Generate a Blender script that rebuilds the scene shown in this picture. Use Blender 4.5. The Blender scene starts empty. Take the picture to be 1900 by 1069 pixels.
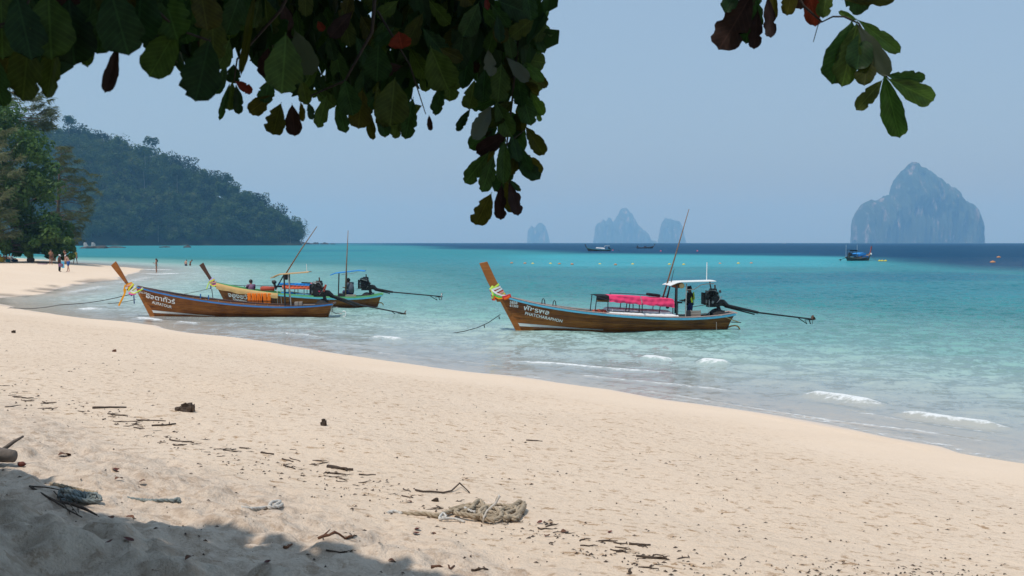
import bpy, bmesh, math, random
import numpy as np
from mathutils import Vector, Matrix, Euler
from mathutils.bvhtree import BVHTree

random.seed(7)
rng = np.random.default_rng(7)
scene = bpy.context.scene
C = scene.collection
R = math.radians

# ---------------------------------------------------------------- camera, sky, sun, exposure
FPX = 1900 * 40.0 / 36.0           # focal length in pixels of the 1900 px wide photograph
HORIZON = 448.8                    # eye level in the photograph
EYE = 3.5
PITCH = math.atan((534.5 - HORIZON) / FPX)
cam_d = bpy.data.cameras.new('camera')
cam_d.lens = 40.0; cam_d.sensor_width = 36.0
cam_d.clip_start = 0.1; cam_d.clip_end = 40000
cam_d.dof.use_dof = True; cam_d.dof.focus_distance = 24.0; cam_d.dof.aperture_fstop = 11.0
cam = bpy.data.objects.new('camera', cam_d); C.objects.link(cam)
cam.location = (0, 0, EYE); cam.rotation_euler = (R(90) - PITCH, 0, 0)
scene.camera = cam

SUN_EL, SUN_AZ = R(66), R(-138)      # azimuth measured from +Y (straight ahead) to +X
SUN = Vector((math.sin(SUN_AZ) * math.cos(SUN_EL), math.cos(SUN_AZ) * math.cos(SUN_EL), math.sin(SUN_EL)))
world = bpy.data.worlds.new('World'); scene.world = world; world.use_nodes = True
wn = world.node_tree.nodes; wl = world.node_tree.links
bg = wn['Background']
sky = wn.new('ShaderNodeTexSky'); sky.sky_type = 'NISHITA'; sky.sun_disc = False
sky.sun_elevation = SUN_EL; sky.sun_rotation = SUN_AZ
sky.air_density = 1.2; sky.dust_density = 1.5; sky.ozone_density = 4.0; sky.altitude = 0
wmix = wn.new('ShaderNodeMix'); wmix.data_type = 'RGBA'; wmix.blend_type = 'MIX'
wmix.inputs[0].default_value = 0.70
wl.new(sky.outputs[0], wmix.inputs[6])
wmix.inputs[7].default_value = (3.95, 5.5, 7.3, 1)    # thin even haze veil over the whole sky
wl.new(wmix.outputs[2], bg.inputs['Color'])
bg.inputs['Strength'].default_value = 0.10
sun_d = bpy.data.lights.new('sun', 'SUN'); sun_d.energy = 3.4; sun_d.angle = R(0.6); sun_d.color = (1.0, 0.95, 0.88)
sun = bpy.data.objects.new('sun', sun_d); C.objects.link(sun)
sun.rotation_euler = (-SUN).to_track_quat('-Z', 'Y').to_euler()
sun.location = (0, 0, 60)
vs = scene.view_settings
vs.view_transform = 'Standard'; vs.look = 'None'; vs.gamma = 1.0; vs.exposure = 0.0; vs.use_curve_mapping = False
scene.cycles.use_denoising = True
scene.cycles.max_bounces = 8; scene.cycles.transparent_max_bounces = 12; scene.cycles.volume_bounces = 1
scene.cycles.caustics_reflective = False; scene.cycles.caustics_refractive = False

# ---------------------------------------------------------------- helpers
cp, sp = math.cos(PITCH), math.sin(PITCH)
def ray(u, v):
    x = (u - 950.0) / FPX; y = (534.5 - v) / FPX
    return Vector((x, cp + y * sp, -sp + y * cp))
def at_z(u, v, z=0.0):
    d = ray(u, v); t = (z - EYE) / d.z
    return Vector((d.x * t, d.y * t, z))
def at_y(u, v, Y):
    d = ray(u, v); t = Y / d.y
    return Vector((d.x * t, Y, EYE + d.z * t))

def _hash(ix, iy, seed):
    with np.errstate(over='ignore'):
        h = (ix.astype(np.uint64) * np.uint64(374761393) + iy.astype(np.uint64) * np.uint64(668265263) + np.uint64(seed * 974711 + 13)) & np.uint64(0xFFFFFFFF)
        h = ((h ^ (h >> np.uint64(13))) * np.uint64(1274126177)) & np.uint64(0xFFFFFFFF)
        h = h ^ (h >> np.uint64(16))
    return (h & np.uint64(0xFFFFFF)).astype(np.float64) / float(0xFFFFFF)
def vn(x, y, seed=0):
    x = np.asarray(x, float) + 5000.0; y = np.asarray(y, float) + 5000.0
    ix = np.floor(x).astype(np.int64); iy = np.floor(y).astype(np.int64)
    fx = x - ix; fy = y - iy
    fx = fx * fx * fx * (fx * (fx * 6 - 15) + 10); fy = fy * fy * fy * (fy * (fy * 6 - 15) + 10)
    a = _hash(ix, iy, seed); b = _hash(ix + 1, iy, seed); c = _hash(ix, iy + 1, seed); d = _hash(ix + 1, iy + 1, seed)
    return (a + (b - a) * fx) * (1 - fy) + (c + (d - c) * fx) * fy - 0.5
def fbm(x, y, o=4, seed=0, gain=0.5):
    s = 0; a = 1.0
    for k in range(o):
        s = s + a * vn(x * 2 ** k + 17.3 * k, y * 2 ** k - 9.1 * k, seed + k); a *= gain
    return s
def sstep(e0, e1, x):
    t = np.clip((x - e0) / (e1 - e0), 0, 1)
    return t * t * (3 - 2 * t)

def tag(o, label=None, cat=None, group=None, kind=None):
    if label: o['label'] = label
    if cat: o['category'] = cat
    if group: o['group'] = group
    if kind: o['kind'] = kind
    return o
def empty(name, loc=(0, 0, 0), rz=0.0, label=None, cat=None, group=None):
    o = bpy.data.objects.new(name, None); C.objects.link(o)
    o.empty_display_size = 0.2
    o.location = loc; o.rotation_euler = (0, 0, rz)
    return tag(o, label, cat, group)
def link(name, me, parent=None):
    o = bpy.data.objects.new(name, me); C.objects.link(o)
    if parent is not None: o.parent = parent
    return o
def copy_tree(o, parent=None):
    c = o.copy(); C.objects.link(c)
    if parent is not None: c.parent = parent
    for ch in list(o.children): copy_tree(ch, c)
    return c

def grid_mesh(name, X, Y, Z, mat, smooth=True, wrap=False, attrs=None, uv=False):
    n, m = X.shape
    me = bpy.data.meshes.new(name)
    co = np.stack([X, Y, Z], -1).reshape(-1, 3)
    idx = np.arange(n * m).reshape(n, m)
    if wrap: idx = np.concatenate([idx, idx[:, :1]], 1)
    q = np.stack([idx[:-1, :-1], idx[:-1, 1:], idx[1:, 1:], idx[1:, :-1]], -1).reshape(-1, 4)
    me.vertices.add(len(co)); me.vertices.foreach_set('co', co.ravel())
    me.loops.add(q.size); me.loops.foreach_set('vertex_index', q.ravel().astype(np.int32))
    me.polygons.add(len(q)); me.polygons.foreach_set('loop_start', np.arange(0, q.size, 4, dtype=np.int32))
    me.polygons.foreach_set('use_smooth', np.full(len(q), smooth))
    if attrs:
        for k, a in attrs.items():
            at = me.attributes.new(k, 'FLOAT', 'POINT'); at.data.foreach_set('value', np.asarray(a, np.float32).ravel())
    me.update(calc_edges=True); me.validate()
    me.materials.append(mat)
    return me

class MB:
    """collects simple shapes; build() links them as one mesh object"""
    def __init__(s): s.v = []; s.f = []
    def add(s, vs, fs):
        b = len(s.v); s.v.extend([tuple(p) for p in vs]); s.f.extend([tuple(b + i for i in f) for f in fs]); return s
    def box(s, c, d, rot=None, taper=1.0, bev=0.0):
        c = Vector(c); hx, hy, hz = d[0] / 2, d[1] / 2, d[2] / 2
        m = Euler(rot).to_matrix() if rot is not None else Matrix.Identity(3)
        if bev <= 0:
            P = [(-hx, -hy, -hz), (hx, -hy, -hz), (hx, hy, -hz), (-hx, hy, -hz)]
            P += [(p[0] * taper, p[1] * taper, hz) for p in P]
            return s.add([c + m @ Vector(p) for p in P], [(0, 3, 2, 1), (4, 5, 6, 7), (0, 1, 5, 4), (1, 2, 6, 5), (2, 3, 7, 6), (3, 0, 4, 7)])
        bm = bmesh.new(); bmesh.ops.create_cube(bm, size=1.0)
        for v in bm.verts: v.co = Vector((v.co.x * 2 * hx, v.co.y * 2 * hy, v.co.z * 2 * hz))
        bmesh.ops.bevel(bm, geom=bm.edges[:], offset=bev, segments=2, affect='EDGES', profile=0.6)
        bm.verts.index_update()
        s.add([c + m @ v.co for v in bm.verts], [[v.index for v in f.verts] for f in bm.faces]); bm.free(); return s
    def tube(s, pts, r, n=8, caps=True, sy=1.0):
        pts = [Vector(p) for p in pts]; k = len(pts)
        rr = list(r) if hasattr(r, '__len__') else [r] * k
        t0 = (pts[1] - pts[0]).normalized()
        up = Vector((0, 0, 1)) if abs(t0.z) < 0.9 else Vector((0, 1, 0))
        a = t0.cross(up).normalized(); vs = []
        for i in range(k):
            t = (pts[min(i + 1, k - 1)] - pts[max(i - 1, 0)]).normalized()
            a = (a - t * a.dot(t)); a = a.normalized() if a.length > 1e-6 else t.orthogonal().normalized()
            b = t.cross(a)
            for j in range(n):
                th = 2 * math.pi * j / n
                vs.append(pts[i] + (a * math.cos(th) * sy + b * math.sin(th)) * rr[i])
        fs = [(i * n + j, i * n + (j + 1) % n, (i + 1) * n + (j + 1) % n, (i + 1) * n + j) for i in range(k - 1) for j in range(n)]
        if caps: fs += [tuple(range(n - 1, -1, -1)), tuple((k - 1) * n + j for j in range(n))]
        return s.add(vs, fs)
    def ball(s, c, r, nu=10, nv=7, noise=0.0, rot=None, seed=0):
        c = Vector(c); rx, ry, rz = r if hasattr(r, '__len__') else (r, r, r)
        m = Euler(rot).to_matrix() if rot is not None else Matrix.Identity(3)
        rd = random.Random(seed); vs = []; fs = []
        vs.append(c + m @ Vector((0, 0, -rz)))
        for i in range(1, nv):
            ph = -math.pi / 2 + math.pi * i / nv
            for j in range(nu):
                th = 2 * math.pi * j / nu; q = 1 + noise * (rd.random() - 0.5) * 2
                vs.append(c + m @ Vector((rx * q * math.cos(ph) * math.cos(th), ry * q * math.cos(ph) * math.sin(th), rz * q * math.sin(ph))))
        vs.append(c + m @ Vector((0, 0, rz))); L = len(vs) - 1
        for j in range(nu): fs.append((0, 1 + (j + 1) % nu, 1 + j))
        for i in range(nv - 2):
            for j in range(nu):
                a = 1 + i * nu + j; b = 1 + i * nu + (j + 1) % nu
                fs.append((a, b, b + nu, a + nu))
        for j in range(nu): fs.append((L, 1 + (nv - 2) * nu + j, 1 + (nv - 2) * nu + (j + 1) % nu))
        return s.add(vs, fs)
    def slab(s, poly, th, axis='y', off=0.0):
        """polygon in the XZ plane given thickness along y"""
        n = len(poly)
        vs = [Vector((p[0], off - th / 2, p[1])) for p in poly] + [Vector((p[0], off + th / 2, p[1])) for p in poly]
        fs = [tuple(range(n)), tuple(range(2 * n - 1, n - 1, -1))] + [(i, i + n, (i + 1) % n + n, (i + 1) % n) for i in range(n)]
        return s.add(vs, fs)
    def sheet(s, P):
        """2D list of points -> quads"""
        n = len(P); m = len(P[0])
        return s.add([p for row in P for p in row], [(i * m + j, i * m + j + 1, (i + 1) * m + j + 1, (i + 1) * m + j) for i in range(n - 1) for j in range(m - 1)])
    def mesh(s, name, mat, smooth=False):
        me = bpy.data.meshes.new(name); me.from_pydata([tuple(p) for p in s.v], [], s.f)
        if mat: me.materials.append(mat)
        if smooth: me.polygons.foreach_set('use_smooth', np.full(len(me.polygons), True))
        me.update(); return me
    def build(s, name, mat, parent=None, smooth=False):
        return link(name, s.mesh(name, mat, smooth), parent)

# ---------------------------------------------------------------- materials
def new_mat(name):
    m = bpy.data.materials.new(name); m.use_nodes = True
    return m, m.node_tree.nodes, m.node_tree.links, m.node_tree.nodes['Principled BSDF']
def ramp(n, stops):
    r = n.new('ShaderNodeValToRGB'); e = r.color_ramp.elements
    while len(e) < len(stops): e.new(0.5)
    for i, (p, c) in enumerate(stops): e[i].position = p; e[i].color = (*c, 1) if len(c) == 3 else c
    return r
def surf(name, c1, c2=None, scale=6.0, stretch=(1, 1, 1), rough=0.6, bump=0.0, metal=0.0, detail=5, spec=0.4, rand=0.0, lo=0.3, hi=0.7):
    """two-tone noise-mottled surface in object coordinates"""
    m, n, l, p = new_mat(name)
    c2 = c2 or tuple(0.72 * x for x in c1)
    tc = n.new('ShaderNodeTexCoord'); mp = n.new('ShaderNodeMapping'); mp.inputs['Scale'].default_value = stretch
    l.new(tc.outputs['Object'], mp.inputs['Vector'])
    nz = n.new('ShaderNodeTexNoise'); nz.inputs['Scale'].default_value = scale; nz.inputs['Detail'].default_value = detail; nz.inputs['Roughness'].default_value = 0.62
    l.new(mp.outputs[0], nz.inputs['Vector'])
    r = ramp(n, [(lo, c2), (hi, c1)]); l.new(nz.outputs['Fac'], r.inputs[0])
    out = r.outputs[0]
    if rand > 0:
        oi = n.new('ShaderNodeObjectInfo'); hs = n.new('ShaderNodeHueSaturation')
        mr = n.new('ShaderNodeMapRange'); mr.inputs['To Min'].default_value = 1 - rand; mr.inputs['To Max'].default_value = 1 + rand
        l.new(oi.outputs['Random'], mr.inputs['Value']); l.new(mr.outputs[0], hs.inputs['Value']); l.new(out, hs.inputs['Color']); out = hs.outputs[0]
    l.new(out, p.inputs['Base Color'])
    p.inputs['Roughness'].default_value = rough; p.inputs['Metallic'].default_value = metal
    p.inputs['Specular IOR Level'].default_value = spec
    if bump > 0:
        b = n.new('ShaderNodeBump'); b.inputs['Strength'].default_value = bump; b.inputs['Distance'].default_value = 0.02
        l.new(nz.outputs['Fac'], b.inputs['Height']); l.new(b.outputs[0], p.inputs['Normal'])
    return m
def leafy(name, stops, trans=0.3, rough=0.5, scale=0.0, spec=0.3, veins=False):
    """foliage: colour picked per object (and, with scale, by clump), light passing through the blade"""
    m, n, l, p = new_mat(name)
    oi = n.new('ShaderNodeObjectInfo'); r = ramp(n, stops)
    if scale > 0:
        tc = n.new('ShaderNodeTexCoord'); nz = n.new('ShaderNodeTexNoise'); nz.inputs['Scale'].default_value = scale; nz.inputs['Detail'].default_value = 3
        l.new(tc.outputs['Object'], nz.inputs['Vector'])
        ad = n.new('ShaderNodeMath'); ad.operation = 'MULTIPLY_ADD'; ad.inputs[1].default_value = 0.45; ad.inputs[2].default_value = -0.22
        l.new(oi.outputs['Random'], ad.inputs[0])
        a2 = n.new('ShaderNodeMath'); a2.operation = 'ADD'; l.new(ad.outputs[0], a2.inputs[0]); l.new(nz.outputs['Fac'], a2.inputs[1])
        l.new(a2.outputs[0], r.inputs[0])
    else:
        l.new(oi.outputs['Random'], r.inputs[0])
    col = r.outputs[0]
    if veins:      # pale midrib and side veins, blotched with age
        tc = n.new('ShaderNodeTexCoord'); sx = n.new('ShaderNodeSeparateXYZ'); l.new(tc.outputs['Object'], sx.inputs[0])
        def ma(op, a, b=0.0, c=0.0):
            q = n.new('ShaderNodeMath'); q.operation = op
            for i, v in enumerate((a, b, c)):
                if isinstance(v, (int, float)): q.inputs[i].default_value = v
                else: l.new(v, q.inputs[i])
            return q.outputs[0]
        ay = ma('ABSOLUTE', sx.outputs['Y']); sv = ma('SINE', ma('MULTIPLY', ma('MULTIPLY_ADD', ay, -.55, sx.outputs['X']), 62.0))
        v1 = ma('MULTIPLY', ma('GREATER_THAN', sv, .80), .45); v2 = ma('LESS_THAN', ay, .022)
        nz = n.new('ShaderNodeTexNoise'); nz.inputs['Scale'].default_value = 4.0; nz.inputs['Detail'].default_value = 6; l.new(tc.outputs['Object'], nz.inputs['Vector'])
        br = ma('ADD', ma('MULTIPLY_ADD', nz.outputs['Fac'], 1.5, .25), ma('MULTIPLY', ma('MAXIMUM', v1, v2), .8))
        mm = n.new('ShaderNodeMix'); mm.data_type = 'RGBA'; mm.blend_type = 'MULTIPLY'; mm.inputs[0].default_value = 1.0
        l.new(r.outputs[0], mm.inputs[6]); cb = n.new('ShaderNodeCombineColor'); [l.new(br, cb.inputs[i]) for i in range(3)]; l.new(cb.outputs[0], mm.inputs[7]); col = mm.outputs[2]
    l.new(col, p.inputs['Base Color']); p.inputs['Roughness'].default_value = rough; p.inputs['Specular IOR Level'].default_value = spec
    tr = n.new('ShaderNodeBsdfTranslucent'); mx = n.new('ShaderNodeMixShader'); mx.inputs[0].default_value = trans
    g = n.new('ShaderNodeMix'); g.data_type = 'RGBA'; g.blend_type = 'MULTIPLY'; g.inputs[0].default_value = 1.0; g.inputs[7].default_value = (1.5, 1.5, 0.7, 1)
    l.new(col, g.inputs[6]); l.new(g.outputs[2], tr.inputs['Color'])
    l.new(p.outputs[0], mx.inputs[1]); l.new(tr.outputs[0], mx.inputs[2]); l.new(mx.outputs[0], n['Material Output'].inputs['Surface'])
    return m
# ================================================================ THE BEACH
def P0(*uv): return [at_z(u, v, 0.0) for u, v in uv]
_near = P0((1900, 857), (1800, 841), (1760, 828), (1700, 818), (1600, 799), (1450, 774), (1300, 748), (1150, 722), (1000, 704), (870, 690), (760, 674), (640, 656), (560, 643), (470, 630), (380, 618), (300, 607), (220, 597), (140, 587), (60, 576), (12, 567), (-14, 560), (-4, 555),
            (40, 549), (67, 546), (95, 538), (135, 530), (175, 524), (223, 518), (242, 510), (261, 503), (266, 499.5), (252, 497.6), (231, 496), (202, 492.8), (168, 490.6), (147, 489.3), (110, 487.5), (60, 485), (0, 482))
SHORE = np.array([(60, -60), (40, -20), (22, 2), (13, 12)] + [(p.x, p.y) for p in _near] + [(-190, 300), (-420, 330), (-700, 300), (-700, -60)], float)
def sdist(x, y):
    """distance to the waterline, positive on the sand"""
    x = np.asarray(x, float).ravel(); y = np.asarray(y, float).ravel()
    best = np.full(x.shape, 1e18); inside = np.zeros(x.shape, bool)
    A = SHORE; B = np.roll(SHORE, -1, 0)
    for (ax, ay), (bx, by) in zip(A, B):
        dx, dy = bx - ax, by - ay
        t = np.clip(((x - ax) * dx + (y - ay) * dy) / (dx * dx + dy * dy + 1e-12), 0, 1)
        best = np.minimum(best, (x - ax - t * dx) ** 2 + (y - ay - t * dy) ** 2)
        c = (ay > y) != (by > y)
        with np.errstate(divide='ignore', invalid='ignore'):
            inside ^= c & (x < (bx - ax) * (y - ay) / (by - ay + 1e-30) + ax)
    d = np.sqrt(best)
    return np.where(inside, d, -d)
WR = [at_z(u, v, 1.7) for u, v in ((-260, 650), (0, 712), (200, 772), (320, 806), (500, 850), (640, 885), (780, 925), (1000, 975), (1150, 1012), (1280, 1069), (1500, 1200))]
WRX = np.array([p.x for p in WR]); WRY = np.array([p.y for p in WR])
MA, MBp = np.array((-3.75, 7.55)), np.array((-1.55, 5.55))       # foot of the dune at lower left
def lumpy(x, y):
    return sstep(-0.7, 0.5, np.interp(x, WRX, WRY) - y + 0.5 * fbm(x * 0.8, y * 0.8, 2, 3))
def terr(x, y):
    sh = np.shape(x); x = np.asarray(x, float).ravel(); y = np.asarray(y, float).ravel()
    r = np.hypot(x, y)
    d = sdist(x, y) + np.where(r < 160, 0.9, 0.4) * fbm(x * 0.16, y * 0.16, 3, 5) * sstep(0, 30, r)
    cap = 2.5 + (1.05 - 2.5) * sstep(45, 95, r)
    k = 0.35
    up = 0.107 * d
    h = np.clip(0.5 + 0.5 * (cap - up) / k, 0, 1)
    land = cap * (1 - h) + up * h - k * h * (1 - h)
    z = np.where(d > 0, land, np.maximum(0.052 * d, -3.2))
    # dune shoulder
    e = MBp - MA; n = np.array((-e[1], e[0])) / np.hypot(*e)
    s = -((x - MA[0]) * n[0] + (y - MA[1]) * n[1])
    s = s + 0.35 * fbm(x * 0.7, y * 0.7, 2, 8)
    z = z + 0.55 * sstep(-0.15, 0.75, s) * sstep(14, 9, r)
    lm = lumpy(x, y) * sstep(18, 10, r)
    near = sstep(34, 8, r) * (d > 0.8)
    z = z + 0.05 * fbm(x * 0.35, y * 0.35, 3, 11) * near * 2
    dm = sstep(-0.1, 0.9, s) * sstep(14, 9, r)
    b1 = fbm(x * 2.6, y * 2.6, 3, 21); b2 = fbm(x * 6.5, y * 6.5, 3, 31)
    b0 = vn(x * 2.9 + 0.4 * b1, y * 2.9, 41)
    z = z + lm * (0.075 * b1 + 0.06 * b2 - 0.09 * np.clip(-b0 - 0.08, 0, 1)) + dm * (0.15 * b1 - 0.30 * np.clip(-b0 - 0.04, 0, 1))
    hard = near * (1 - lm)
    z = z + hard * (0.010 * b2 * sstep(0.8, 5, d) - 0.02 * np.clip(fbm(x * 4.3, y * 4.3, 2, 51) - 0.30, 0, 1) * sstep(2, 6, d))
    return z.reshape(sh)
def G(u, v):
    """the point of the sand seen at a pixel"""
    d = ray(u, v); ts = np.geomspace(3.0, 320, 2600)
    X = d.x * ts; Y = d.y * ts; Z = EYE + d.z * ts
    z = terr(X, Y); below = np.nonzero(Z <= z)[0]
    i = below[0] if len(below) else len(ts) - 1
    return Vector((X[i], Y[i], float(z[i])))
def gz(x, y): return float(terr(np.array([x]), np.array([y]))[0])

# sand material
m, n, l, p = new_mat('sand')
tc = n.new('ShaderNodeTexCoord')
def noise(sc, det=4, rough=0.6, vec=None):
    q = n.new('ShaderNodeTexNoise'); q.inputs['Scale'].default_value = sc; q.inputs['Detail'].default_value = det; q.inputs['Roughness'].default_value = rough
    l.new(vec or tc.outputs['Object'], q.inputs['Vector']); return q
def mixc(a, b, fac, mode='MIX'):
    q = n.new('ShaderNodeMix'); q.data_type = 'RGBA'; q.blend_type = mode
    for s, v in ((6, a), (7, b)):
        if isinstance(v, tuple): q.inputs[s].default_value = (*v, 1)
        else: l.new(v, q.inputs[s])
    if isinstance(fac, (int, float)): q.inputs[0].default_value = fac
    else: l.new(fac, q.inputs[0])
    return q.outputs[2]
def attr(name):
    q = n.new('ShaderNodeAttribute'); q.attribute_name = name; return q.outputs['Fac']
def mathn(op, a, b=None, c=None):
    q = n.new('ShaderNodeMath'); q.operation = op
    for i, v in enumerate((a, b, c)):
        if v is None: continue
        if isinstance(v, (int, float)): q.inputs[i].default_value = v
        else: l.new(v, q.inputs[i])
    return q.outputs[0]
n1 = noise(0.25, 5); n2 = noise(7.0, 6, 0.7); n3 = noise(60.0, 3, 0.7); n4 = noise(2.2, 5, 0.7)
base = mixc((0.70, 0.54, 0.395), (0.78, 0.63, 0.49), n1.outputs['Fac'])
n5 = noise(8.5, 4, 0.7); rs = ramp(n, [(0.553, (0, 0, 0)), (0.60, (1, 1, 1))]); l.new(n5.outputs['Fac'], rs.inputs[0])          # damp pellets and scuffs
rp_ = ramp(n, [(0.40, (.15, .15, .15)), (0.60, (1, 1, 1))]); l.new(n4.outputs['Fac'], rp_.inputs[0])
mk = mathn('MULTIPLY', mathn('MULTIPLY', rs.outputs[0], attr('scuff')), rp_.outputs[0])
c1 = mixc(base, (0.34, 0.195, 0.09), mathn('MULTIPLY', mk, 0.95))
rg = ramp(n, [(0.3, (0.80, 0.80, 0.80)), (0.7, (1.08, 1.08, 1.08))]); l.new(n3.outputs['Fac'], rg.inputs[0])
c2 = mixc(c1, rg.outputs[0], 0.75, 'MULTIPLY')
sr_ = ramp(n, [(0.47, (0, 0, 0)), (0.62, (1, 1, 1))]); l.new(n2.outputs['Fac'], sr_.inputs[0])
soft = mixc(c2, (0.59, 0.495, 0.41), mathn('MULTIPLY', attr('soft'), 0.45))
soft = mixc(soft, (0.43, 0.32, 0.235), mathn('MULTIPLY', mathn('MULTIPLY', attr('soft'), sr_.outputs[0]), 0.75))  # shading of the pits in the soft sand, painted as darker mottling
wet = mixc(mixc(soft, (0.64, 0.53, 0.44), attr('wet')), (0.24, 0.19, 0.15), attr('damp'))  # damp: wet sand streaks, with the shadow bands there painted in too
l.new(wet, p.inputs['Base Color'])
l.new(mathn('MULTIPLY_ADD', attr('wet'), -0.55, 0.93), p.inputs['Roughness'])
p.inputs['Specular IOR Level'].default_value = 0.25
hb = mathn('ADD', mathn('MULTIPLY', n2.outputs['Fac'], mathn('MULTIPLY', attr('scuff'), 1.5)), mathn('MULTIPLY', n3.outputs['Fac'], 0.18))
hb = mathn('ADD', hb, mathn('MULTIPLY', n4.outputs['Fac'], mathn('MULTIPLY', attr('scuff'), 0.7)))
bp = n.new('ShaderNodeBump'); bp.inputs['Strength'].default_value = 0.85; bp.inputs['Distance'].default_value = 0.05
l.new(hb, bp.inputs['Height']); l.new(bp.outputs[0], p.inputs['Normal'])
M_SAND = m

ang = np.concatenate([np.linspace(-180, -36, 36, endpoint=False), np.linspace(-36, 36, 460, endpoint=False), np.linspace(36, 180, 36, endpoint=False)])
rad = np.concatenate([np.linspace(0.02, 3.0, 24, endpoint=False), np.geomspace(3.0, 60, 520, endpoint=False), np.geomspace(60, 700, 130)])
AA, RR = np.meshgrid(np.radians(ang), rad)
TX = RR * np.sin(AA); TY = RR * np.cos(AA); TZ = terr(TX, TY)
sd = sdist(TX, TY).reshape(TX.shape)
lm = lumpy(TX, TY)
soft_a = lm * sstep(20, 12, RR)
scuff = np.clip(sstep(1.5, 6.0, sd + 1.5 * fbm(TX * 0.3, TY * 0.3, 3, 77)) * (0.85 + 0.15 * lm) * sstep(130, 40, RR), 0, 1)
wet_a = np.clip(sstep(0.055, 0.0, TZ + 0.05 * fbm(TX * 0.5, TY * 0.5, 3, 9)), 0, 1)
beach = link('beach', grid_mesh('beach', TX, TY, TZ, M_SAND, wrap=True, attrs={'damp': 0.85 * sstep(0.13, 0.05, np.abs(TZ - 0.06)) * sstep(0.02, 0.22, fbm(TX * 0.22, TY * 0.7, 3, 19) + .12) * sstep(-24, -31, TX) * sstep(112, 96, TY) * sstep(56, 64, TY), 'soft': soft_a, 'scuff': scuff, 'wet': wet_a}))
tag(beach, 'pale cream sand beach curving away to the left', kind='structure')

# ================================================================ THE SEA
RE = 6.371e6
vv = np.concatenate([np.arange(905, 700, -0.9), np.arange(700, 470, -0.75), np.arange(470, 451.6, -0.35)])
r_in = EYE * FPX / (vv - HORIZON)
r_sea = np.concatenate([np.linspace(3, r_in[0], 20, endpoint=False), r_in, np.geomspace(r_in[-1] * 1.05, 7800, 40)])
a_sea = np.concatenate([np.linspace(-180, -33, 30, endpoint=False), np.linspace(-33, 33, 700, endpoint=False), np.linspace(33, 180, 30, endpoint=False)])
SA, SR = np.meshgrid(np.radians(a_sea), r_sea)
SX = SR * np.sin(SA); SY = SR * np.cos(SA)
bed = terr(SX, SY); depth = np.clip(-bed, 0, 3.5); depth = np.where(SR > 600, 3.3, depth)
# pixel the water lies under, as a map coordinate for the reef edge and the weed beds
VV = HORIZON + EYE * FPX / np.maximum(SY, 1e-3); UU = 950 + SX / np.maximum(SY, 1e-3) * FPX
VV = np.where(SY <= 1, 2000, VV)
nzb = fbm(SX * 0.010, SY * 0.0045, 4, 61)
edge_v = np.interp(UU, [300, 650, 760, 860, 1000, 1100, 1500, 1560, 1640, 1700, 1800, 1950, 2400], [452, 453, 456, 463, 468, 473, 473, 474, 481, 488, 497, 502, 506])
dw = 4.6 + 9 * sstep(1520, 1750, UU)
deep = sstep(1, -1, (VV - edge_v + 13 * nzb * np.clip((VV - 452) / 20, 0.15, 2.0)) / dw)
patch = np.zeros_like(VV)
for (uc, vc, ru, rv, w) in ((1180, 521, 420, 15, 0.75), (1720, 512, 260, 11, 0.95), (1650, 545, 480, 20, 0.35), (700, 528, 260, 12, 0.35), (600, 465, 120, 2.2, 0.5), (560, 474.5, 200, 2.0, 0.45), (880, 500, 140, 4, 0.2), (1450, 509, 140, 4, 0.7), (860, 461, 60, 1.2, 0.5)):
    q = ((UU - uc) / ru) ** 2 + ((VV - vc) / rv) ** 2
    patch = np.maximum(patch, 0.75 * w * sstep(1.6, 0.0, q + 2.8 * fbm(SX * 0.03, SY * 0.02, 4, 71)))
glow = sstep(9, 2, np.abs(VV - 484) - 6) * sstep(850, 1050, UU) * sstep(1700, 1500, UU)
# swell, chop and small breakers, as real relief
wsc = np.clip(SR / 45, 0.5, 4.0)
amp = sstep(0.02, 0.5, depth) * sstep(420, 90, SR)
w1 = fbm(SX * 0.55 / 1.0 + SY * 0.15, SY * 1.1, 3, 81); w2 = fbm(SX * 0.16 + SY * 0.05, SY * 0.42, 3, 91)
w3 = np.clip(fbm(SX * 1.6 + SY * 0.5, SY * 2.6, 2, 95), -1, 1)
SZ = -SR ** 2 / (2 * RE) + amp * (0.085 * w1 + 0.13 * w2 + 0.022 * w3 * sstep(70, 20, SR))
SZ = SZ + 0.01
foam = np.zeros_like(SX)
def breaker(px, wid, h, fo, crest=0.5, seed=1):
    """a small breaking wave along a pixel polyline: raised ridge, foam on its front"""
    global SZ, foam
    q = np.array([(p.x, p.y) for p in (at_z(u, v, 0) for u, v in px)])
    best = np.full(SX.shape, 1e9); tt = np.zeros(SX.shape); side = np.zeros(SX.shape); L = 0
    seg = np.hypot(*(q[1:] - q[:-1]).T); tot = seg.sum()
    for (a, b, s) in zip(q[:-1], q[1:], seg):
        d = (b - a) / s
        t = np.clip((SX - a[0]) * d[0] + (SY - a[1]) * d[1], 0, s)
        dx = SX - a[0] - d[0] * t; dy = SY - a[1] - d[1] * t
        dd = dx * dx + dy * dy; k = dd < best
        best = np.where(k, dd, best); tt = np.where(k, (L + t) / tot, tt); side = np.where(k, dx * -d[1] + dy * d[0], side); L += s
    dist = np.sqrt(best); endf = np.where((tt > 1e-4) & (tt < 1 - 1e-4), np.clip(np.minimum(tt, 1 - tt) * 5, 0, 1), 0)
    wob = 1 + 0.8 * fbm(SX * 1.3, SY * 1.3, 3, 100 + seed)
    SZ = SZ + 0.7 * h * endf * np.exp(-(side / (wid * 1.1)) ** 2) * (dist < wid * 4)
    foam = np.maximum(foam, 0.88 * fo * endf ** 0.6 * sstep(1.6, 0.05, dist / (wid * np.maximum(wob, 0.25))))
breaker([(1183, 663), (1215, 665), (1247, 669)], 0.27, 0.16, 1.0, seed=1)
breaker([(1290, 675), (1320, 676), (1352, 680)], 0.23, 0.15, 0.95, seed=2)
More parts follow.
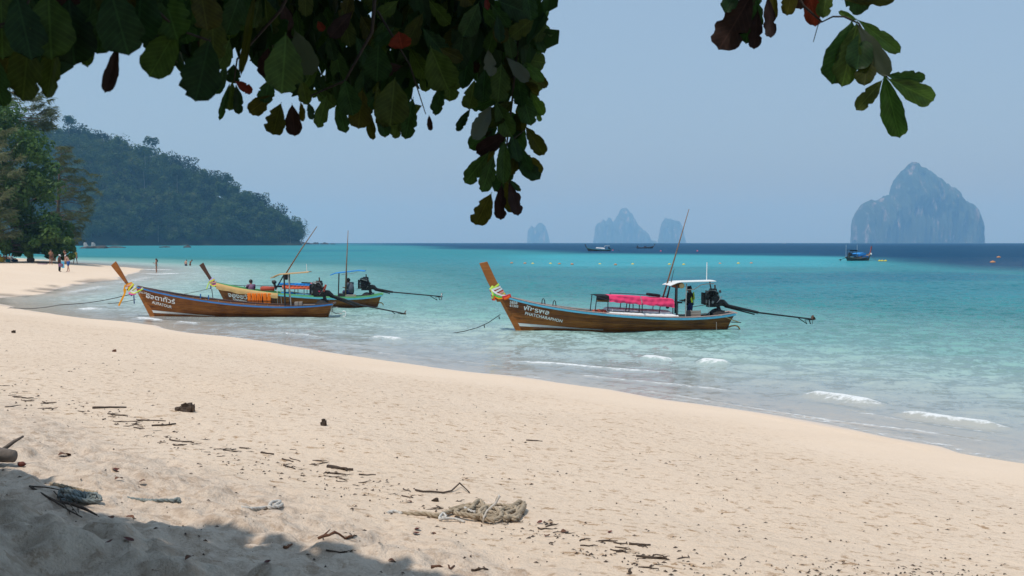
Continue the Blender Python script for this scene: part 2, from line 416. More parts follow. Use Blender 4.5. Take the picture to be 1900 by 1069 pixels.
breaker([(1250, 668), (1350, 679), (1430, 684), (1500, 686)], 0.45, 0.12, 0.12, seed=3)
breaker([(1484, 733), (1560, 742), (1600, 749), (1642, 754)], 0.25, 0.18, 1.0, seed=4)
breaker([(1655, 768), (1720, 777), (1800, 788), (1880, 797)], 0.19, 0.16, 0.95, seed=5)
breaker([(688, 627), (715, 629), (745, 632)], 0.3, 0.13, 1.0, seed=6)
breaker([(930, 670), (1020, 675), (1120, 684), (1200, 690), (1275, 693)], 0.22, 0.06, 0.85, seed=7)
breaker([(1040, 693), (1150, 705), (1250, 714), (1340, 724), (1400, 730)], 0.14, 0.03, 0.62, seed=8)
breaker([(1100, 713), (1250, 734), (1400, 759), (1560, 784), (1700, 800), (1900, 832)], 0.09, 0.02, 0.60, seed=9)
breaker([(640, 648), (760, 662), (900, 676), (1000, 690)], 0.10, 0.02, 0.45, seed=10)
breaker([(500, 618), (560, 622), (600, 628)], 0.30, 0.06, 0.6, seed=11)
breaker([(252, 590), (275, 593), (300, 597)], 0.38, 0.10, 0.95, seed=12)
breaker([(325, 598), (345, 600), (372, 601)], 0.32, 0.08, 0.8, seed=13)
breaker([(150, 576), (165, 574), (182, 575)], 0.7, 0.10, 0.9, seed=14)
breaker([(110, 548), (140, 542), (170, 536), (200, 530)], 0.8, 0.06, 0.55, seed=15)
breaker([(255, 508), (300, 509), (330, 507)], 1.2, 0.05, 0.9, seed=16)
breaker([(262, 500), (292, 501.5), (314, 500)], 1.1, 0.06, 0.95, seed=17)
breaker([(205, 527), (250, 521), (280, 513)], 1.0, 0.03, 0.5, seed=18)
breaker([(430, 612), (480, 616), (545, 622)], 0.2, 0.03, 0.5, seed=19)
breaker([(1560, 760), (1700, 785), (1900, 812)], 0.10, 0.02, 0.45, seed=20)
breaker([(560, 634), (640, 640), (740, 650)], 0.22, 0.05, 0.4, seed=21)
breaker([(1380, 705), (1450, 712), (1530, 716)], 0.4, 0.10, 0.1, seed=22)
breaker([(1600, 715), (1680, 716), (1760, 722)], 0.5, 0.12, 0.12, seed=23)
breaker([(820, 640), (940, 648), (1060, 652)], 0.5, 0.10, 0.05, seed=24)
edge_f = sstep(0.018, 0.004, depth) * (depth > 0) * (0.5 + fbm(SX * 0.7, SY * 0.7, 3, 131)) * sstep(60, 25, SR)
foam = np.clip(np.maximum(foam, 0.55 * edge_f), 0, 1)

m, n, l, p = new_mat('sea_water')
tc = n.new('ShaderNodeTexCoord')
dp = attr('depth'); dpn = mathn('DIVIDE', dp, 3.5)
body = ramp(n, [(0.0, (0.70, 0.71, 0.69)), (0.08, (0.48, 0.58, 0.54)), (0.22, (0.20, 0.39, 0.36)), (0.5, (0.042, 0.215, 0.228)), (0.8, (0.036, 0.225, 0.262))])
l.new(dpn, body.inputs[0])
cc = mixc(body.outputs[0], (0.050, 0.345, 0.41), mathn('MULTIPLY', attr('glow'), 0.8))
cc = mixc(cc, (0.012, 0.125, 0.20), attr('patch'))
cc = mixc(cc, (0.004, 0.050, 0.115), attr('deep'))
mp = n.new('ShaderNodeMapping'); mp.inputs['Scale'].default_value = (0.95, 0.8, 1.0); l.new(tc.outputs['Object'], mp.inputs['Vector'])
b1 = noise(1.7, 6, 0.68, mp.outputs[0]); mp2 = n.new('ShaderNodeMapping'); mp2.inputs['Scale'].default_value = (0.35, 1.25, 1.0); mp2.inputs['Rotation'].default_value = (0, 0, R(8)); l.new(tc.outputs['Object'], mp2.inputs['Vector'])
b2 = noise(0.30, 4, 0.6, mp2.outputs[0]); b3 = noise(7.0, 4, 0.6, mp.outputs[0])
hh = mathn('ADD', mathn('MULTIPLY', b1.outputs['Fac'], 0.32), mathn('MULTIPLY', b2.outputs['Fac'], 0.8))
hh = mathn('ADD', hh, mathn('MULTIPLY', b3.outputs['Fac'], 0.03))
geo = n.new('ShaderNodeNewGeometry')
def vmath(op, a, b=None):
    q = n.new('ShaderNodeVectorMath'); q.operation = op
    for i, v in enumerate((a, b)):
        if v is None: continue
        if isinstance(v, tuple): q.inputs[i].default_value = v
        else: l.new(v, q.inputs[i])
    return q
def slope(q, k): return vmath('MULTIPLY', vmath('SUBTRACT', q.outputs['Color'], (.5, .5, .5)).outputs[0], (k, k, 0)).outputs[0]
s0 = noise(0.11, 3, 0.55, mp.outputs[0])
sl = vmath('ADD', vmath('ADD', slope(b2, 0.6), slope(b1, 2.8)).outputs[0], vmath('ADD', slope(b3, 1.4), slope(s0, 0.6)).outputs[0]).outputs[0]
sc_ = n.new('ShaderNodeVectorMath'); sc_.operation = 'SCALE'; l.new(sl, sc_.inputs[0]); l.new(mathn('MULTIPLY_ADD', attr('chop'), 0.85, 0.12), sc_.inputs['Scale'])
bp = vmath('NORMALIZE', vmath('ADD', geo.outputs['Normal'], sc_.outputs[0]).outputs[0])
dif = n.new('ShaderNodeBsdfDiffuse'); l.new(cc, dif.inputs['Color']); l.new(bp.outputs[0], dif.inputs['Normal'])
trn = n.new('ShaderNodeBsdfTransparent'); trn.inputs['Color'].default_value = (0.97, 1.0, 1.0, 1)
clear = mathn('POWER', 2.718, mathn('MULTIPLY', dp, -4.6))
ms = n.new('ShaderNodeMixShader'); l.new(clear, ms.inputs[0]); l.new(dif.outputs[0], ms.inputs[1]); l.new(trn.outputs[0], ms.inputs[2])
gl = n.new('ShaderNodeBsdfGlossy'); gl.inputs['Roughness'].default_value = 0.12; l.new(bp.outputs[0], gl.inputs['Normal'])
fr = n.new('ShaderNodeFresnel'); fr.inputs['IOR'].default_value = 1.33; l.new(bp.outputs[0], fr.inputs['Normal'])
mg = n.new('ShaderNodeMixShader'); l.new(mathn('MULTIPLY', mathn('MINIMUM', fr.outputs[0], 0.6), attr('gloss')), mg.inputs[0]); l.new(ms.outputs[0], mg.inputs[1]); l.new(gl.outputs[0], mg.inputs[2])
fd = n.new('ShaderNodeBsdfDiffuse'); fd.inputs['Color'].default_value = (0.64, 0.66, 0.66, 1)
fn = noise(4.5, 7, 0.8)
vo = n.new('ShaderNodeTexVoronoi'); vo.feature = 'DISTANCE_TO_EDGE'; vo.inputs['Scale'].default_value = 4.5; l.new(tc.outputs['Object'], vo.inputs['Vector'])
ff = ramp(n, [(0.36, (0, 0, 0)), (0.84, (1, 1, 1))]); l.new(mathn('MULTIPLY', mathn('ADD', attr('foam'), mathn('ADD', mathn('MULTIPLY_ADD', fn.outputs['Fac'], 2.4, -1.05), mathn('MULTIPLY', vo.outputs['Distance'], -0.9))), mathn('MINIMUM', mathn('MULTIPLY', attr('foam'), 6.0), 1.0)), ff.inputs[0])
mf = n.new('ShaderNodeMixShader'); l.new(ff.outputs[0], mf.inputs[0]); l.new(mg.outputs[0], mf.inputs[1]); l.new(fd.outputs[0], mf.inputs[2])
l.new(mf.outputs[0], n['Material Output'].inputs['Surface'])
chop = sstep(0.03, 0.6, depth) * (0.5 + 0.5 * sstep(24, 55, SR))
sea = link('sea', grid_mesh('sea', SX, SY, SZ, m, wrap=True, attrs={'gloss': 0.27 + 0.35 * sstep(320, 110, SR) + 0.30 * sstep(90, 22, SR), 'depth': depth, 'deep': deep, 'patch': patch, 'glow': glow, 'foam': foam, 'chop': chop}))
tag(sea, 'clear turquoise sea turning deep blue beyond the reef edge', kind='structure')

# ================================================================ HAZE
m, n, l, p = new_mat('haze'); n.remove(p)
pv = n.new('ShaderNodeVolumePrincipled'); pv.inputs['Color'].default_value = (0.27, 0.58, 0.92, 1); pv.inputs['Absorption Color'].default_value = (0.42, 0.30, 0.0, 1)
pv.inputs['Density'].default_value = 1.6e-4; pv.inputs['Anisotropy'].default_value = 0.0
l.new(pv.outputs[0], n['Material Output'].inputs['Volume'])
HZ = MB().box((0, 7200, 218), (18000, 15400, 460)).build('haze', m); tag(HZ, 'thin blue sea haze over the whole bay', kind='stuff')

# ================================================================ FAR ISLANDS
m, n, l, p = new_mat('limestone_island')
tc = n.new('ShaderNodeTexCoord'); mp = n.new('ShaderNodeMapping'); mp.inputs['Scale'].default_value = (1.0, 0.4, 0.30); l.new(tc.outputs['Object'], mp.inputs['Vector'])
a1 = noise(0.035, 7, 0.68, mp.outputs[0]); a2 = noise(0.022, 6, 0.7, mp.outputs[0]); a3 = noise(0.12, 4, 0.6)
cliff = ramp(n, [(0.35, (0.10, 0.085, 0.075)), (0.5, (0.28, 0.22, 0.20)), (0.68, (0.62, 0.52, 0.47))]); l.new(a1.outputs['Fac'], cliff.inputs[0])
green = ramp(n, [(0.3, (0.012, 0.022, 0.012)), (0.7, (0.05, 0.085, 0.03))]); l.new(a3.outputs['Fac'], green.inputs[0])
rk = ramp(n, [(0.55, (0, 0, 0)), (0.66, (1, 1, 1))]); l.new(a2.outputs['Fac'], rk.inputs[0])
l.new(mixc(green.outputs[0], cliff.outputs[0], rk.outputs[0]), p.inputs['Base Color']); p.inputs['Roughness'].default_value = 0.9
M_ISL = m
def island(px, Y, deep_m, label, seed, nu=260, rough=1.0):
    us = np.array([a for a, b in px], float); vs_ = np.array([b for a, b in px], float)
    u = np.linspace(us[0], us[-1], nu)
    vs_ = vs_ * 1.0
    H = np.maximum((452 + 5.5 * fbm(u / 4.5, u * 0 + seed, 3, seed + 40) * (u[-1] - u[0]) / 200 - np.interp(u, us, vs_)) / FPX * Y, 0.0) + 1.0
    cx = (us[0] + us[-1]) / 2; k = Y / FPX
    x = (u - cx) * k; Hm = H.max()
    t = np.linspace(0, 1, 90)
    TT, XX = np.meshgrid(t, x); HH = np.repeat(H[:, None], 90, 1)
    prof = np.clip(np.sin(np.pi * TT), 0, 1) ** 0.36
    Z = HH * prof
    nz = fbm(XX / k / 14, Z / k / 30 + seed * 7, 4, seed) * 0.34 + 0.14 * fbm(XX / k / 5, TT * 9, 3, seed + 5)
    ends = np.clip(np.minimum(u - us[0], us[-1] - u) / (0.12 * (us[-1] - us[0])), 0, 1) ** 0.5
    W_ = deep_m * (0.25 + 0.75 * ends)[:, None] * (0.55 + 0.45 * HH / Hm)
    Yy = -np.cos(np.pi * TT) * W_ * (1 + nz * rough)
    Z = Z * (1 + np.where(TT < .5, Yy / Y, 0))
    Z = Z + np.where((TT > .1) & (TT < .9), 0.05 * Hm * fbm(XX / k / 4, TT * 14, 3, seed + 9), 0) * (HH / Hm)
    XX = XX * (1 + Yy / Y)
    o = link('limestone_island', grid_mesh('limestone_island', XX, Yy, Z - 14.0 * (1 - prof) - (8 if Y > 8000 else 2), M_ISL))
    o.scale = (0.955 if Y < 8000 else 1, 1, 1); o.location = ((cx - 950) / FPX * Y, Y, 0)
    return tag(o, label, 'island')
island([(1579, 449), (1582, 416), (1586, 400), (1592, 389), (1599, 382), (1606, 377), (1613, 374), (1621, 376), (1628, 374), (1634, 369), (1640, 366), (1646, 367), (1652, 373), (1657, 358), (1661, 346), (1666, 335), (1671, 326), (1678, 319), (1683, 314), (1689, 309), (1694, 306), (1699, 308), (1704, 312), (1709, 317), (1723, 327), (1731, 334), (1738, 336), (1742, 340), (1756, 345), (1764, 352), (1772, 354), (1780, 366), (1784, 376), (1790, 380), (1795, 377), (1809, 388), (1815, 399), (1817, 416), (1820, 424), (1825, 431), (1827, 449)], 7300, 270, 'large pointed limestone island on the horizon behind the blue-canopied boat', 3)
island([(978, 449), (979, 429), (982, 424), (986, 420), (989, 423), (992, 424), (996, 418), (1001, 416), (1006, 415), (1012, 422), (1017, 436), (1020, 449)], 12600, 130, 'smallest faint island, farthest left on the horizon', 5, 60)
island([(1101, 449), (1104, 436), (1105.5, 418), (1110, 416), (1114, 415), (1118, 409), (1124, 412), (1130, 406), (1134, 410), (1138, 413), (1143, 408), (1148, 396), (1152, 391), (1157, 388), (1165, 391), (1174, 402), (1184, 419), (1195, 431), (1203, 436), (1206, 446), (1215, 447.5), (1218, 449)], 12200, 240, 'faint jagged island with a tall peak above the white-roofed boat', 7, 110)
island([(1221, 449), (1224, 434), (1227, 418), (1229, 413), (1234, 406), (1242, 408), (1249, 410), (1259, 411), (1265, 420), (1268, 437), (1272, 449)], 11800, 150, 'faint blunt island beside the long bamboo pole', 9, 60)

# ================================================================ FORESTED HEADLAND
HX_u = [-700, -300, 0, 60, 110, 150, 180, 215, 250, 300, 345, 390, 430, 470, 500, 524, 543, 558]
HX_v = [255, 245, 262, 268, 279, 284, 290, 302, 315, 328, 344, 363, 382, 404, 423, 438, 448, 453]
YR = 1230.0
def head_z(x, y):
    u = 950 + x / np.maximum(y, 400) * FPX
    top = np.maximum((HORIZON - np.interp(u, HX_u, HX_v)) / FPX * np.minimum(y, YR) + EYE - 1.0, 0)
    front = 1085 + 18 * fbm(x * 0.008, x * 0 + 3, 3, 201) + np.interp(u, [-700, 120, 300, 570], [-420, -70, 0, 70])
    back = YR + 190
    t = np.where(y < YR, (y - front) / (YR - front), (back - y) / (back - YR))
    t = np.clip(t, -0.2, 1)
    s = np.where(t > 0, np.sin(np.clip(t, 0, 1) * np.pi / 2) ** 0.9, t)
    return top * s + np.where(t > 0, 5.0 * np.clip(t * 9, 0, 1), 30 * t) * (top > 0.5) - 1.0 + 3 * fbm(x * 0.02, y * 0.02, 3, 205) * np.clip(t * 3, 0, 1)
hx = np.concatenate([np.linspace(-1400, -640, 40, endpoint=False), np.linspace(-640, -212, 150)]); hy = np.concatenate([np.linspace(600, 980, 40, endpoint=False), np.linspace(980, 1450, 120)])
HXX, HYY = np.meshgrid(hx, hy)
M_HILL = surf('forest_floor', (0.03, 0.04, 0.02), (0.012, 0.02, 0.01), 0.05, rough=0.95)
head = link('hill', grid_mesh('hill', HXX, HYY, head_z(HXX, HYY), M_HILL)); tag(head, 'steep forested headland closing the bay', kind='structure')
# ================================================================ FOREST TREES ON THE HEADLAND
def leaf_cloud(mb, c, r, k, size, rd, flat=0.75, inner=0.55):
    """k leaf-clump faces spread through the outer shell of a lobe"""
    for _ in range(k):
        d = Vector((rd.gauss(0, 1), rd.gauss(0, 1), rd.gauss(0.25, 1))).normalized()
        q = r * (inner + (1 - inner) * rd.random() ** 0.5)
        p = Vector(c) + Vector((d.x * q, d.y * q, d.z * q * flat))
        nrm = (d + Vector((rd.gauss(0, .5), rd.gauss(0, .5), rd.gauss(0.3, .5)))).normalized()
        a = nrm.orthogonal().normalized(); a.rotate(Matrix.Rotation(rd.random() * 6.28, 3, nrm)); b = nrm.cross(a)
        s = size * (0.6 + 0.8 * rd.random()); w = s * (0.45 + 0.3 * rd.random())
        mb.add([p - a * s * .5, p + b * w * .5 + nrm * s * .08, p + a * s * .5, p - b * w * .5 + nrm * s * .08], [(0, 1, 2, 3)])
M_FOR = leafy('rainforest_leaves', [(0.08, (0.006, 0.014, 0.008)), (0.38, (0.012, 0.027, 0.012)), (0.6, (0.026, 0.056, 0.017)), (0.78, (0.055, 0.095, 0.026)), (1.0, (0.11, 0.12, 0.05))], trans=0.15, rough=0.7, scale=0.10, spec=0.1)
M_PALE = surf('pale_bark', (0.26, 0.24, 0.20), (0.15, 0.13, 0.11), 2.0, rough=0.9)
M_BARK = surf('bark', (0.13, 0.095, 0.07), (0.06, 0.045, 0.035), 4.0, (1, 1, 0.3), rough=0.95, bump=0.5)
def forest_variant(seed, h, rx, lobes, k, trunk=True):
    rd = random.Random(seed); mb = MB(); tr = None
    if trunk:
        t = MB(); t.tube([(0, 0, -3), (rd.uniform(-.4, .4), 0, h * .4), (rd.uniform(-.8, .8), 0, h * .75)], [0.32, 0.26, 0.15], 6); tr = t.mesh('trunk', M_PALE)
    for i in range(lobes):
        a = rd.random() * 6.28; q = rx * 0.62 * rd.random() ** 0.5
        leaf_cloud(mb, (q * math.cos(a), q * math.sin(a), h * rd.uniform(.55, .9) - q * .25), rx * rd.uniform(.35, .58), int(k * 1.6), 1.45, rd)
    return mb.mesh('crown', M_FOR), tr
FV = [forest_variant(300 + i, h, rx, lo, k, i == 3) for i, (h, rx, lo, k) in enumerate(((19, 9.0, 9, 34), (24, 8.0, 8, 36), (16, 10.5, 11, 30), (28, 6.5, 7, 36), (14, 7.5, 7, 34), (21, 11.5, 12, 30)))]
rd = random.Random(11)
spots = []
for x in np.arange(-660, -205, 7.6):
    for y in np.arange(950, 1265, 9.5):
        xx = x + rd.uniform(-5, 5); yy = y + rd.uniform(-6, 6)
        z = float(head_z(np.array([xx]), np.array([yy]))[0])
        if z > 2.5: spots.append((xx, yy, z))
for x in np.arange(-660, -205, 6.5):
    for y in np.arange(990, 1175, 4.5):
        xx = x + rd.uniform(-3, 3); yy = y + rd.uniform(-2, 2); z = float(head_z(np.array([xx]), np.array([yy]))[0])
        if 2.0 < z < 34: spots.append((xx, yy, z - 4))
def _u(s): return 950 + s[0] / s[1] * FPX
vis = [s for s in spots if 95 < _u(s) < 580]
rd.shuffle(vis)
vis.sort(key=lambda s: -(1 if abs(s[1] - YR) < 20 else 0) - 0.5 * rd.random())
one = set(vis[:296])
fl = {0: 'rounded dark rainforest tree on the slope of the headland', 3: 'tall narrow rainforest tree standing above the headland canopy'}
for s in vis[:296]:
    k = rd.choice((0, 0, 1, 2, 2, 4, 5, 5, 3))
    o = empty('forest_tree', (s[0], s[1], s[2] - 1.0)); link('crown', FV[k][0], o)
    if FV[k][1]: link('trunk', FV[k][1], o)
    q = rd.choice((.7, .8, .9, 1.0, 1.15, 1.45))
    o.scale = (q * rd.uniform(.9, 1.15), q, q); o.rotation_euler = (rd.uniform(-.06, .06), rd.uniform(-.06, .06), rd.random() * 6.28)
    tag(o, fl[3] if k in (1, 3) else fl[0], 'tree', 'tall narrow trees on the headland' if k in (1, 3) else 'rounded trees on the headland')
rest = [s for s in spots if s not in one]
bas = []
for m_, _t in FV:
    co = np.empty(len(m_.vertices) * 3); m_.vertices.foreach_get('co', co)
    fs = [tuple(p.vertices) for p in m_.polygons if len(p.vertices) == 4 and p.material_index == 0]
    bas.append((co.reshape(-1, 3), np.array(fs)))
Vs = []; Fs = []; nb = 0
for i, s in enumerate(rest):
    co, fs = bas[i % 6]; a = rd.random() * 6.28; q = rd.uniform(.75, 1.15)
    fs = fs[rd.randrange(3)::2] if not (60 < _u(s) < 600) else fs
    rot = np.array([[math.cos(a), -math.sin(a), 0], [math.sin(a), math.cos(a), 0], [0, 0, 1]])
    P = (co * q) @ rot.T + np.array([s[0], s[1], s[2] - 1]); Vs.append(P); Fs.append(fs + nb); nb += len(P)
co = np.concatenate(Vs); fs = np.concatenate(Fs)
me = bpy.data.meshes.new('forest'); me.vertices.add(len(co)); me.vertices.foreach_set('co', co.ravel())
me.loops.add(fs.size); me.loops.foreach_set('vertex_index', fs.ravel().astype(np.int32))
me.polygons.add(len(fs)); me.polygons.foreach_set('loop_start', np.arange(0, fs.size, 4, dtype=np.int32)); me.update(calc_edges=True)
me.materials.append(M_FOR)
tag(link('forest', me), 'dense rainforest covering the headland', kind='stuff')

# ================================================================ TREES AT THE LEFT OF THE BEACH
M_BROAD = leafy('beach_tree_leaves', [(0.1, (0.010, 0.022, 0.008)), (0.4, (0.022, 0.052, 0.014)), (0.62, (0.045, 0.10, 0.020)), (0.85, (0.085, 0.15, 0.028)), (1.0, (0.10, 0.16, 0.04))], trans=0.25, rough=0.5, scale=0.55, spec=0.25)
M_CAS = leafy('casuarina_needles', [(0.1, (0.052, 0.068, 0.036)), (0.45, (0.105, 0.122, 0.066)), (0.7, (0.165, 0.175, 0.105)), (1.0, (0.24, 0.225, 0.145))], trans=0.3, rough=0.8, scale=0.35, spec=0.05)
def broad_tree(base, uvs, Y, label, seed, kleaf=150):
    rd = random.Random(seed)
    root = empty('broadleaf_tree', base, 0, label, 'tree')
    tr = MB(); b0 = Vector(base)
    forks = [(-1.2, 0.2, 1.6), (0.9, -0.4, 1.8), (0.1, 0.5, 2.4)]
    tr.tube([(0, 0, -.4), (0.05, 0, .6)], [.42, .34], 9)
    for f in forks: tr.tube([(0.05, 0, .5), (f[0] * .5, f[1] * .5, f[2] * .6), f, (f[0] * 2.4, f[1] * 2.4, f[2] * 2.6)], [.27, .2, .17, .09], 8)
    lob = []
    for (u0, u1, v, cnt, rp) in uvs:
        for _ in range(cnt):
            y = Y + rd.uniform(-5, 5); p = at_y(rd.uniform(u0, u1), v + rd.uniform(-14, 14), y)
            lob.append((p - b0, rp * Y / FPX * rd.uniform(.75, 1.25)))
    for p, r in lob[::5]:
        tr.tube([(0, 0, 2.2), (p.x * .5, p.y * .5, p.z * .62 + .8), tuple(p)], [.14, .08, .03], 5)
    tr.build('trunk', M_BARK, root, True)
    cr = MB()
    for p, r in lob: leaf_cloud(cr, p, r, kleaf, .46, rd, .8, .4)
    cr.build('crown', M_BROAD, root)
    return root
bt = G(36, 483)
broad_tree((bt.x, 137, gz(bt.x, 137)), [(-70, 40, 215, 12, 22), (-70, 66, 245, 14, 22), (-70, 88, 285, 18, 22), (-70, 98, 325, 18, 22), (-70, 106, 365, 20, 22), (-70, 112, 400, 20, 20), (-60, 124, 430, 20, 17), (-50, 128, 452, 18, 12), (-60, 130, 446, 30, 11), (-40, 34, 458, 16, 9), (20, 136, 458, 24, 9), (62, 136, 466, 16, 7)], 137, 'broad dark green tree whose canopy hangs low over the bathers on the sand', 21)
broad_tree((-71.5, 150, 1.0), [(-130, -40, 260, 8, 26), (-140, -40, 330, 10, 26), (-140, -30, 400, 10, 26), (-140, -20, 445, 8, 20)], 148, 'dense green tree at the far left edge behind the seated group', 22, 110)
def casuarina(base, plumes, label, seed, strands=46, top=None):
    rd = random.Random(seed); b0 = Vector(base)
    root = empty('casuarina_tree', base, 0, label, 'tree')
    tr = MB(); tp = Vector(top) - b0
    tr.tube([(0, 0, -.5), tuple(tp * .35 + Vector((.3, 0, 0))), tuple(tp * .7), tuple(tp)], [.36, .26, .15, .04], 8)
    cr = MB()
    for (u, v, Y, ln, ax) in plumes:
        tip = at_y(u, v, Y) - b0; h = min(max((tip.z - ln * .4) / tp.z, .08), .97)
        rt = tp * h
        if ax is None: d = Vector((tip.x - rt.x, tip.y - rt.y, 0)); d = d.normalized() if d.length > .2 else Vector((1, 0, 0)); d.z = rd.uniform(-.1, .5)
        else: d = Vector((ax[0], rd.uniform(-.4, .4), ax[1]))
        d.normalize()
        st = tip - d * ln
        if rd.random() < .5: tr.tube([tuple(rt), tuple(rt.lerp(st, .6) + Vector((0, 0, .3))), tuple(st), tuple(tip)], [.07, .05, .03, .012], 4, False)
        for _ in range(strands):
            t = rd.random(); p = st.lerp(tip, t) + Vector((rd.gauss(0, .10), rd.gauss(0, .10), rd.gauss(0, .08)))
            q = (d * rd.uniform(.3, 1.0) + Vector((rd.gauss(0, .3), rd.gauss(0, .3), rd.uniform(-.9, .15)))).normalized()
            L = rd.uniform(.35, .95); s = q.cross(Vector((rd.gauss(0, 1), rd.gauss(0, 1), rd.gauss(0, 1)))).normalized() * rd.uniform(.020, .042)
            e = p + q * L * .6; f = p + q * L + Vector((0, 0, -.16 * L))
            cr.add([p - s, p + s, e + s * .8, e - s * .8, f], [(0, 1, 2, 3), (3, 2, 4)])
    tr.build('trunk', M_BARK, root, True); cr.build('crown', M_CAS, root)
    return root
rd = random.Random(5); pl = []
for _ in range(150):
    v = rd.uniform(25, 235); pl.append((rd.uniform(-70, 40 + 0.25 * v), v, 141 + rd.uniform(-3, 3), rd.uniform(1.0, 2.2), None))
for _ in range(22): pl.append((rd.uniform(60, 112), rd.uniform(178, 240), 141 + rd.uniform(-2, 2), rd.uniform(.8, 1.6), (1, .45)))
for _ in range(110):
    v = rd.uniform(235, 440); pl.append((rd.uniform(-60, 52 - .08 * (v - 235)), v, 130 + rd.uniform(-1.5, 2), rd.uniform(1.2, 2.2), (.75, .35)))
casuarina((-66.5, 139, .9), pl, 'tall feathery casuarina rising above the broad green tree', 31, 60, (-64.5, 140, 33))
pl = []
for _ in range(105):
    v = rd.uniform(272, 452); c = 118 + 22 * math.sin((v - 272) / 180 * 3.1); w = 34 * math.sin((v - 262) / 205 * 3.14) + 10
    pl.append((c + rd.uniform(-w, w), v, 156 + rd.uniform(-3, 3), rd.uniform(1.0, 2.0), (rd.choice((1, 1, -.6)), rd.uniform(.0, .6))))
casuarina((-63.0, 156, .6), pl, 'brownish thin casuarina leaning out on the water side of the trees', 32, 44, (-61.5, 156, 16.5))

# ================================================================ SEA ALMOND TREE OVERHEAD
LT = list(np.linspace(0, 1, 17))
LW = list(np.interp(np.array(LT), [0, .04, .10, .2, .32, .45, .58, .7, .82, .9, .96, 1.0], [.03, .07, .15, .27, .375, .455, .495, .5, .455, .37, .25, .04]))
def leaf_mesh(seed, mat, bites=0.3):
    rd = random.Random(seed); vs = []; fs = []; fold = rd.uniform(.1, .45); curl = rd.uniform(-.18, .22); wv = rd.uniform(0, 6.3); tw = rd.uniform(-.25, .25); N_ = len(LT)
    CR = (-1, -.66, -.33, 0, .33, .66, 1); bt = [(rd.uniform(.3, .95), rd.choice((-1, 1)), rd.uniform(.015, .05), rd.uniform(.15, .5)) for _ in range(3)] if rd.random() < bites + .25 else []
    sl = rd.uniform(.85, 1.1)
    for i, (t, w) in enumerate(zip(LT, LW)):
        for c in CR:
            ww = w * sl
            if abs(c) == 1:
                ww *= 1 + .05 * math.sin(t * 17 + wv + c) + .03 * math.sin(t * 41 + wv * 2)
                for (bt_, bs, bw, bd) in bt:
                    if bs == c: ww *= 1 - bd * math.exp(-((t - bt_) / bw) ** 2)
            y = c * ww; z = fold * abs(y) * (1 - .5 * abs(c)) + curl * t * t + tw * y * t + .022 * math.sin(t * 11 + c * 2 + wv) * abs(c)
            vs.append((t - (.03 * abs(c) ** 2 if i == N_ - 1 else 0), y, z))
    k = len(CR)
    for i in range(N_ - 1):
        for j in range(k - 1): fs.append((i * k + j, i * k + j + 1, (i + 1) * k + j + 1, (i + 1) * k + j))
    b = len(vs)      # midrib on the underside
    for t, r in ((-.06, .014), (.3, .012), (.65, .009), (.96, .003)):
        q = curl * max(t, 0) ** 2 - .010
        vs += [(t, -r, q), (t, r, q), (t, 0, q - 1.6 * r)]
    for i in range(3):
        for j in range(3): fs.append((b + i * 3 + j, b + i * 3 + (j + 1) % 3, b + (i + 1) * 3 + (j + 1) % 3, b + (i + 1) * 3 + j))
    me = bpy.data.meshes.new('leaf'); me.from_pydata(vs, [], fs); me.materials.append(mat)
    me.polygons.foreach_set('use_smooth', np.full(len(me.polygons), True)); me.update(); return me
M_LEAF = {
 'g': leafy('almond_leaf', [(0, (0.008, 0.022, 0.008)), (.45, (0.019, 0.048, 0.014)), (.75, (0.034, 0.064, 0.013)), (1, (0.034, 0.046, 0.009))], .38, .5, spec=.14, veins=True),
 'b': leafy('almond_leaf_fresh', [(0, (0.024, 0.058, 0.013)), (.5, (0.034, 0.075, 0.016)), (1, (0.044, 0.082, 0.017))], .45, .42, spec=.25, veins=True),
 'o': leafy('almond_leaf_olive', [(0, (0.020, 0.028, 0.005)), (1, (0.042, 0.038, 0.006))], .45, .5, spec=.14, veins=True),
 'r': leafy('almond_leaf_red', [(0, (0.075, 0.012, 0.007)), (1, (0.13, 0.022, 0.012))], .40, .5, spec=.15, veins=True),
 'p': leafy('almond_leaf_purple', [(0, (0.012, 0.006, 0.006)), (1, (0.022, 0.011, 0.008))], .2, .55, spec=.12, veins=True),
 'w': leafy('almond_leaf_pale_lit', [(0, (0.035, 0.048, 0.030)), (1, (0.06, 0.075, 0.05))], .25, .5),  # pale grey-green leaves; the sheen of lit ones is put into the colour
}
_lc = {}
def leaf_D(D): return 2.3 + (D - 2.6) * .55 if D < 20 else D
def leaf(u0, v0, u1, v1, w, D, mat, parent, rd, tilt=None):
    D = leaf_D(D); key = (mat, rd.randrange(5))
    if key not in _lc: _lc[key] = leaf_mesh(500 + 7 * key[1] + ord(mat), M_LEAF[mat], .55)
    B = at_y(u0, v0, D); L_ = math.hypot(u1 - u0, v1 - v0) * D / FPX
    T = at_y(u1, v1, D + L_ * rd.uniform(-.25, .35))
    X = T - B; ln = X.length; X.normalize()
    view = (Vector((0, 0, EYE)) - (B + T) / 2).normalized()
    N = (view - X * view.dot(X)).normalized(); N.rotate(Matrix.Rotation(rd.uniform(-.45, .45) if tilt is None else tilt, 3, X))
    Yv = N.cross(X)
    o = link('leaf', _lc[key], parent)
    s = w * D / FPX
    M = Matrix((( X.x, Yv.x, N.x, B.x), (X.y, Yv.y, N.y, B.y), (X.z, Yv.z, N.z, B.z), (0, 0, 0, 1))) @ Matrix.Diagonal((ln, s, (ln + s) / 2, 1))
    o.matrix_world = parent.matrix_world.inverted() @ M if False else M
    return o
M_TWIG = surf('twig_bark', (0.040, 0.028, 0.020), (0.018, 0.013, 0.010), 30, rough=0.9)
root = empty('sea_almond_tree', (0, 0, 0), 0, 'overhanging sea almond tree with dark leaves filling the top left of the view', 'tree')
rd = random.Random(77)
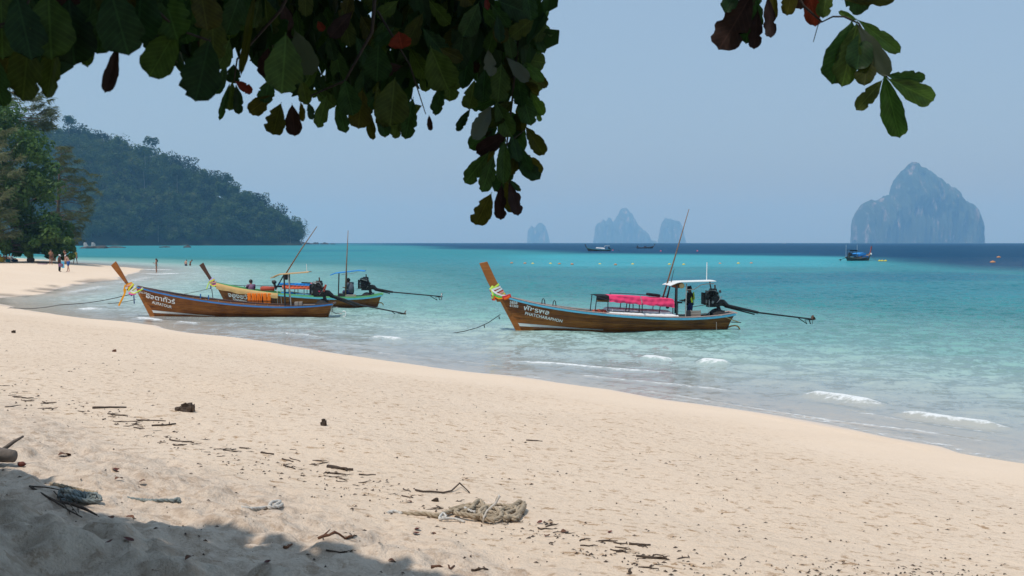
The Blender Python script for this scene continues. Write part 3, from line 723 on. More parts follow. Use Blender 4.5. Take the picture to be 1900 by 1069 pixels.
OUT = [  # base, tip, width (px), distance, hue : the leaves that make the lower edge of the mass
 (55, 60, 42, 188, 74, 2.6, 'g'), (106, 66, 87, 184, 52, 2.7, 'g'), (-22, 90, 4, 202, 46, 2.5, 'g'), (128, 0, 138, 121, 84, 2.8, 'g'), (150, 12, 163, 126, 44, 2.9, 'g'), (186, 10, 180, 101, 60, 2.8, 'g'),
 (217, 88, 196, 173, 27, 3.0, 'p'), (205, -20, 237, 102, 92, 2.6, 'g'), (262, -35, 256, 86, 95, 2.8, 'g'), (328, 55, 276, 143, 62, 3.0, 'g'), (388, 76, 364, 189, 90, 2.9, 'g'), (90, -10, 95, 110, 90, 2.7, 'g'), (30, -10, 60, 110, 80, 2.6, 'g'), (300, -20, 330, 75, 80, 3.0, 'g'),
 (437, 151, 468, 172, 21, 5.0, 'r'), (426, 156, 407, 224, 15, 5.0, 'g'), (431, 152, 426, 206, 24, 5.0, 'g'), (438, 158, 445, 213, 19, 5.0, 'g'), (434, 120, 432, 156, 26, 5.1, 'g'), (420, 120, 400, 175, 24, 5, 'g'),
 (506, 178, 462, 205, 33, 4.6, 'o'), (521, 193, 505, 251, 38, 4.6, 'o'), (542, 195, 546, 253, 29, 4.7, 'p'), (558, 190, 566, 227, 15, 4.8, 'o'), (572, 190, 581, 222, 15, 4.8, 'g'), (500, 150, 490, 190, 30, 4.6, 'g'),
 (370, -25, 386, 56, 62, 3.4, 'o'), (472, -12, 454, 142, 22, 3.6, 'o'), (547, 58, 580, 140, 52, 3.8, 'w'), (530, 66, 524, 174, 84, 3.7, 'g'), (590, 40, 600, 58, 18, 5, 'r'), (560, 150, 570, 195, 30, 4.6, 'g'),
 (606, 178, 590, 238, 28, 5.4, 'g'), (626, 188, 641, 247, 28, 5.4, 'g'), (680, 198, 690, 262, 22, 5.6, 'o'), (736, 213, 733, 258, 25, 5.6, 'g'), (766, 184, 752, 259, 40, 5.6, 'g'), (796, 214, 799, 243, 11, 5.8, 'p'), (821, 158, 808, 215, 32, 5.6, 'g'), (836, 118, 834, 189, 42, 5.6, 'g'),
 (800, 90, 832, 168, 62, 5.4, 'g'), (702, 84, 700, 152, 62, 5.2, 'g'), (732, 148, 724, 234, 64, 5.4, 'g'), (672, 168, 664, 237, 46, 5.4, 'o'), (640, 150, 655, 215, 44, 5.3, 'g'), (700, 160, 712, 240, 34, 5.5, 'g'), (740, 60, 745, 90, 40, 5.5, 'r'), (705, 205, 715, 255, 26, 5.6, 'g'),
 (911, 360, 882, 419, 36, 6.0, 'o'), (931, 343, 927, 409, 23, 6.0, 'p'), (946, 338, 963, 400, 28, 6.0, 'p'), (946, 334, 966, 355, 11, 6.0, 'g'), (940, 335, 952, 396, 26, 6.05, 'o'),
 (906, 284, 862, 340, 36, 6.0, 'g'), (916, 288, 894, 357, 34, 6.0, 'g'), (936, 262, 934, 342, 28, 5.9, 'g'), (956, 288, 949, 326, 24, 6.1, 'o'), (966, 273, 986, 317, 23, 6.0, 'g'), (976, 236, 1009, 288, 27, 6.0, 'o'), (950, 250, 962, 302, 26, 6.0, 'g'),
 (941, 248, 884, 286, 32, 6.0, 'p'), (911, 198, 872, 259, 38, 5.9, 'w'), (872, 203, 847, 244, 19, 6.0, 'g'), (951, 188, 904, 234, 36, 5.9, 'o'), (968, 168, 985, 233, 38, 6.0, 'g'), (985, 173, 1010, 214, 28, 6.1, 'b'), (996, 208, 1003, 226, 11, 6.1, 'b'), (920, 190, 950, 255, 34, 5.9, 'g'), (880, 150, 872, 205, 34, 5.9, 'g'),
 (956, 108, 1013, 116, 36, 6.0, 'g'), (941, 108, 981, 152, 28, 5.8, 'w'), (966, 113, 1010, 152, 23, 5.9, 'b'), (991, 133, 1015, 163, 17, 6.0, 'o'), (906, 93, 910, 142, 26, 5.8, 'w'), (930, 120, 925, 190, 40, 5.9, 'g'), (960, 140, 970, 200, 36, 6.0, 'g'), (900, 130, 895, 190, 36, 5.8, 'g'),
 (981, 43, 1010, 100, 21, 6.0, 'g'), (966, 48, 981, 90, 19, 6.0, 'b'), (981, 31, 1014, 43, 15, 6.0, 'b'), (1013, 45, 1023, 69, 11, 6.0, 'b'), (1013, 36, 1017, 19, 7, 6.0, 'b'), (896, 14, 926, 46, 32, 5.8, 'b'), (926, 3, 988, 26, 46, 5.8, 'g'), (940, 55, 950, 110, 30, 5.9, 'g'), (918, 50, 905, 100, 32, 5.8, 'g'), (902, -5, 905, 20, 10, 5.7, 'r'), (860, 60, 850, 130, 40, 5.7, 'g'), (870, 100, 858, 165, 38, 5.8, 'g'),
]
for i in range(30):      # the rest of the hanging spray, behind the leaves placed above
    t = (i + .5) / 30; v0 = 70 + 250 * t; u0 = 962 - 22 * t + rd.uniform(-26, 22); a = math.pi / 2 + rd.gauss(0, .55); L_ = rd.uniform(46, 68)
    OUT.append((u0, v0 - 12, u0 + L_ * math.cos(a), v0 - 12 + L_ * math.sin(a), L_ * rd.uniform(.42, .56), 6.15, rd.choice('ggggoog')))
for q in OUT: leaf(*q, root, rd)
LOX = [0, 45, 90, 120, 170, 200, 230, 280, 300, 370, 410, 470, 500, 550, 600, 640, 690, 760, 800, 840, 860, 900, 960, 1000]
LOV = [165, 185, 178, 118, 118, 105, 98, 78, 135, 180, 150, 135, 215, 225, 222, 230, 240, 240, 190, 180, 165, 190, 180, 110]
cnt = 0
while cnt < 298 - len(OUT):
    u1 = rd.uniform(-30, 1000); lo = float(np.interp(u1, LOX, LOV)); v1 = rd.uniform(-10, lo - 6)
    D = 2.7 + 2.9 * sstep(250, 620, u1) + rd.uniform(0, .9); ln = rd.uniform(.125, .20) * FPX / D
    a = math.pi / 2 + rd.gauss(0, .35 if u1 < 470 else .5); w_ = .28 * ln
    if v1 > min(float(np.interp(u1 - w_, LOX, LOV)), float(np.interp(u1 + w_, LOX, LOV))) - 4: continue
    u0 = u1 - ln * math.cos(a); v0 = v1 - ln * math.sin(a)
    leaf(u0, v0, u1, v1, ln * rd.uniform(.45, .6), D, rd.choice('gggggggggogop'), root, rd); cnt += 1
# the rest of the bough behind, and the crown above that shades the foot of the beach: too many to pick apart
def stuff_leaf(mb, P, X, N, ln, w):
    Yv = N.cross(X); n0 = len(mb.v)
    pts = []
    for t, q in ((0, .02), (.35, .32), (.75, .5), (1, .05)):
        pts += [P + X * ln * t - Yv * w * q + N * w * .12, P + X * ln * t, P + X * ln * t + Yv * w * q + N * w * .12]
    mb.add(pts, [(3 * i + j, 3 * i + j + 1, 3 * i + j + 4, 3 * i + j + 3) for i in range(3) for j in range(2)])
fol = MB()
for _ in range(900):
    u1 = rd.uniform(-60, 1000); lo = float(np.interp(u1, LOX, LOV)); v1 = rd.uniform(-60, lo - 22)
    D = 2.9 + 1.2 * sstep(200, 600, u1) + rd.uniform(0, .6); ln = rd.uniform(.10, .16)
    P = at_y(u1, v1, D); X = Vector((rd.gauss(0, .5), rd.gauss(0, .4), 1)).normalized()
    N = Vector((rd.gauss(0, .5), -1, rd.gauss(0, .4))); N = (N - X * N.dot(X)).normalized()
    stuff_leaf(fol, P, X, N, ln, ln * .55)
EDX = [-14, -3.95, -3.4, -2.95, -2.34, -1.88, -1.2, -.61, 0, 1.3]; EDY = [16, 8.65, 7.95, 7.45, 7.32, 7.22, 7.0, 6.58, 5.95, 5.4]     # edge of the shade on the sand
kx, ky = SUN.x / SUN.z, SUN.y / SUN.z
cnt = 0
while cnt < 22000:
    gx = rd.uniform(-7.5, 1.3); gy = rd.uniform(-.5, 9.5)
    lim = float(np.interp(gx, EDX, EDY)) + .05 * math.sin(gx * 5) - abs(rd.gauss(0, .05))
    if gy > lim: continue
    z = rd.uniform(5.9, 8.4); gz_ = 2.1
    P = Vector((gx + kx * (z - gz_), gy + ky * (z - gz_), z))
    if P.y > .5 and z < EYE + .235 * P.y + .5: continue
    X = Vector((rd.gauss(0, 1), rd.gauss(0, 1), rd.gauss(-.3, .4))).normalized(); N = Vector((rd.gauss(0, .4), rd.gauss(0, .4), 1)); N = (N - X * N.dot(X)).normalized()
    stuff_leaf(fol, P, X, N, .27, .17); cnt += 1
tag(fol.build('foliage', M_LEAF['g'], root), kind='stuff')
tw = MB()
def px_line(pts, D, r):
    r = [.55 * q for q in r]; tw = MB(); tw.tube([tuple(at_y(u, v, leaf_D(d))) for (u, v), d in zip(pts, D if hasattr(D, '__len__') else [D] * len(pts))], r, 6); tw.build('twig', M_TWIG, root, True)
px_line([(1000, -60), (975, 0), (960, 90), (950, 190), (940, 270), (938, 340)], 6.0, [.012, .010, .008, .007, .006, .004])
px_line([(960, 90), (985, 40), (1013, 40)], 6.0, [.006, .004, .003]); px_line([(938, 270), (975, 240)], 6.0, [.005, .003]); px_line([(945, 200), (905, 200)], 6, [.005, .003])
px_line([(560, -60), (520, 20), (440, 110), (434, 152)], [4.8, 4.9, 5, 5], [.012, .009, .006, .004]); px_line([(-60, 70), (0, 46), (40, 34), (62, -20)], 2.7, [.006, .005, .004, .004]); px_line([(-40, 52), (10, 50), (45, 46)], 2.65, [.004, .003, .002])
px_line([(700, -60), (690, 60), (640, 150), (560, 185)], 5.5, [.014, .011, .007, .004]); px_line([(700, 20), (760, 120), (790, 212)], 5.6, [.01, .006, .003]); px_line([(240, -60), (280, 10), (330, 55), (390, 76)], [2.6, 2.9, 3, 2.9], [.008, .006, .005, .004])
tk = MB()
tk.tube([(-6.6, -1.2, 1.2), (-6.3, -1.0, 3.4), (-5.6, -.4, 5.6), (-4.2, 1.5, 6.6), (-2.2, 3.4, 7.0), (-.8, 4.6, 6.7)], [.42, .34, .28, .2, .12, .05], 10)
tk.tube([(-5.0, .4, 6.2), (-5.0, 3, 6.9), (-4.9, 5.5, 6.9)], [.16, .1, .05], 8)
for u, v, D in ((1000, -60, 6), (560, -60, 4.8), (700, -60, 5.5), (240, -60, 2.6)):
    e = at_y(u, v, leaf_D(D)); tk.tube([(-2.6, 3.0, 6.9), tuple((Vector((-2.6, 3.0, 6.9)) + e) / 2 + Vector((0, 0, .7))), tuple(e + Vector((0, 0, .25))), tuple(e)], [.05, .03, .018, .012], 6)
tk.build('trunk', M_BARK, root, True)

root = empty('sea_almond_branch', (0, 0, 0), 0, 'single drooping branch with a red leaf and fresh green leaves at the top right', 'branch')
D = 5.7
for q in [(1395, -12, 1337, 94, 64, 'p'), (1402, -28, 1384, 82, 62, 'g'), (1406, 20, 1400, 90, 27, 'p'), (1424, -5, 1433, 73, 25, 'p'), (1372, -25, 1344, 22, 32, 'g'), (1430, -35, 1437, 39, 15, 'o'), (1472, -30, 1461, 29, 28, 'o'), (1500, -28, 1513, 49, 31, 'r'), (1484, -30, 1486, 18, 30, 'p'), (1536, -22, 1526, 31, 28, 'g'),
          (1562, -2, 1663, -4, 30, 'o'), (1565, -22, 1612, 16, 46, 'g'), (1581, 42, 1543, 157, 64, 'g'), (1590, 45, 1562, 162, 56, 'g'), (1611, 94, 1604, 161, 42, 'o'), (1590, 46, 1651, 142, 37, 'w'), (1580, 38, 1581, 92, 21, 'g'), (1593, 38, 1669, 98, 31, 'b'), (1590, 38, 1556, 21, 11, 'b'), (1600, 60, 1590, 130, 50, 'g'),
          (1646, 140, 1717, 147, 31, 'g'), (1650, 147, 1739, 191, 38, 'b'), (1641, 140, 1669, 259, 45, 'b'), (1636, 150, 1591, 203, 27, 'g')]:
    leaf(*q[:5], D + rd.uniform(-.05, .05), q[5], root, rd, tilt=rd.uniform(-.25, .25))
tw = MB()
px_line([(1440, -90), (1490, 10), (1525, 41), (1545, 31), (1566, 31), (1581, 38), (1593, 43), (1620, 90), (1641, 138), (1652, 150)], 5.7, [.011, .009, .0065, .006, .006, .006, .006, .0055, .005, .004])
px_line([(1440, -90), (1405, -25), (1398, 10)], 5.7, [.01, .007, .004]); px_line([(1520, 40), (1517, 50), (1509, 78)], 5.7, [.003, .003, .0025])
px_line([(1560, -90), (1565, -20), (1562, 0)], 5.7, [.009, .006, .004])
e = at_y(1440, -90, 4.0); tw.tube([(-2.0, 1.2, 7.9), (0, 2.6, 6.6), (e.x * .8, 3.8, e.z + .5), tuple(e)], [.06, .04, .02, .011], 6)
e = at_y(1560, -90, 4.0); tw.tube([(0, 2.6, 6.6), (e.x * .7, 3.7, e.z + .7), tuple(e)], [.03, .02, .009], 6)
tw.build('twig', M_TWIG, root, True)
# ================================================================ LONG-TAIL BOATS
def wood(name, dark, mid, light, scale=1.0, rough=0.45, spec=0.5):
    m, n, l, p = new_mat(name)
    tc = n.new('ShaderNodeTexCoord')
    mp = n.new('ShaderNodeMapping'); mp.inputs['Scale'].default_value = (0.45 * scale, 3.0 * scale, 7.0 * scale); l.new(tc.outputs['Object'], mp.inputs['Vector'])
    g = n.new('ShaderNodeTexNoise'); g.inputs['Scale'].default_value = 2.6; g.inputs['Detail'].default_value = 7; g.inputs['Roughness'].default_value = .65; l.new(mp.outputs[0], g.inputs['Vector'])
    w = n.new('ShaderNodeTexNoise'); w.inputs['Scale'].default_value = 1.1; w.inputs['Detail'].default_value = 4; l.new(tc.outputs['Object'], w.inputs['Vector'])
    k = n.new('ShaderNodeTexVoronoi'); k.inputs['Scale'].default_value = 2.3; k.inputs['Randomness'].default_value = 1; l.new(tc.outputs['Object'], k.inputs['Vector'])
    oi = n.new('ShaderNodeObjectInfo')
    def ma(op, a, b):
        q = n.new('ShaderNodeMath'); q.operation = op
        for i, v in enumerate((a, b)):
            if isinstance(v, (int, float)): q.inputs[i].default_value = v
            else: l.new(v, q.inputs[i])
        return q.outputs[0]
    f = ma('ADD', ma('MULTIPLY', g.outputs['Fac'], .75), ma('MULTIPLY', w.outputs['Fac'], .45))
    f = ma('ADD', f, ma('MULTIPLY_ADD' if False else 'MULTIPLY', oi.outputs['Random'], .16))
    r = ramp(n, [(.42, dark), (.62, mid), (.88, light)]); l.new(f, r.inputs[0])
    kr = ramp(n, [(.03, (.35, .3, .28)), (.09, (1, 1, 1))]); l.new(k.outputs['Distance'], kr.inputs[0])
    mx = n.new('ShaderNodeMix'); mx.data_type = 'RGBA'; mx.blend_type = 'MULTIPLY'; mx.inputs[0].default_value = .8
    l.new(r.outputs[0], mx.inputs[6]); l.new(kr.outputs[0], mx.inputs[7]); l.new(mx.outputs[2], p.inputs['Base Color'])
    p.inputs['Roughness'].default_value = rough; p.inputs['Specular IOR Level'].default_value = spec
    b = n.new('ShaderNodeBump'); b.inputs['Strength'].default_value = .25; b.inputs['Distance'].default_value = .01; l.new(g.outputs['Fac'], b.inputs['Height']); l.new(b.outputs[0], p.inputs['Normal'])
    return m
W_DARK = wood('varnished_hull', (0.050, 0.014, 0.004), (0.165, 0.050, 0.010), (0.36, 0.13, 0.026), spec=.22)
W_MID = wood('varnished_prow', (0.14, 0.042, 0.009), (0.26, 0.085, 0.016), (0.38, 0.14, 0.03), spec=.25)
W_PROW2 = wood('dark_prow', (0.045, 0.015, 0.007), (0.085, 0.03, 0.012), (0.13, 0.05, 0.02))
W_OLD = wood('weathered_deck', (0.10, 0.075, 0.055), (0.20, 0.155, 0.115), (0.33, 0.27, 0.21), rough=.8, spec=.2)
W_GREY = wood('grey_crate_wood', (0.13, 0.11, 0.09), (0.26, 0.22, 0.19), (0.40, 0.36, 0.32), 2, rough=.85, spec=.2)
W_INK = wood('dark_hull', (0.015, 0.012, 0.010), (0.035, 0.024, 0.016), (0.07, 0.045, 0.028))
def paint(name, c, rough=.45, wear=.75): return surf(name, c, tuple(wear * x for x in c), 5, (1, 3, 3), rough, .08, spec=.4)
P_BLUE = paint('blue_paint', (0.035, 0.20, 0.52)); P_SKY = paint('sky_blue_paint', (0.10, 0.42, 0.60)); P_CYAN = paint('cyan_paint', (0.12, 0.50, 0.62)); P_GREEN = paint('green_paint', (0.17, 0.50, 0.20))
P_PINK = paint('faded_pink_paint', (0.62, 0.43, 0.37)); P_WHITE = paint('white_paint', (0.78, 0.78, 0.76), .5, .86); P_TAN = paint('tan_paint', (0.62, 0.38, 0.16)); P_RED = paint('red_brown_antifouling', (0.13, 0.05, 0.03), .6)
P_BROWN = paint('brown_rail', (0.16, 0.075, 0.045), .6)
METAL = surf('oily_black_metal', (0.028, 0.027, 0.027), (0.010, 0.010, 0.010), 14, rough=.42, metal=.3, bump=.3); STEEL = surf('grey_steel', (0.35, 0.35, 0.35), (0.16, 0.15, 0.14), 12, rough=.45, metal=.7); RUST = surf('rusty_iron', (0.13, 0.065, 0.035), (0.05, 0.03, 0.022), 16, rough=.8)
BLACKP = surf('black_post', (0.025, 0.025, 0.027), None, 9, rough=.5); RUBBER = surf('black_rubber', (0.018, 0.018, 0.018), None, 9, rough=.8)
ALU = surf('galvanised_tube', (0.42, 0.41, 0.39), (0.24, 0.22, 0.20), 10, rough=.5, metal=.4)
BAMBOO = surf('bamboo', (0.26, 0.15, 0.085), (0.12, 0.065, 0.04), 5, (1, 1, 4), rough=.6)
def cloth(name, c, k=.82): return surf(name, c, tuple(k * x for x in c), 4, (1, 1, 1), .85, .15, spec=.15)
K_PINK = cloth('pink_awning', (0.78, 0.055, 0.16)); K_BLACK = cloth('black_tarp', (0.018, 0.018, 0.022)); K_WHITE = cloth('white_cover', (0.88, 0.88, 0.87), .96); K_BLUE = cloth('blue_tarp', (0.035, 0.26, 0.66)); K_ORNG = cloth('orange_red_tarp', (0.80, 0.15, 0.07)); K_TAN = cloth('tan_canvas', (0.60, 0.38, 0.16), .85); K_NAVY = cloth('navy_cloth', (0.02, 0.035, 0.10))
K_SAFE = cloth('orange_life_jacket', (0.84, 0.18, 0.012)); K_LIGHTB = cloth('light_blue_cushion', (0.20, 0.55, 0.80)); K_REDV = cloth('faded_red_vinyl', (0.42, 0.085, 0.055)); K_BROWN = cloth('brown_cloth', (0.20, 0.10, 0.035))
RIB = {k: cloth('ribbon_' + k, c) for k, c in dict(orange=(.85, .36, .02), yellow=(.80, .78, .10), lime=(.62, .85, .12), white=(.80, .80, .78), red=(.62, .04, .05), green=(.08, .55, .10), pink=(.85, .12, .38), navy=(.02, .04, .16), salmon=(.80, .38, .28), black=(.02, .02, .02), lilac=(.62, .48, .80), teal=(.05, .28, .34), vermilion=(.85, .13, .02)).items()}
WHITE_INK = surf('white_lettering', (0.88, 0.88, 0.86), (0.80, 0.80, 0.78), 20, rough=.6)

class Hull:
    def __init__(s, sheer, beam=0.95, L=8.7, b0=.10):
        s.sx = np.array([p[0] for p in sheer]); s.sz = np.array([p[1] for p in sheer]); s.beam = beam; s.L = L; s.b0 = b0
        s.bt = ([-.1, 0, .08, .2, .35, .5, .65, .8, .92, 1.0], [b0, b0, .34, .64, .88, 1.0, .97, .84, .66, .50])
    def zs(s, x):
        c = np.polyfit(s.sx, s.sz, 5) if not hasattr(s, '_c') else s._c; s._c = c
        return float(np.polyval(c, min(max(x, s.sx[0]), s.sx[-1])))
    def pt(s, u, v, off=0.0, side=-1):
        xs0 = s.sx[0]; xs1 = s.sx[-1]
        x_s = xs0 + (xs1 - xs0) * u; x_k = .10 + (s.L - .35 - .10) * u
        zt = s.zs(x_s); zk = -.30
        z = zk + (zt - zk) * v
        # bow: the stem line rakes forward in a straight line
        x = x_k + (x_s - x_k) * max(0.0, (z - 0.0) / max(zt, .05)) if z > 0 else x_k - z * .25 * (1 - u)
        b = s.beam * float(np.interp(u, *s.bt)); fl = .25 + .75 * min(1, u * 5)
        y = b * (v ** (.5 + .35 * (1 - fl))) * (1 if v > 0 else 0)
        return Vector((x, side * (y + off), z))
    def edge(s, u, side=-1, dy=0.0, dz=0.0): p = s.pt(u, 1.0, dy, side); p.z += dz; return p
US = list(np.concatenate([np.linspace(0, .2, 9)[:-1], np.linspace(.2, 1, 22)]))
VB = [0, .22, .36, .49, .62, .75, .88, 1.0]
def sweep(mb, H, dy, dz, w, h, side=-1, us=US):
    """rectangular rail along the sheer"""
    P = []
    for u in us:
        p = H.edge(u, side, dy, dz); k = min(1, .35 + u * 6)
        P.append([(p.x, p.y + side * w * k, p.z + h), (p.x, p.y + side * w * k, p.z), (p.x, p.y, p.z), (p.x, p.y, p.z + h), (p.x, p.y + side * w * k, p.z + h)])
    mb.sheet(P); n = len(P)
    mb.add(P[0][:4], [(0, 1, 2, 3)]); mb.add(P[-1][:4], [(3, 2, 1, 0)])
def lettering(text, H, bvh, x0, z0, size, slope, root, mat=WHITE_INK, shear=0.0, squash=1.0, side=-1, space=1.0):
    cu = bpy.data.curves.new('name_lettering', 'FONT'); cu.body = text; cu.size = size; cu.resolution_u = 4; cu.offset = size * .022; cu.space_character = space
    o = bpy.data.objects.new('tmp_text', cu); C.objects.link(o)
    dg = bpy.context.evaluated_depsgraph_get(); me = bpy.data.meshes.new_from_object(o.evaluated_get(dg))
    bpy.data.objects.remove(o); bpy.data.curves.remove(cu)
    me.name = 'name_lettering'; ca, sa = math.cos(slope), math.sin(slope)
    for v in me.vertices:
        tx = v.co.x + shear * v.co.y; ty = v.co.y * squash
        X = x0 + tx * ca - ty * sa * .3; Z = z0 + tx * sa + ty
        hit = bvh.ray_cast(Vector((X, side * 4, Z)), Vector((0, -side, 0)))
        y = hit[0].y + side * .010 if hit[0] is not None else side * .6
        v.co = (X, y, Z)
    me.materials.clear(); me.materials.append(mat)
    return link('name_lettering', me, root)
def hull_parts(root, H, mat, stripes, cap, stem, prow, prow_mat, near=True, boot=None, inside=W_OLD):
    hl = MB()
    for side in (-1, 1):
        hl.sheet([[H.pt(u, v, -.028, side) for v in (0, .2, .4, .6, .8, .995)] for u in US])
    tr = [H.pt(1, v, -.01, -1) for v in (1, .8, .6, .4, .2, 0)] + [H.pt(1, v, -.01, 1) for v in (.2, .4, .6, .8, 1)]
    hl.add(tr, [tuple(range(len(tr)))])
    hull = hl.build('hull', mat, root, True)
    allv = MB()
    if near:
        for side in (-1, 1):
            for a, b in zip(VB[:-1], VB[1:]):
                pl = MB()
                pl.sheet([[H.pt(u, b, -.02, side), H.pt(u, b - .002, .004, side), H.pt(u, (a + b) / 2, .009, side), H.pt(u, a + .004, .014, side), H.pt(u, a + .004, -.01, side)] for u in US])
                pl.build('plank', mat, hull, False); allv.add(pl.v, pl.f)
    else:
        allv.add(hl.v, hl.f)
    allv = MB(); allv.sheet([[H.pt(u, v, .015, -1) for v in np.linspace(.1, 1, 40)] for u in np.linspace(0, .5, 120)])
    bvh = BVHTree.FromPolygons([Vector(p) for p in allv.v], allv.f)
    for (nm, m_, dy, dz, w, h) in stripes:
        mb = MB(); sweep(mb, H, dy, dz, w, h, -1); sweep(mb, H, dy, dz, w, h, 1)
        mb.build(nm, m_, root)
    if cap:
        mb = MB(); sweep(mb, H, -.07, .012, .10, .03, -1); sweep(mb, H, -.07, .012, .10, .03, 1)
        e0, e1 = H.edge(1, -1), H.edge(1, 1); mb.box(((e0.x + e1.x) / 2 + .02, 0, e0.z + .01), (.09, abs(e0.y) * 2 + .1, .05))
        mb.build('gunwale_cap', cap, root)
    mb = MB(); mb.slab(stem, .16); mb.build('stem_post', W_MID if prow_mat is not W_INK else W_INK, root)
    mb = MB(); mb.slab(prow, .10); po = mb.build('prow', prow_mat, root)
    bv = po.modifiers.new('soft', 'BEVEL'); bv.width = .018; bv.segments = 2
    # floor and foredeck
    fl = MB()
    for side in (-1, 1):
        fl.sheet([[Vector((H.pt(u, .55, -.03, side).x, side * q * abs(H.pt(u, .62, -.05, side).y), .10)) for q in (0, 1)] for u in US[4:]])
    fl.build('floor', inside, root)
    fd = MB()
    uu = [u for u in US if u < .17]
    fd.sheet([[H.pt(u, .94, -.03, s_) for s_ in (-1, 1)] for u in uu]); fd.sheet([[H.pt(u, .97, -.03, s_) for s_ in (-1, 1)] for u in US if u > .90])
    fd.build('deck', inside, root)
    th = MB()
    for u in (.30, .44, .72, .86):
        p = H.pt(u, .72, -.03, -1); th.box((p.x, 0, p.z), (.22, 2 * abs(p.y), .03))
    for u in np.linspace(.2, .9, 12):                        # ribs standing along the inside
        for s_ in (-1, 1): th.tube([H.pt(u, v, -.05, s_) for v in (.35, .6, .8, .96)], .022, 4)
    th.build('thwart', inside, root)
    if boot:
        m_, u1 = boot
        bo = MB()
        for side in (-1, 1):
            row = []
            for u in np.linspace(0.0, u1, 18):
                zt = .27 * (1 - u / u1) ** 1.0 + .035; zb = .155 * (1 - u / u1) + .02
                def at(z, u=u):
                    lo, hi = 0.0, 1.0
                    for _ in range(24):
                        md = (lo + hi) / 2
                        if H.pt(u, md, 0, side).z < z: lo = md
                        else: hi = md
                    return H.pt(u, lo, .019, side)
                row.append([at(zt), at(zb)])
            bo.sheet(row)
        bo.build('waterline_stripe', m_, root)
    return hull, bvh
def engine(root, x, z, k, tail_end, tail_mid, handle, seed=1, accents=(), ring=False, boxy=1.0):
    """car engine on a pivot with its long propeller shaft; x, z = centre of the block"""
    rd = random.Random(seed)
    e = MB(); e.box((x, 0, z - .02 * k), (.50 * k, .42 * k, .36 * k), bev=.03 * k); e.box((x - .03 * k, 0, z + .24 * k), (.40 * k, .30 * k, .20 * k), bev=.04 * k)
    e.box((x + .30 * k, .02, z - .13 * k), (.28 * k, .26 * k, .26 * k), bev=.03 * k); e.tube([(x + .4 * k, 0, z - .12 * k), (x + .62 * k, 0, z - .26 * k)], [.14 * k, .08 * k], 10)
    e.box((x, 0, z - .24 * k), (.44 * k, .3 * k, .12 * k), bev=.02)
    for _ in range(16): e.box((x + rd.uniform(-.26, .26) * k, -.2 * k + rd.uniform(-.08, .02) * k, z + rd.uniform(-.22, .32) * k), (rd.uniform(.05, .16) * k, rd.uniform(.05, .12) * k, rd.uniform(.04, .14) * k), (rd.uniform(-.5, .5), rd.uniform(-.4, .4), rd.uniform(-.4, .4)), bev=.008)
    en = e.build('engine', METAL, root)
    pu = MB()
    for (dx, dz, r_) in ((-.28, -.08, .13), (-.28, .16, .085), (-.26, .30, .06)): pu.tube([(x + dx * k - .03, -.06, z + dz * k), (x + dx * k + .035, -.06, z + dz * k)], [r_ * k, r_ * k], 14)
    pu.build('pulley', STEEL, en, False)
    ra = MB(); ra.box((x - .36 * k, 0, z + .04 * k), (.07 * k, .42 * k, .46 * k), bev=.015)
    ra.build('radiator', RUBBER, en)
    af = MB(); af.tube([(x + .02 * k, -.05, z + .32 * k), (x + .02 * k, -.05, z + .43 * k)], [.16 * k, .15 * k], 14); af.build('air_filter', METAL, en)
    ex = MB(); ex.tube([(x + .1 * k, -.18 * k, z + .18 * k), (x + .06 * k, -.2 * k, z + .38 * k), (x + .05 * k, -.2 * k, z + .58 * k)], .032 * k, 7); ex.build('exhaust_pipe', RUST, en)
    ho = MB(); ho.tube([(x - .3 * k, -.22 * k, z + .2 * k), (x - .2 * k, -.27 * k, z + .38 * k), (x + .06 * k, -.24 * k, z + .36 * k), (x + .22 * k, -.23 * k, z + .1 * k)], .024 * k, 6)
    ho.tube([(x + .05 * k, -.25 * k, z - .2 * k), (x + .2 * k, -.28 * k, z - .02 * k), (x + .32 * k, -.2 * k, z + .12 * k)], .018 * k, 6); ho.build('hose', STEEL, en, True)
    for (dx, dz, d, m_) in accents:
        a = MB(); a.box((x + dx * k, -.25 * k, z + dz * k), d, (.1, .3, .2), bev=.012); a.build('engine_cover', m_, en)
    pv = MB(); pv.tube([(x + .22 * k, 0, z - .20 * k), (x + .30 * k, 0, z - .5 * k)], [.07, .09], 8); pv.box((x + .30 * k, 0, z - .46 * k), (.34, .34, .06), bev=.01); pv.build('pivot', METAL, root)
    hb = MB(); hb.tube([(x - .25 * k, -.1, z - .2 * k), handle], .017, 6); hb.build('tiller', ALU, root)
    x1, z1 = tail_mid; x2, z2 = tail_end; xs, zs_ = x + .5 * k, z - .22 * k
    t = MB(); t.tube([(xs, 0, zs_), (x1, 0, z1)], [.062, .055], 8); t.tube([(xs, 0, zs_ - .075), (x1 - .15, 0, z1 - .07)], .032, 6); t.tube([(x1, 0, z1), (x2, 0, z2)], [.036, .030], 7)
    sh = t.build('tail_shaft', METAL, root)
    d = Vector((x2 - x1, 0, z2 - z1)).normalized(); up = Vector((-d.z, 0, d.x)); e2 = Vector((x2, 0, z2))
    br = MB(); a = e2 - d * .62; br.tube([a, e2 - d * .18 - up * .22], .018, 5); br.tube([e2 - d * .18 - up * .22, e2 - d * .30 - up * .06, e2 - up * .03], .018, 5); br.tube([e2 - d * .12 - up * .02, e2 - d * .05 - up * .19, e2 - d * .02 - up * .19], .022, 5)
    br.build('skeg', METAL, sh)
    pr = MB(); pr.tube([e2 - d * .02, e2 + d * .10], [.045, .03], 8)
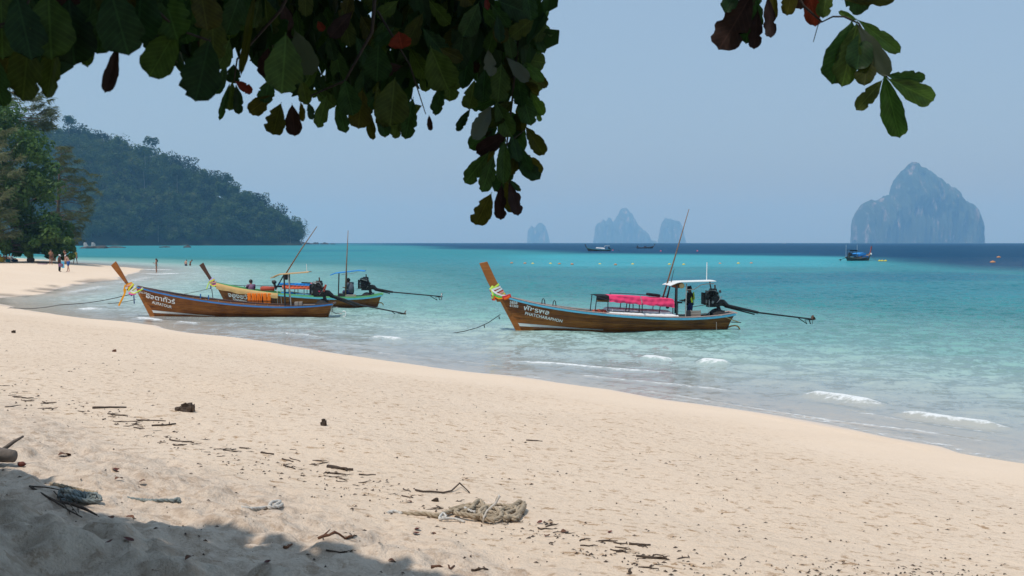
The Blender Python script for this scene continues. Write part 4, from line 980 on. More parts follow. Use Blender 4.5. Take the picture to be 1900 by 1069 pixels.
    for j in range(3 if not ring else 2):
        th = 2 * math.pi * j / (3 if not ring else 2) + .9; rad_ = (up * math.cos(th) + Vector((0, 1, 0)) * math.sin(th)); tan = d.cross(rad_)
        b0 = e2 + d * .04; L_ = .20
        pr.add([b0 + rad_ * .03 - tan * .03 - d * .02, b0 + rad_ * .03 + tan * .03 + d * .02, b0 + rad_ * L_ + tan * .07 + d * .04, b0 + rad_ * (L_ + .03), b0 + rad_ * L_ * .9 - tan * .07 - d * .04], [(0, 1, 2, 3, 4)])
    if ring: pr.tube([e2 + d * .02 + (up * math.cos(q) + Vector((0, 1, 0)) * math.sin(q)) * .2 for q in np.linspace(0, 2 * math.pi, 17)], .018, 5, False)
    pr.build('propeller', RUST if not ring else STEEL, sh)
    return en
def roof_sheet(root, name, prof, hw, mat, th=.03, under=None):
    """thin canopy lofted over a side profile"""
    mb = MB(); n = len(prof)
    top = [[Vector((x, y, z + .02 * (1 - (y / hw) ** 2))) for y in (-hw, -hw * .5, 0, hw * .5, hw)] for x, z in prof]
    bot = [[p - Vector((0, 0, th)) for p in row] for row in top]
    mb.sheet(top); mb.sheet([list(reversed(r_)) for r_ in bot])
    for j in (0, 4): mb.sheet([[top[i][j], bot[i][j]] for i in range(n)])
    for i in (0, n - 1): mb.sheet([[top[i][j], bot[i][j]] for j in range(5)])
    return mb.build(name, mat, root)
def valance(root, name, a, b, y, drop, mat, seed, scal=.03, lean=.10, sag=0.0, nseg=48):
    """hanging cloth side: from a=(x,z) to b=(x,z), with folds and a wavy hem"""
    mb = MB(); rows = []
    for i in range(nseg + 1):
        t = i / nseg; x = a[0] + (b[0] - a[0]) * t; zt = a[1] + (b[1] - a[1]) * t - sag * math.sin(math.pi * t); dr = drop[0] + (drop[1] - drop[0]) * t + scal * abs(math.sin(t * 19 + seed)) * .8 - scal * .5
        r_ = []
        for q in (0, .2, .4, .6, .8, 1):
            fo = .020 * math.sin(q * 9 + 2.2 * math.sin(t * 5 + seed) + seed) + .012 * math.sin(t * 60 + q * 4)
            r_.append(Vector((x, y - lean * math.sin(q * 1.7) - fo, zt - dr * q)))
        rows.append(r_)
    mb.sheet(rows); return mb.build(name, mat, root, True)
def ribbons(boat, base, d, col, tails, label, wid=.075, chord=.42, thick=.10):
    """bands of cloth bound round the prow, one mesh per colour"""
    root = empty('prow_ribbons', (0, 0, 0), 0, label, 'ribbons'); root.matrix_world = boat.matrix_world.copy()
    d = Vector((d[0], 0, d[1])).normalized(); c = Vector((-d.z, 0, d.x)) * -1; B = Vector((base[0], 0, base[1]))
    rd = random.Random(len(label))
    for i, cn in enumerate(col):
        mb = MB(); s = i * wid * .82; rows = []
        tl = rd.uniform(-.12, .12); gr = 1 + .06 * i
        for k in range(25):
            th = 2 * math.pi * k / 24; cc_, ss = math.cos(th), math.sin(th)
            px_ = chord / 2 * (abs(cc_) ** .6) * (1 if cc_ > 0 else -1); py_ = (thick / 2 + .03 + .012 * (i % 2)) * (abs(ss) ** .6) * (1 if ss > 0 else -1)
            p = B - d * (s + tl * px_ / chord) + c * px_ * gr + Vector((0, py_, 0)); rows.append([p, p - d * wid])
        mb.sheet(rows); mb.build('ribbon', RIB[cn], root, True)
    for (cn, pts, w) in tails:
        mb = MB(); rows = []
        for k, p in enumerate(pts):
            p = Vector(p); t = (Vector(pts[min(k + 1, len(pts) - 1)]) - Vector(pts[max(k - 1, 0)])).normalized()
            s_ = t.cross(Vector((0, 1, 0))); s_ = s_.normalized() if s_.length > .1 else Vector((1, 0, 0))
            rows.append([p - s_ * w / 2, p + Vector((0, -.015, 0)), p + s_ * w / 2])
        mb.sheet(rows); mb.build('ribbon', RIB[cn], root, True)
    return root
def posts(root, name, lst, mat, r=.02, y=0):
    for q in lst:
        mb = MB(); mb.tube([Vector(p) for p in q], r, 6); mb.build(name, mat, root)
def rod(name, pts, r, mat, label, cat, boat, group=None):
    mb = MB(); mb.tube(pts, r, 6); o = mb.build(name, mat, None, True); o.matrix_world = boat.matrix_world.copy(); return tag(o, label, cat, group)
def place_boat(label, u0, v0, yaw, group=None):
    p = at_z(u0, v0, 0.0); root = empty('longtail_boat', (p.x, p.y, 0.0), yaw, label, 'boat', group)
    root.matrix_world = Matrix.Translation(p) @ Matrix.Rotation(yaw, 4, 'Z'); return root, p
def stem_poly(f, z0, z1, w0, w1):
    return [(f(z0) - .01, z0), (f(z1) - .01, z1), (f(z1) + w1, z1), (f(z0) + w0, z0)]
def loose(o, boat): o.matrix_world = boat.matrix_world.copy(); return o

# ---------------------------------------------------------------- right boat: pink awning
bC, pC = place_boat('wooden longtail boat with a pink awning and white cover, floating at right', 958, 613, R(5))
sC = FPX / pC.y
def c(u, v): return ((u - 958) / sC, (613 - v) / sC)
HC = Hull([(-.66, 1.43), (-.28, 1.33), (.43, 1.13), (1.14, .99), (2.2, .83), (3.07, .735), (4.4, .61), (5.9, .53), (7.0, .51), (7.9, .56), (8.72, .66)], .95, 8.72)
fC = lambda z: -.02 - .53 * z
hull_, bvh = hull_parts(bC, HC, W_DARK, [('rubbing_strake', P_SKY, .012, -.085, .05, .08)], P_PINK, stem_poly(fC, -.15, 1.32, .20, .36), [c(922, 560), c(916, 545), c(903, 520), c(889, 488), c(904, 485), c(918, 515), c(931, 540), c(945, 558)], W_MID, boot=(P_WHITE, .40))
lettering('พัชรพล', HC, bvh, *c(970, 574.0), .33, -.20, bC, squash=.78, space=1.04); lettering('PHATCHARAPHON', HC, bvh, *c(972.5, 583.0), .165, -.21, bC, shear=.12, space=1.05)
lettering('5858', HC, bvh, *c(944.8, 562.5), .15, -.10, bC); lettering('61303', HC, bvh, *c(945.0, 568.3), .135, -.12, bC)
for u in (1011, 1032):
    x, z = c(u, 567); z = HC.zs(x) + .02; mb = MB(); mb.tube([(x - .06, .5, z), (x - .04, .5, z + .16), (x, .5, z + .22), (x + .05, .5, z + .16), (x + .07, .5, z)], .018, 6); mb.build('mooring_cleat', BLACKP, bC, True)
# white cabin cover
mb = MB(); rows = []
for t in np.linspace(0, 1, 26):
    x = c(1118, 0)[0] + t * (c(1256, 0)[0] - c(1118, 0)[0]); zt = c(0, 574.5)[1] + t * (c(0, 582.5)[1] - c(0, 574.5)[1]); zb = .57; k = min(1, t * 14, (1 - t) * 9 + .25)
    zt += .05; rows.append([(x, -.80, zb), (x, -.80, zb + (zt - zb) * .55 * k), (x, -.68, zb + (zt - zb) * .97 * k), (x, 0, zb + (zt - zb + .06) * k), (x, .74, zb + (zt - zb) * k), (x, .80, zb + (zt - zb) * .8 * k), (x, .80, zb)])
mb.sheet(rows); mb.build('cabin_cover', K_WHITE, bC, True)
yN, yF = -.80, .80
fp = [((1099.5, 581), (1103.5, 548)), ((1124, 576), (1124, 550)), ((1157, 578), (1160, 556)), ((1163, 578), (1165.5, 556)), ((1182.5, 580), (1182.5, 557)), ((1188, 581), (1188, 557)), ((1220, 582), (1222.5, 560)), ((1245.5, 586), (1245.5, 560))]
for (a, b) in fp: posts(bC, 'awning_post', [[(c(*a)[0], yN * .93, c(*a)[1]), (c(*b)[0], yN * .97, c(*b)[1])]], BLACKP, .019)
for (a, b) in fp[::2]: posts(bC, 'awning_post', [[(c(*a)[0] + .05, yF * .93, c(*a)[1]), (c(*b)[0] + .05, yF * .97, c(*b)[1])]], BLACKP, .019)
posts(bC, 'awning_rail', [[(c(1122, 575)[0], -.77, c(0, 575)[1]), (c(1221, 582)[0], -.77, c(0, 581.5)[1])], [(c(1135, 545)[0], .1, c(0, 544.5)[1]), (c(1180, 545)[0], .1, c(0, 546.5)[1]), (c(1246, 553)[0], .1, c(0, 552)[1])], [(c(1135, 547)[0], .1, c(0, 548)[1]), (c(1135, 545)[0], .1, c(0, 544.5)[1])]], BLACKP, .016)
roof_sheet(bC, 'awning', [c(1126, 548), c(1150, 548.6), c(1180, 550.5), c(1215, 553), c(1247, 555.2)], .80, K_PINK, .02)
valance(bC, 'awning_valance', c(1125.5, 547.6), c(1247, 555), -.82, (.235, .31), K_PINK, 2.0, .035, .07)
valance(bC, 'awning_valance', c(1125.5, 549), c(1247, 555), .80, (.2, .25), K_PINK, 4.0, .03, -.05)
roof_sheet(bC, 'awning_end', [c(1103, 548), c(1114, 547.4), c(1126, 547.8)], .80, K_BLACK, .02)
valance(bC, 'awning_end_flap', c(1103.2, 547.8), c(1125.5, 547.8), -.825, (.15, .165), K_BLACK, 1.0, .0, .02, nseg=10); valance(bC, 'awning_end_flap', c(1103.2, 554.6), c(1125.5, 555.2), -.815, (.085, .085), K_BROWN, 1.0, .0, .0, nseg=10)
mb = MB(); mb.tube([(c(1183, 548)[0], -.9, c(0, 548)[1]), (c(1186, 560)[0], -.945, c(0, 560)[1]), (c(1185, 561)[0], -.93, c(0, 562)[1])], .018, 5); mb.build('tie_cord', ALU, bC)
rt = MB(); rt.box((c(1214, 548)[0], -.2, c(0, 548.6)[1] + .02), (.50, .5, .115), (0, .12, 0), bev=.045); loose(rt.build('rolled_tarp', K_BLACK, None, True), bC); tag(bpy.data.objects['rolled_tarp'], 'black rolled tarp lying on the pink awning', 'tarp')
x, z = c(1237, 570); mb = MB(); mb.ball((x, -.6, z), (.07, .07, .06), 8, 6); mb.build('lantern', BLACKP, bC)
for i, (u, v) in enumerate(((1102, 577.5), (1110, 577), (1117, 577.5))):
    x, z = c(u, v); mb = MB(); mb.box((x, -.55, z), (.17, .34, .13), (.1 * i, .15 - .1 * i, .2), bev=.035); mb.box((x + .02, -.60, z + .06), (.11, .22, .06), (0, .2, .1), bev=.02)
    o = loose(mb.build('folded_life_jacket', K_REDV, None, True), bC); tag(o, 'faded red folded life jacket, %s in the row before the white cover' % ('first' if i == 0 else 'middle one' if i == 1 else 'last'), 'life jacket', 'red life jackets by the white cover')
# helm canopy, posts, antenna
roof_sheet(bC, 'helm_canopy', [c(1240.5, 529.5), c(1254, 524.0), c(1262, 522.6), c(1290, 522.0), c(1327.5, 521.2)], .72, P_WHITE, .022)
mb = MB(); mb.slab([c(1250, 528), c(1262, 526), c(1268, 525), c(1268, 533.5), c(1257, 535)], .9); mb.build('canopy_bracket', K_BROWN, bC)
mb = MB(); x, z = c(1263.5, 530); mb.ball((x, -.62, z), (.11, .05, .11), 12, 8); loose(mb.build('woven_hat', P_TAN, None, True), bC); tag(bpy.data.objects['woven_hat'], 'round tan woven hat hanging under the white helm canopy', 'hat')
posts(bC, 'canopy_post', [[(c(1252.5, 588)[0], -.72, c(0, 589)[1]), (c(1254, 530)[0], -.66, c(0, 529)[1])]], BLACKP, .034)
posts(bC, 'canopy_post', [[(c(1270, 588)[0], -.70, c(0, 589)[1]), (c(1272.5, 527)[0], -.64, c(0, 526)[1])]], ALU, .026)
posts(bC, 'canopy_post', [[(c(1265, 585)[0], .66, c(0, 585)[1]), (c(1266, 526)[0], .62, c(0, 526)[1])]], BLACKP, .03)
posts(bC, 'canopy_post', [[(c(1327.5, 543)[0], -.1, c(0, 545)[1]), (c(1323.5, 529)[0], -.1, c(0, 529)[1])], [(c(1323.5, 529)[0], -.1, c(0, 529)[1]), (c(1323, 523)[0], -.1, c(0, 522)[1])]], RUST, .026)
posts(bC, 'canopy_brace', [[(c(1272, 537)[0], -.62, c(0, 537.5)[1]), (c(1288, 536.5)[0], -.6, c(0, 536.5)[1]), (c(1299, 529)[0], -.6, c(0, 529)[1]), (c(1309, 527)[0], -.6, c(0, 527)[1]), (c(1325, 527)[0], -.6, c(0, 526)[1])]], P_PINK, .018)
posts(bC, 'antenna', [[(c(1318, 522)[0], 0, c(0, 522)[1]), (c(1318.5, 487)[0], 0, c(0, 487)[1])]], P_WHITE, .018)
posts(bC, 'fuel_line', [[(c(1319.5, 585)[0], -.3, c(0, 586)[1]), (c(1319.5, 557)[0], -.3, c(0, 557)[1])]], P_WHITE, .008)
engine(bC, *c(1329, 557), 1.02, c(1523, 595.5), c(1418, 582.5), (c(1289, 571)[0], -.2, c(0, 570.5)[1]), 3, ((-.05, -.10, (.10, .06, .10), STEEL),))
mb = MB(); rows = []                                                 # black cover over the stern mount
for t in np.linspace(0, 1, 9):
    x = c(1326, 0)[0] + t * (c(1364, 0)[0] - c(1326, 0)[0]); zt = HC.zs(x) + .02 + .27 * math.sin(math.pi * min(1, t * 1.25 + .12)) ** .8 * (1 - .25 * t); rows.append([(x, y, HC.zs(x) - .04 + (zt - HC.zs(x) + .04) * (1 - abs(y / .56) ** 2.5)) for y in (-.56, -.4, -.2, 0, .2, .4, .56)])
mb.sheet(rows); mb.build('engine_mount_cover', RUBBER, bC, True)
posts(bC, 'stern_rope', [[(c(1335, 580)[0], -.62, HC.zs(c(1335, 0)[0]) + .03), (c(1349, 590)[0], -.60, c(0, 589.5)[1]), (c(1366, 596)[0], -.35, c(0, 596)[1]), (c(1378, 599)[0], -.2, c(0, 599.5)[1])]], P_TAN, .022)
posts(bC, 'stern_bracket', [[(c(1362, 594)[0], -.3, c(0, 594)[1]), (c(1357, 604)[0], -.3, c(0, 604)[1]), (c(1355, 612)[0], -.3, c(0, 612)[1])], [(c(1365, 594)[0], .1, c(0, 594)[1]), (c(1360, 608)[0], .1, c(0, 611)[1])], [(c(1362, 599)[0], -.3, c(0, 599)[1]), (c(1382, 600.5)[0], -.2, c(0, 600.5)[1])]], BLACKP, .02)
posts(bC, 'rope_fender', [[(c(u, v)[0], -.2, c(u, v)[1]) for u, v in ((1358, 609), (1364, 606.8), (1371, 606), (1376, 607.5), (1379, 611), (1379.5, 615))]], P_TAN, .035)
posts(bC, 'tie_strap', [[(c(1327, 597)[0], -.82, c(0, 597.5)[1]), (c(1328.5, 612)[0], -.71, c(0, 612)[1])]], P_PINK, .012)
ribbons(bC, c(917, 531), c(889 - 903 + 958, 613 - (520 - 488)), ['lime', 'white', 'red', 'white', 'red', 'salmon', 'yellow', 'red'], [
    ('white', [(*c(911, 537)[:1], -.09, c(0, 537)[1]), (c(920, 0)[0], -.16, c(0, 544)[1]), (c(930, 0)[0], -.2, c(0, 548)[1]), (c(942, 0)[0], -.2, c(0, 548)[1])], .06),
    ('green', [(c(915, 0)[0], -.10, c(0, 545)[1]), (c(924, 0)[0], -.19, c(0, 550.5)[1]), (c(936, 0)[0], -.24, c(0, 550)[1]), (c(944, 0)[0], -.22, c(0, 547)[1])], .06),
    ('orange', [(c(917, 0)[0], -.10, c(0, 549)[1]), (c(924, 0)[0], -.2, c(0, 553.5)[1]), (c(936, 0)[0], -.24, c(0, 553)[1]), (c(947, 0)[0], -.2, c(0, 549)[1])], .055),
    ('red', [(c(931, 0)[0], -.27, c(0, 552)[1]), (c(939, 0)[0], -.25, c(0, 550)[1]), (c(947, 0)[0], -.22, c(0, 547.5)[1])], .14), ('vermilion', [(c(934, 0)[0], -.29, c(0, 554)[1]), (c(941, 0)[0], -.27, c(0, 552)[1]), (c(945, 0)[0], -.24, c(0, 549)[1])], .10),
    ('lime', [(c(911, 0)[0], -.09, c(0, 537)[1]), (c(914, 0)[0], -.12, c(0, 545)[1]), (c(914, 0)[0], -.12, c(0, 552)[1])], .06), ('green', [(c(913.5, 0)[0], -.13, c(0, 548)[1]), (c(915, 0)[0], -.13, c(0, 553)[1])], .05),
    ('vermilion', [(c(916, 0)[0], -.13, c(0, 549)[1]), (c(917, 0)[0], -.14, c(0, 557)[1])], .06), ('lime', [(c(917, 0)[0], .0, c(0, 526)[1]), (c(912, 0)[0], -.08, c(0, 534)[1]), (c(909, 0)[0], -.10, c(0, 537)[1])], .10)],
    'lime, white and red ribbons bound round the prow of the pink-awning boat')
rod('bamboo_pole', [(c(1236, 553)[0], .2, c(0, 556)[1]), (c(1262, 470)[0], .25, c(0, 470)[1]), (c(1287, 387)[0], .3, c(0, 386.5)[1])], [.036, .028, .014], BAMBOO, 'long dark bamboo pole leaning up beside the white helm canopy', 'pole', bC)
rod('fishing_rod', [(c(1243, 553)[0], .0, c(0, 556)[1]), (c(1250, 525)[0], .0, c(0, 525)[1]), (c(1255, 503)[0], .0, c(0, 502)[1]), (c(1258, 499)[0], .0, c(0, 499.5)[1])], [.022, .016, .010, .004], BLACKP, 'black fishing rod standing beside the long bamboo pole', 'fishing rod', bC)
rod('short_stick', [(c(1239, 553)[0], -.2, c(0, 555)[1]), (c(1245, 532)[0], -.2, c(0, 531)[1])], [.02, .012], BLACKP, 'short black stick between the pole and the fishing rod', 'stick', bC)
x, z = c(1288, 582); ZF = HC.zs(x)
cr = empty('wooden_crate', (0, 0, 0), 0, 'grey slatted crate standing on the deck behind the white cover', 'crate'); cr.matrix_world = bC.matrix_world.copy()
for i in range(4): mb = MB(); mb.box((x + .03, -.66, ZF - .02 + .085 * i), (.40, .025, .07)); mb.build('slat', W_GREY, cr)
for sx_ in (-.17, .22): mb = MB(); mb.box((x + sx_, -.66 + .02, ZF + .10), (.05, .03, .36)); mb.build('corner_post', W_GREY, cr)
mb = MB(); mb.box((x + .03, -.45, ZF + .08), (.38, .38, .33)); mb.build('crate_body', W_GREY, cr); mb = MB(); mb.box((x - .24, -.5, ZF + .09), (.14, .4, .34), bev=.02); mb.build('tank', BLACKP, cr)
rp = MB(); rp.tube([c(928, 583)[:1] + (-.1,) + c(0, 583)[1:], (c(905, 0)[0], -.2, c(0, 598)[1]), (c(885, 0)[0], -.4, c(0, 606)[1]), (c(862, 0)[0], -.6, c(0, 611.5)[1]), (c(835, 0)[0], -.8, c(0, 615)[1]), (c(800, 0)[0], -1, c(0, 616)[1] - .05)], .016, 5)
for u, v in ((897, 602), (924.5, 586)): rp.tube([(c(u, v)[0], -.3, c(u, v)[1]), (c(u + 1, v + 5)[0], -.3, c(u, v + 5)[1])], .02, 5)
tag(loose(rp.build('mooring_rope', BLACKP, None), bC), 'dark mooring rope sagging into the sea from the bow of the pink-awning boat', 'rope')

# ---------------------------------------------------------------- left front boat
bA, pA = place_boat('varnished longtail boat with a blue rail and no awning, nearest the beach at left', 280, 587, R(3))
sA = FPX / pA.y
def c(u, v): return ((u - 280) / sA, (587 - v) / sA)
HA = Hull([(-.62, 1.41), (-.25, 1.32), (.73, 1.10), (1.6, .95), (2.43, .82), (4.1, .60), (5.8, .50), (6.9, .49), (7.8, .52), (8.55, .60)], .93, 8.55)
hull_, bvh = hull_parts(bA, HA, W_DARK, [('rubbing_strake', P_BLUE, .012, -.065, .05, .065)], P_BROWN, stem_poly(lambda z: -.02 - .50 * z, -.15, 1.30, .20, .36), [c(250, 545), c(240, 533), c(226, 515), c(208.5, 492.5), c(217.5, 484.5), c(229, 505), c(240, 526), c(256, 541)], W_MID, boot=(P_WHITE, .37))
lettering('อัลตาทัวร์', HA, bvh, *c(272.5, 551.8), .38, -.20, bA, squash=.8, space=1.02); lettering('AUTATOUR', HA, bvh, *c(284.0, 562.6), .18, -.24, bA, shear=.05); lettering('กบ.๖๐', HA, bvh, *c(261, 543.5), .15, -.10, bA)
roof_sheet(bA, 'helm_canopy', [c(504, 515.2), c(512, 511.0), c(519, 508.4), c(540, 506.8), c(574, 504.2)], .62, P_TAN, .04)
posts(bA, 'canopy_post', [[(c(531, 571)[0], -.62, c(0, 572)[1]), (c(529, 509)[0], -.55, c(0, 508)[1])]], BLACKP, .04)
posts(bA, 'canopy_post', [[(c(542, 571)[0], -.60, c(0, 572)[1]), (c(537, 509)[0], -.55, c(0, 508)[1])]], ALU, .03)
posts(bA, 'canopy_post', [[(c(533, 566)[0], .5, c(0, 566)[1]), (c(533, 509)[0], .5, c(0, 508)[1])]], BLACKP, .03)
posts(bA, 'canopy_brace', [[(c(511, 536)[0], -.1, c(0, 537)[1]), (c(527, 509)[0], -.1, c(0, 509)[1])]], BLACKP, .03)
mb = MB(); x, z = c(532, 514); mb.box((x, -.3, z), (.12, .2, .26), bev=.03); mb.build('hanging_bag', BLACKP, bA)
posts(bA, 'antenna', [[(c(568.5, 506)[0], 0, c(0, 506)[1]), (c(567.5, 492)[0], 0, c(0, 490)[1])]], P_WHITE, .012)
rod('bamboo_pole', [(c(527, 509)[0], .1, c(0, 511)[1]), (c(556, 465)[0], .1, c(0, 465)[1]), (c(587, 420)[0], .1, c(0, 420)[1])], [.036, .03, .018], BAMBOO, 'reddish bamboo pole slanting up from the tan helm canopy', 'pole', bA)
engine(bA, *c(590, 539), 1.05, c(749, 583.5), c(665, 566.5), (c(537, 541)[0], -.2, c(0, 541)[1]), 5, ((.30, .10, (.10, .06, .34), K_REDV), (-.15, .33, (.14, .05, .05), P_WHITE), (.05, -.05, (.08, .06, .05), K_PINK)))
mb = MB(); rows = []
for t in np.linspace(0, 1, 9):
    x = c(584, 0)[0] + t * (c(617, 0)[0] - c(584, 0)[0]); h = .30 * math.sin(math.pi * min(1, t * 1.1 + .1)); rows.append([(x, y, HA.zs(x) - .03 + h * (1 - abs(y / .5) ** 2.5)) for y in (-.5, -.3, 0, .3, .5)])
mb.sheet(rows); mb.build('engine_mount_cover', RUBBER, bA, True)
cr = empty('wooden_crate', (0, 0, 0), 0, 'light brown two-part crate on the stern deck near the tan canopy', 'crate'); cr.matrix_world = bA.matrix_world.copy()
for u in (551, 558.3): x, z = c(u, 558); mb = MB(); mb.box((x, -.4, HA.zs(x) + .08), (.16, .35, .24), bev=.012); mb.build('crate_body', W_GREY, cr)
mb = MB(); x, z = c(580, 562); mb.box((x, -.3, HA.zs(x) + .03), (1.1, .5, .03)); mb.build('stern_board', W_OLD, bA)
posts(bA, 'stern_bracket', [[(c(615, 570)[0], -.2, c(0, 570)[1]), (c(626, 571)[0], -.2, c(0, 571)[1])], [(c(617, 571)[0], -.2, c(0, 571)[1]), (c(615, 580)[0], -.2, c(0, 580)[1])], [(c(613, 578)[0], .1, c(0, 578)[1]), (c(620, 583)[0], .1, c(0, 583)[1]), (c(633, 583)[0], .1, c(0, 583.5)[1])]], ALU, .02)
mb = MB(); x, z = c(637, 583.5); mb.tube([(x + .09 * math.cos(q), -.1, z + .13 * math.sin(q)) for q in np.linspace(-2.2, 2.4, 14)], .028, 6); mb.build('rope_fender', P_WHITE, bA, True)
ribbons(bA, c(239, 526), c(209 - 226 + 280, 587 - (515 - 492)), ['orange', 'salmon', 'orange', 'yellow', 'black', 'white', 'yellow', 'white', 'navy'], [
    ('orange', [(c(236, 0)[0], -.10, c(0, 536)[1]), (c(234, 0)[0], -.14, c(0, 545)[1]), (c(229, 0)[0], -.14, c(0, 555)[1]), (c(223, 0)[0], -.14, c(0, 567)[1])], .085), ('orange', [(c(235, 0)[0], -.10, c(0, 528)[1]), (c(233, 0)[0], -.13, c(0, 538)[1]), (c(234, 0)[0], -.12, c(0, 545)[1])], .07),
    ('white', [(c(245, 0)[0], -.12, c(0, 540)[1]), (c(253, 0)[0], -.22, c(0, 543)[1]), (c(262, 0)[0], -.22, c(0, 537)[1]), (c(268, 0)[0], -.2, c(0, 534)[1])], .07), ('lime', [(c(245, 0)[0], -.13, c(0, 543)[1]), (c(253, 0)[0], -.24, c(0, 544)[1]), (c(262, 0)[0], -.25, c(0, 539)[1]), (c(270, 0)[0], -.22, c(0, 535)[1])], .06),
    ('pink', [(c(241, 0)[0], -.12, c(0, 543)[1]), (c(248, 0)[0], -.2, c(0, 546)[1]), (c(256, 0)[0], -.25, c(0, 544.5)[1])], .07), ('red', [(c(258, 0)[0], -.24, c(0, 539)[1]), (c(265, 0)[0], -.22, c(0, 535)[1])], .05), ('navy', [(c(251.5, 0)[0], -.2, c(0, 546)[1]), (c(252, 0)[0], -.2, c(0, 563)[1])], .05)],
    'orange, white and lime ribbons with a long orange tail on the prow nearest the beach', chord=.33)
for u in (366, 381): x, z = c(u, 553); mb = MB(); mb.tube([(x, .62, HA.zs(x) - .05), (x, .62, HA.zs(x) + .17)], .03, 6); mb.build('tholepin', P_BLUE, bA)
def long_rope(name, pts, r, mat, label, sagz=0.0):
    mb = MB(); P = []
    for a, b in zip(pts[:-1], pts[1:]):
        for t in np.linspace(0, 1, 9)[:-1]: p = a.lerp(b, t); p.z -= sagz * math.sin(math.pi * t); P.append(p)
    P.append(pts[-1]); mb.tube(P, r, 5); return tag(mb.build(name, mat), label, 'rope')
MA_ = bA.matrix_world
g1 = G(20, 572); g2 = G(-40, 573)
long_rope('mooring_rope', [MA_ @ Vector((c(244, 0)[0], 0, c(0, 546)[1])), Vector((at_z(110, 566, .45))), g1 + Vector((0, 0, .02)), g2 + Vector((0, 0, .02))], .018, BLACKP, 'dark mooring rope running from the orange-ribboned prow to the sand at left', .10)
long_rope('mooring_rope', [MA_ @ Vector((c(252, 0)[0], 0, c(0, 556)[1])), at_z(200, 563.5, .2)], .016, BLACKP, 'short lower rope from the stem of the boat nearest the beach', .03)

# ---------------------------------------------------------------- left rear boat: blue and orange awning
bB, pB = place_boat('longtail boat with a blue and orange awning, behind the other at left', 424, 571.5, R(4))
sB = FPX / pB.y
def c(u, v): return ((u - 424) / sB, (571.5 - v) / sB)
HB = Hull([(-.62, 1.30), (-.25, 1.22), (.5, 1.06), (1.4, .92), (2.6, .78), (4.2, .64), (5.6, .56), (6.6, .55), (7.4, .60), (8.1, .71)], .90, 8.1)
hull_, bvh = hull_parts(bB, HB, W_DARK, [('rubbing_strake', P_CYAN, .012, -.10, .045, .08), ('upper_strake', P_GREEN, .014, -.02, .04, .085)], P_GREEN, stem_poly(lambda z: -.02 - .50 * z, -.15, 1.25, .20, .34), [c(404, 535), c(394, 527), c(385, 512), c(371.5, 492), c(379, 487), c(386, 502), c(394, 516), c(410, 533)], W_PROW2)
lettering('จองขวัญ', HB, bvh, *c(424, 550.0), .40, -.14, bB, squash=.8, space=1.0); lettering('Chongkwan', HB, bvh, *c(433, 556.0), .16, -.17, bB)
mb = MB(); rows = []
for i in range(33):                                                   # tan cloth folded over the near gunwale
    t = i / 32; u = 403 + t * (519 - 403); x = c(u, 0)[0]; ue = (x + .62) / (8.1 + .62); e = HB.edge(ue, -1); dr = .27 + .02 * math.sin(t * 22) - .05 * t
    rows.append([(x, e.y + .22, e.z + .03), (x, e.y + .02, e.z + .055), (x, e.y - .09, e.z + .03), (x, e.y - .115 - .01 * math.sin(t * 31), e.z - dr * .5), (x, e.y - .10 - .014 * math.sin(t * 40), e.z - dr)])
mb.sheet(rows); mb.build('gunwale_cloth', K_TAN, bB, True)
def life_jacket(boat, x, y, z, w, h, label, mat=K_SAFE, seed=0):
    root = empty('life_jacket', (0, 0, 0), 0, label, 'life jacket', 'orange life jackets hanging over the side'); root.matrix_world = boat.matrix_world.copy()
    for s_ in (-1, 1):
        mb = MB(); mb.box((x + s_ * w * .26, y, z), (w * .46, .09, h), (0, .05 * s_, 0), bev=.03); mb.build('panel', mat, root, True)
    mb = MB(); mb.box((x, y - .03, z - h * .18), (w * 1.02, .07, .035)); mb.box((x, y - .03, z - h * .46), (w * .98, .06, .03)); mb.build('strap', K_BLACK, root)
    mb = MB(); mb.box((x, y + .01, z - h * .40), (w * .9, .08, .06), bev=.02); mb.build('collar', mat, root, True); return root
for i, (u0, u1, lb) in enumerate(((463.5, 476.5, 'broad orange life jacket hanging nearest the lettering on the boat side'), (477, 483.5, 'narrow orange life jacket, second from the lettering'), (484, 490, 'narrow orange life jacket beside the broad sternward one'), (492.5, 506, 'broad orange life jacket hanging nearest the helm post of the boat side'))):
    x = c((u0 + u1) / 2, 0)[0]; e = HB.edge((x + .62) / 8.72, -1); life_jacket(bB, x, e.y - .10, c(0, 553.6)[1], (u1 - u0) / sB * 1.06, .60, lb, K_SAFE, i)
yN, yF = -.72, .72
bb = [(517, 549), (532, 548), (549, 548), (566, 549), (589, 550)]
for k, (u, v) in enumerate(bb):
    posts(bB, 'awning_post', [[(c(u, v)[0], yN, HB.zs(c(u, v)[0])), (c(u, 0)[0], yN, c(0, 529)[1])], [(c(u, v)[0], yF, HB.zs(c(u, v)[0])), (c(u, 0)[0], yF, c(0, 528)[1])]], P_WHITE if k == 0 else BLACKP, .018)
roof_sheet(bB, 'awning', [c(517, 527.5), c(530, 526.6), c(550, 526.4), c(575, 526.8), c(594, 525.6)], .74, K_BLUE, .02)
valance(bB, 'awning_valance', c(519, 523.6), c(582, 526.2), -.75, (.13, .10), K_BLUE, 1.0, .01, .03); valance(bB, 'awning_valance', c(526.5, 528.0), c(590, 529.6), -.77, (.215, .20), K_ORNG, 3.0, .015, .03); valance(bB, 'awning_end_flap', c(516, 529), c(526, 529), -.745, (.10, .10), K_BLACK, 1.0, 0, 0, nseg=8)
valance(bB, 'awning_top_cloth', c(577, 524.2), c(600, 525), -.5, (.10, .10), K_ORNG, 2.0, .01, .02, nseg=12)
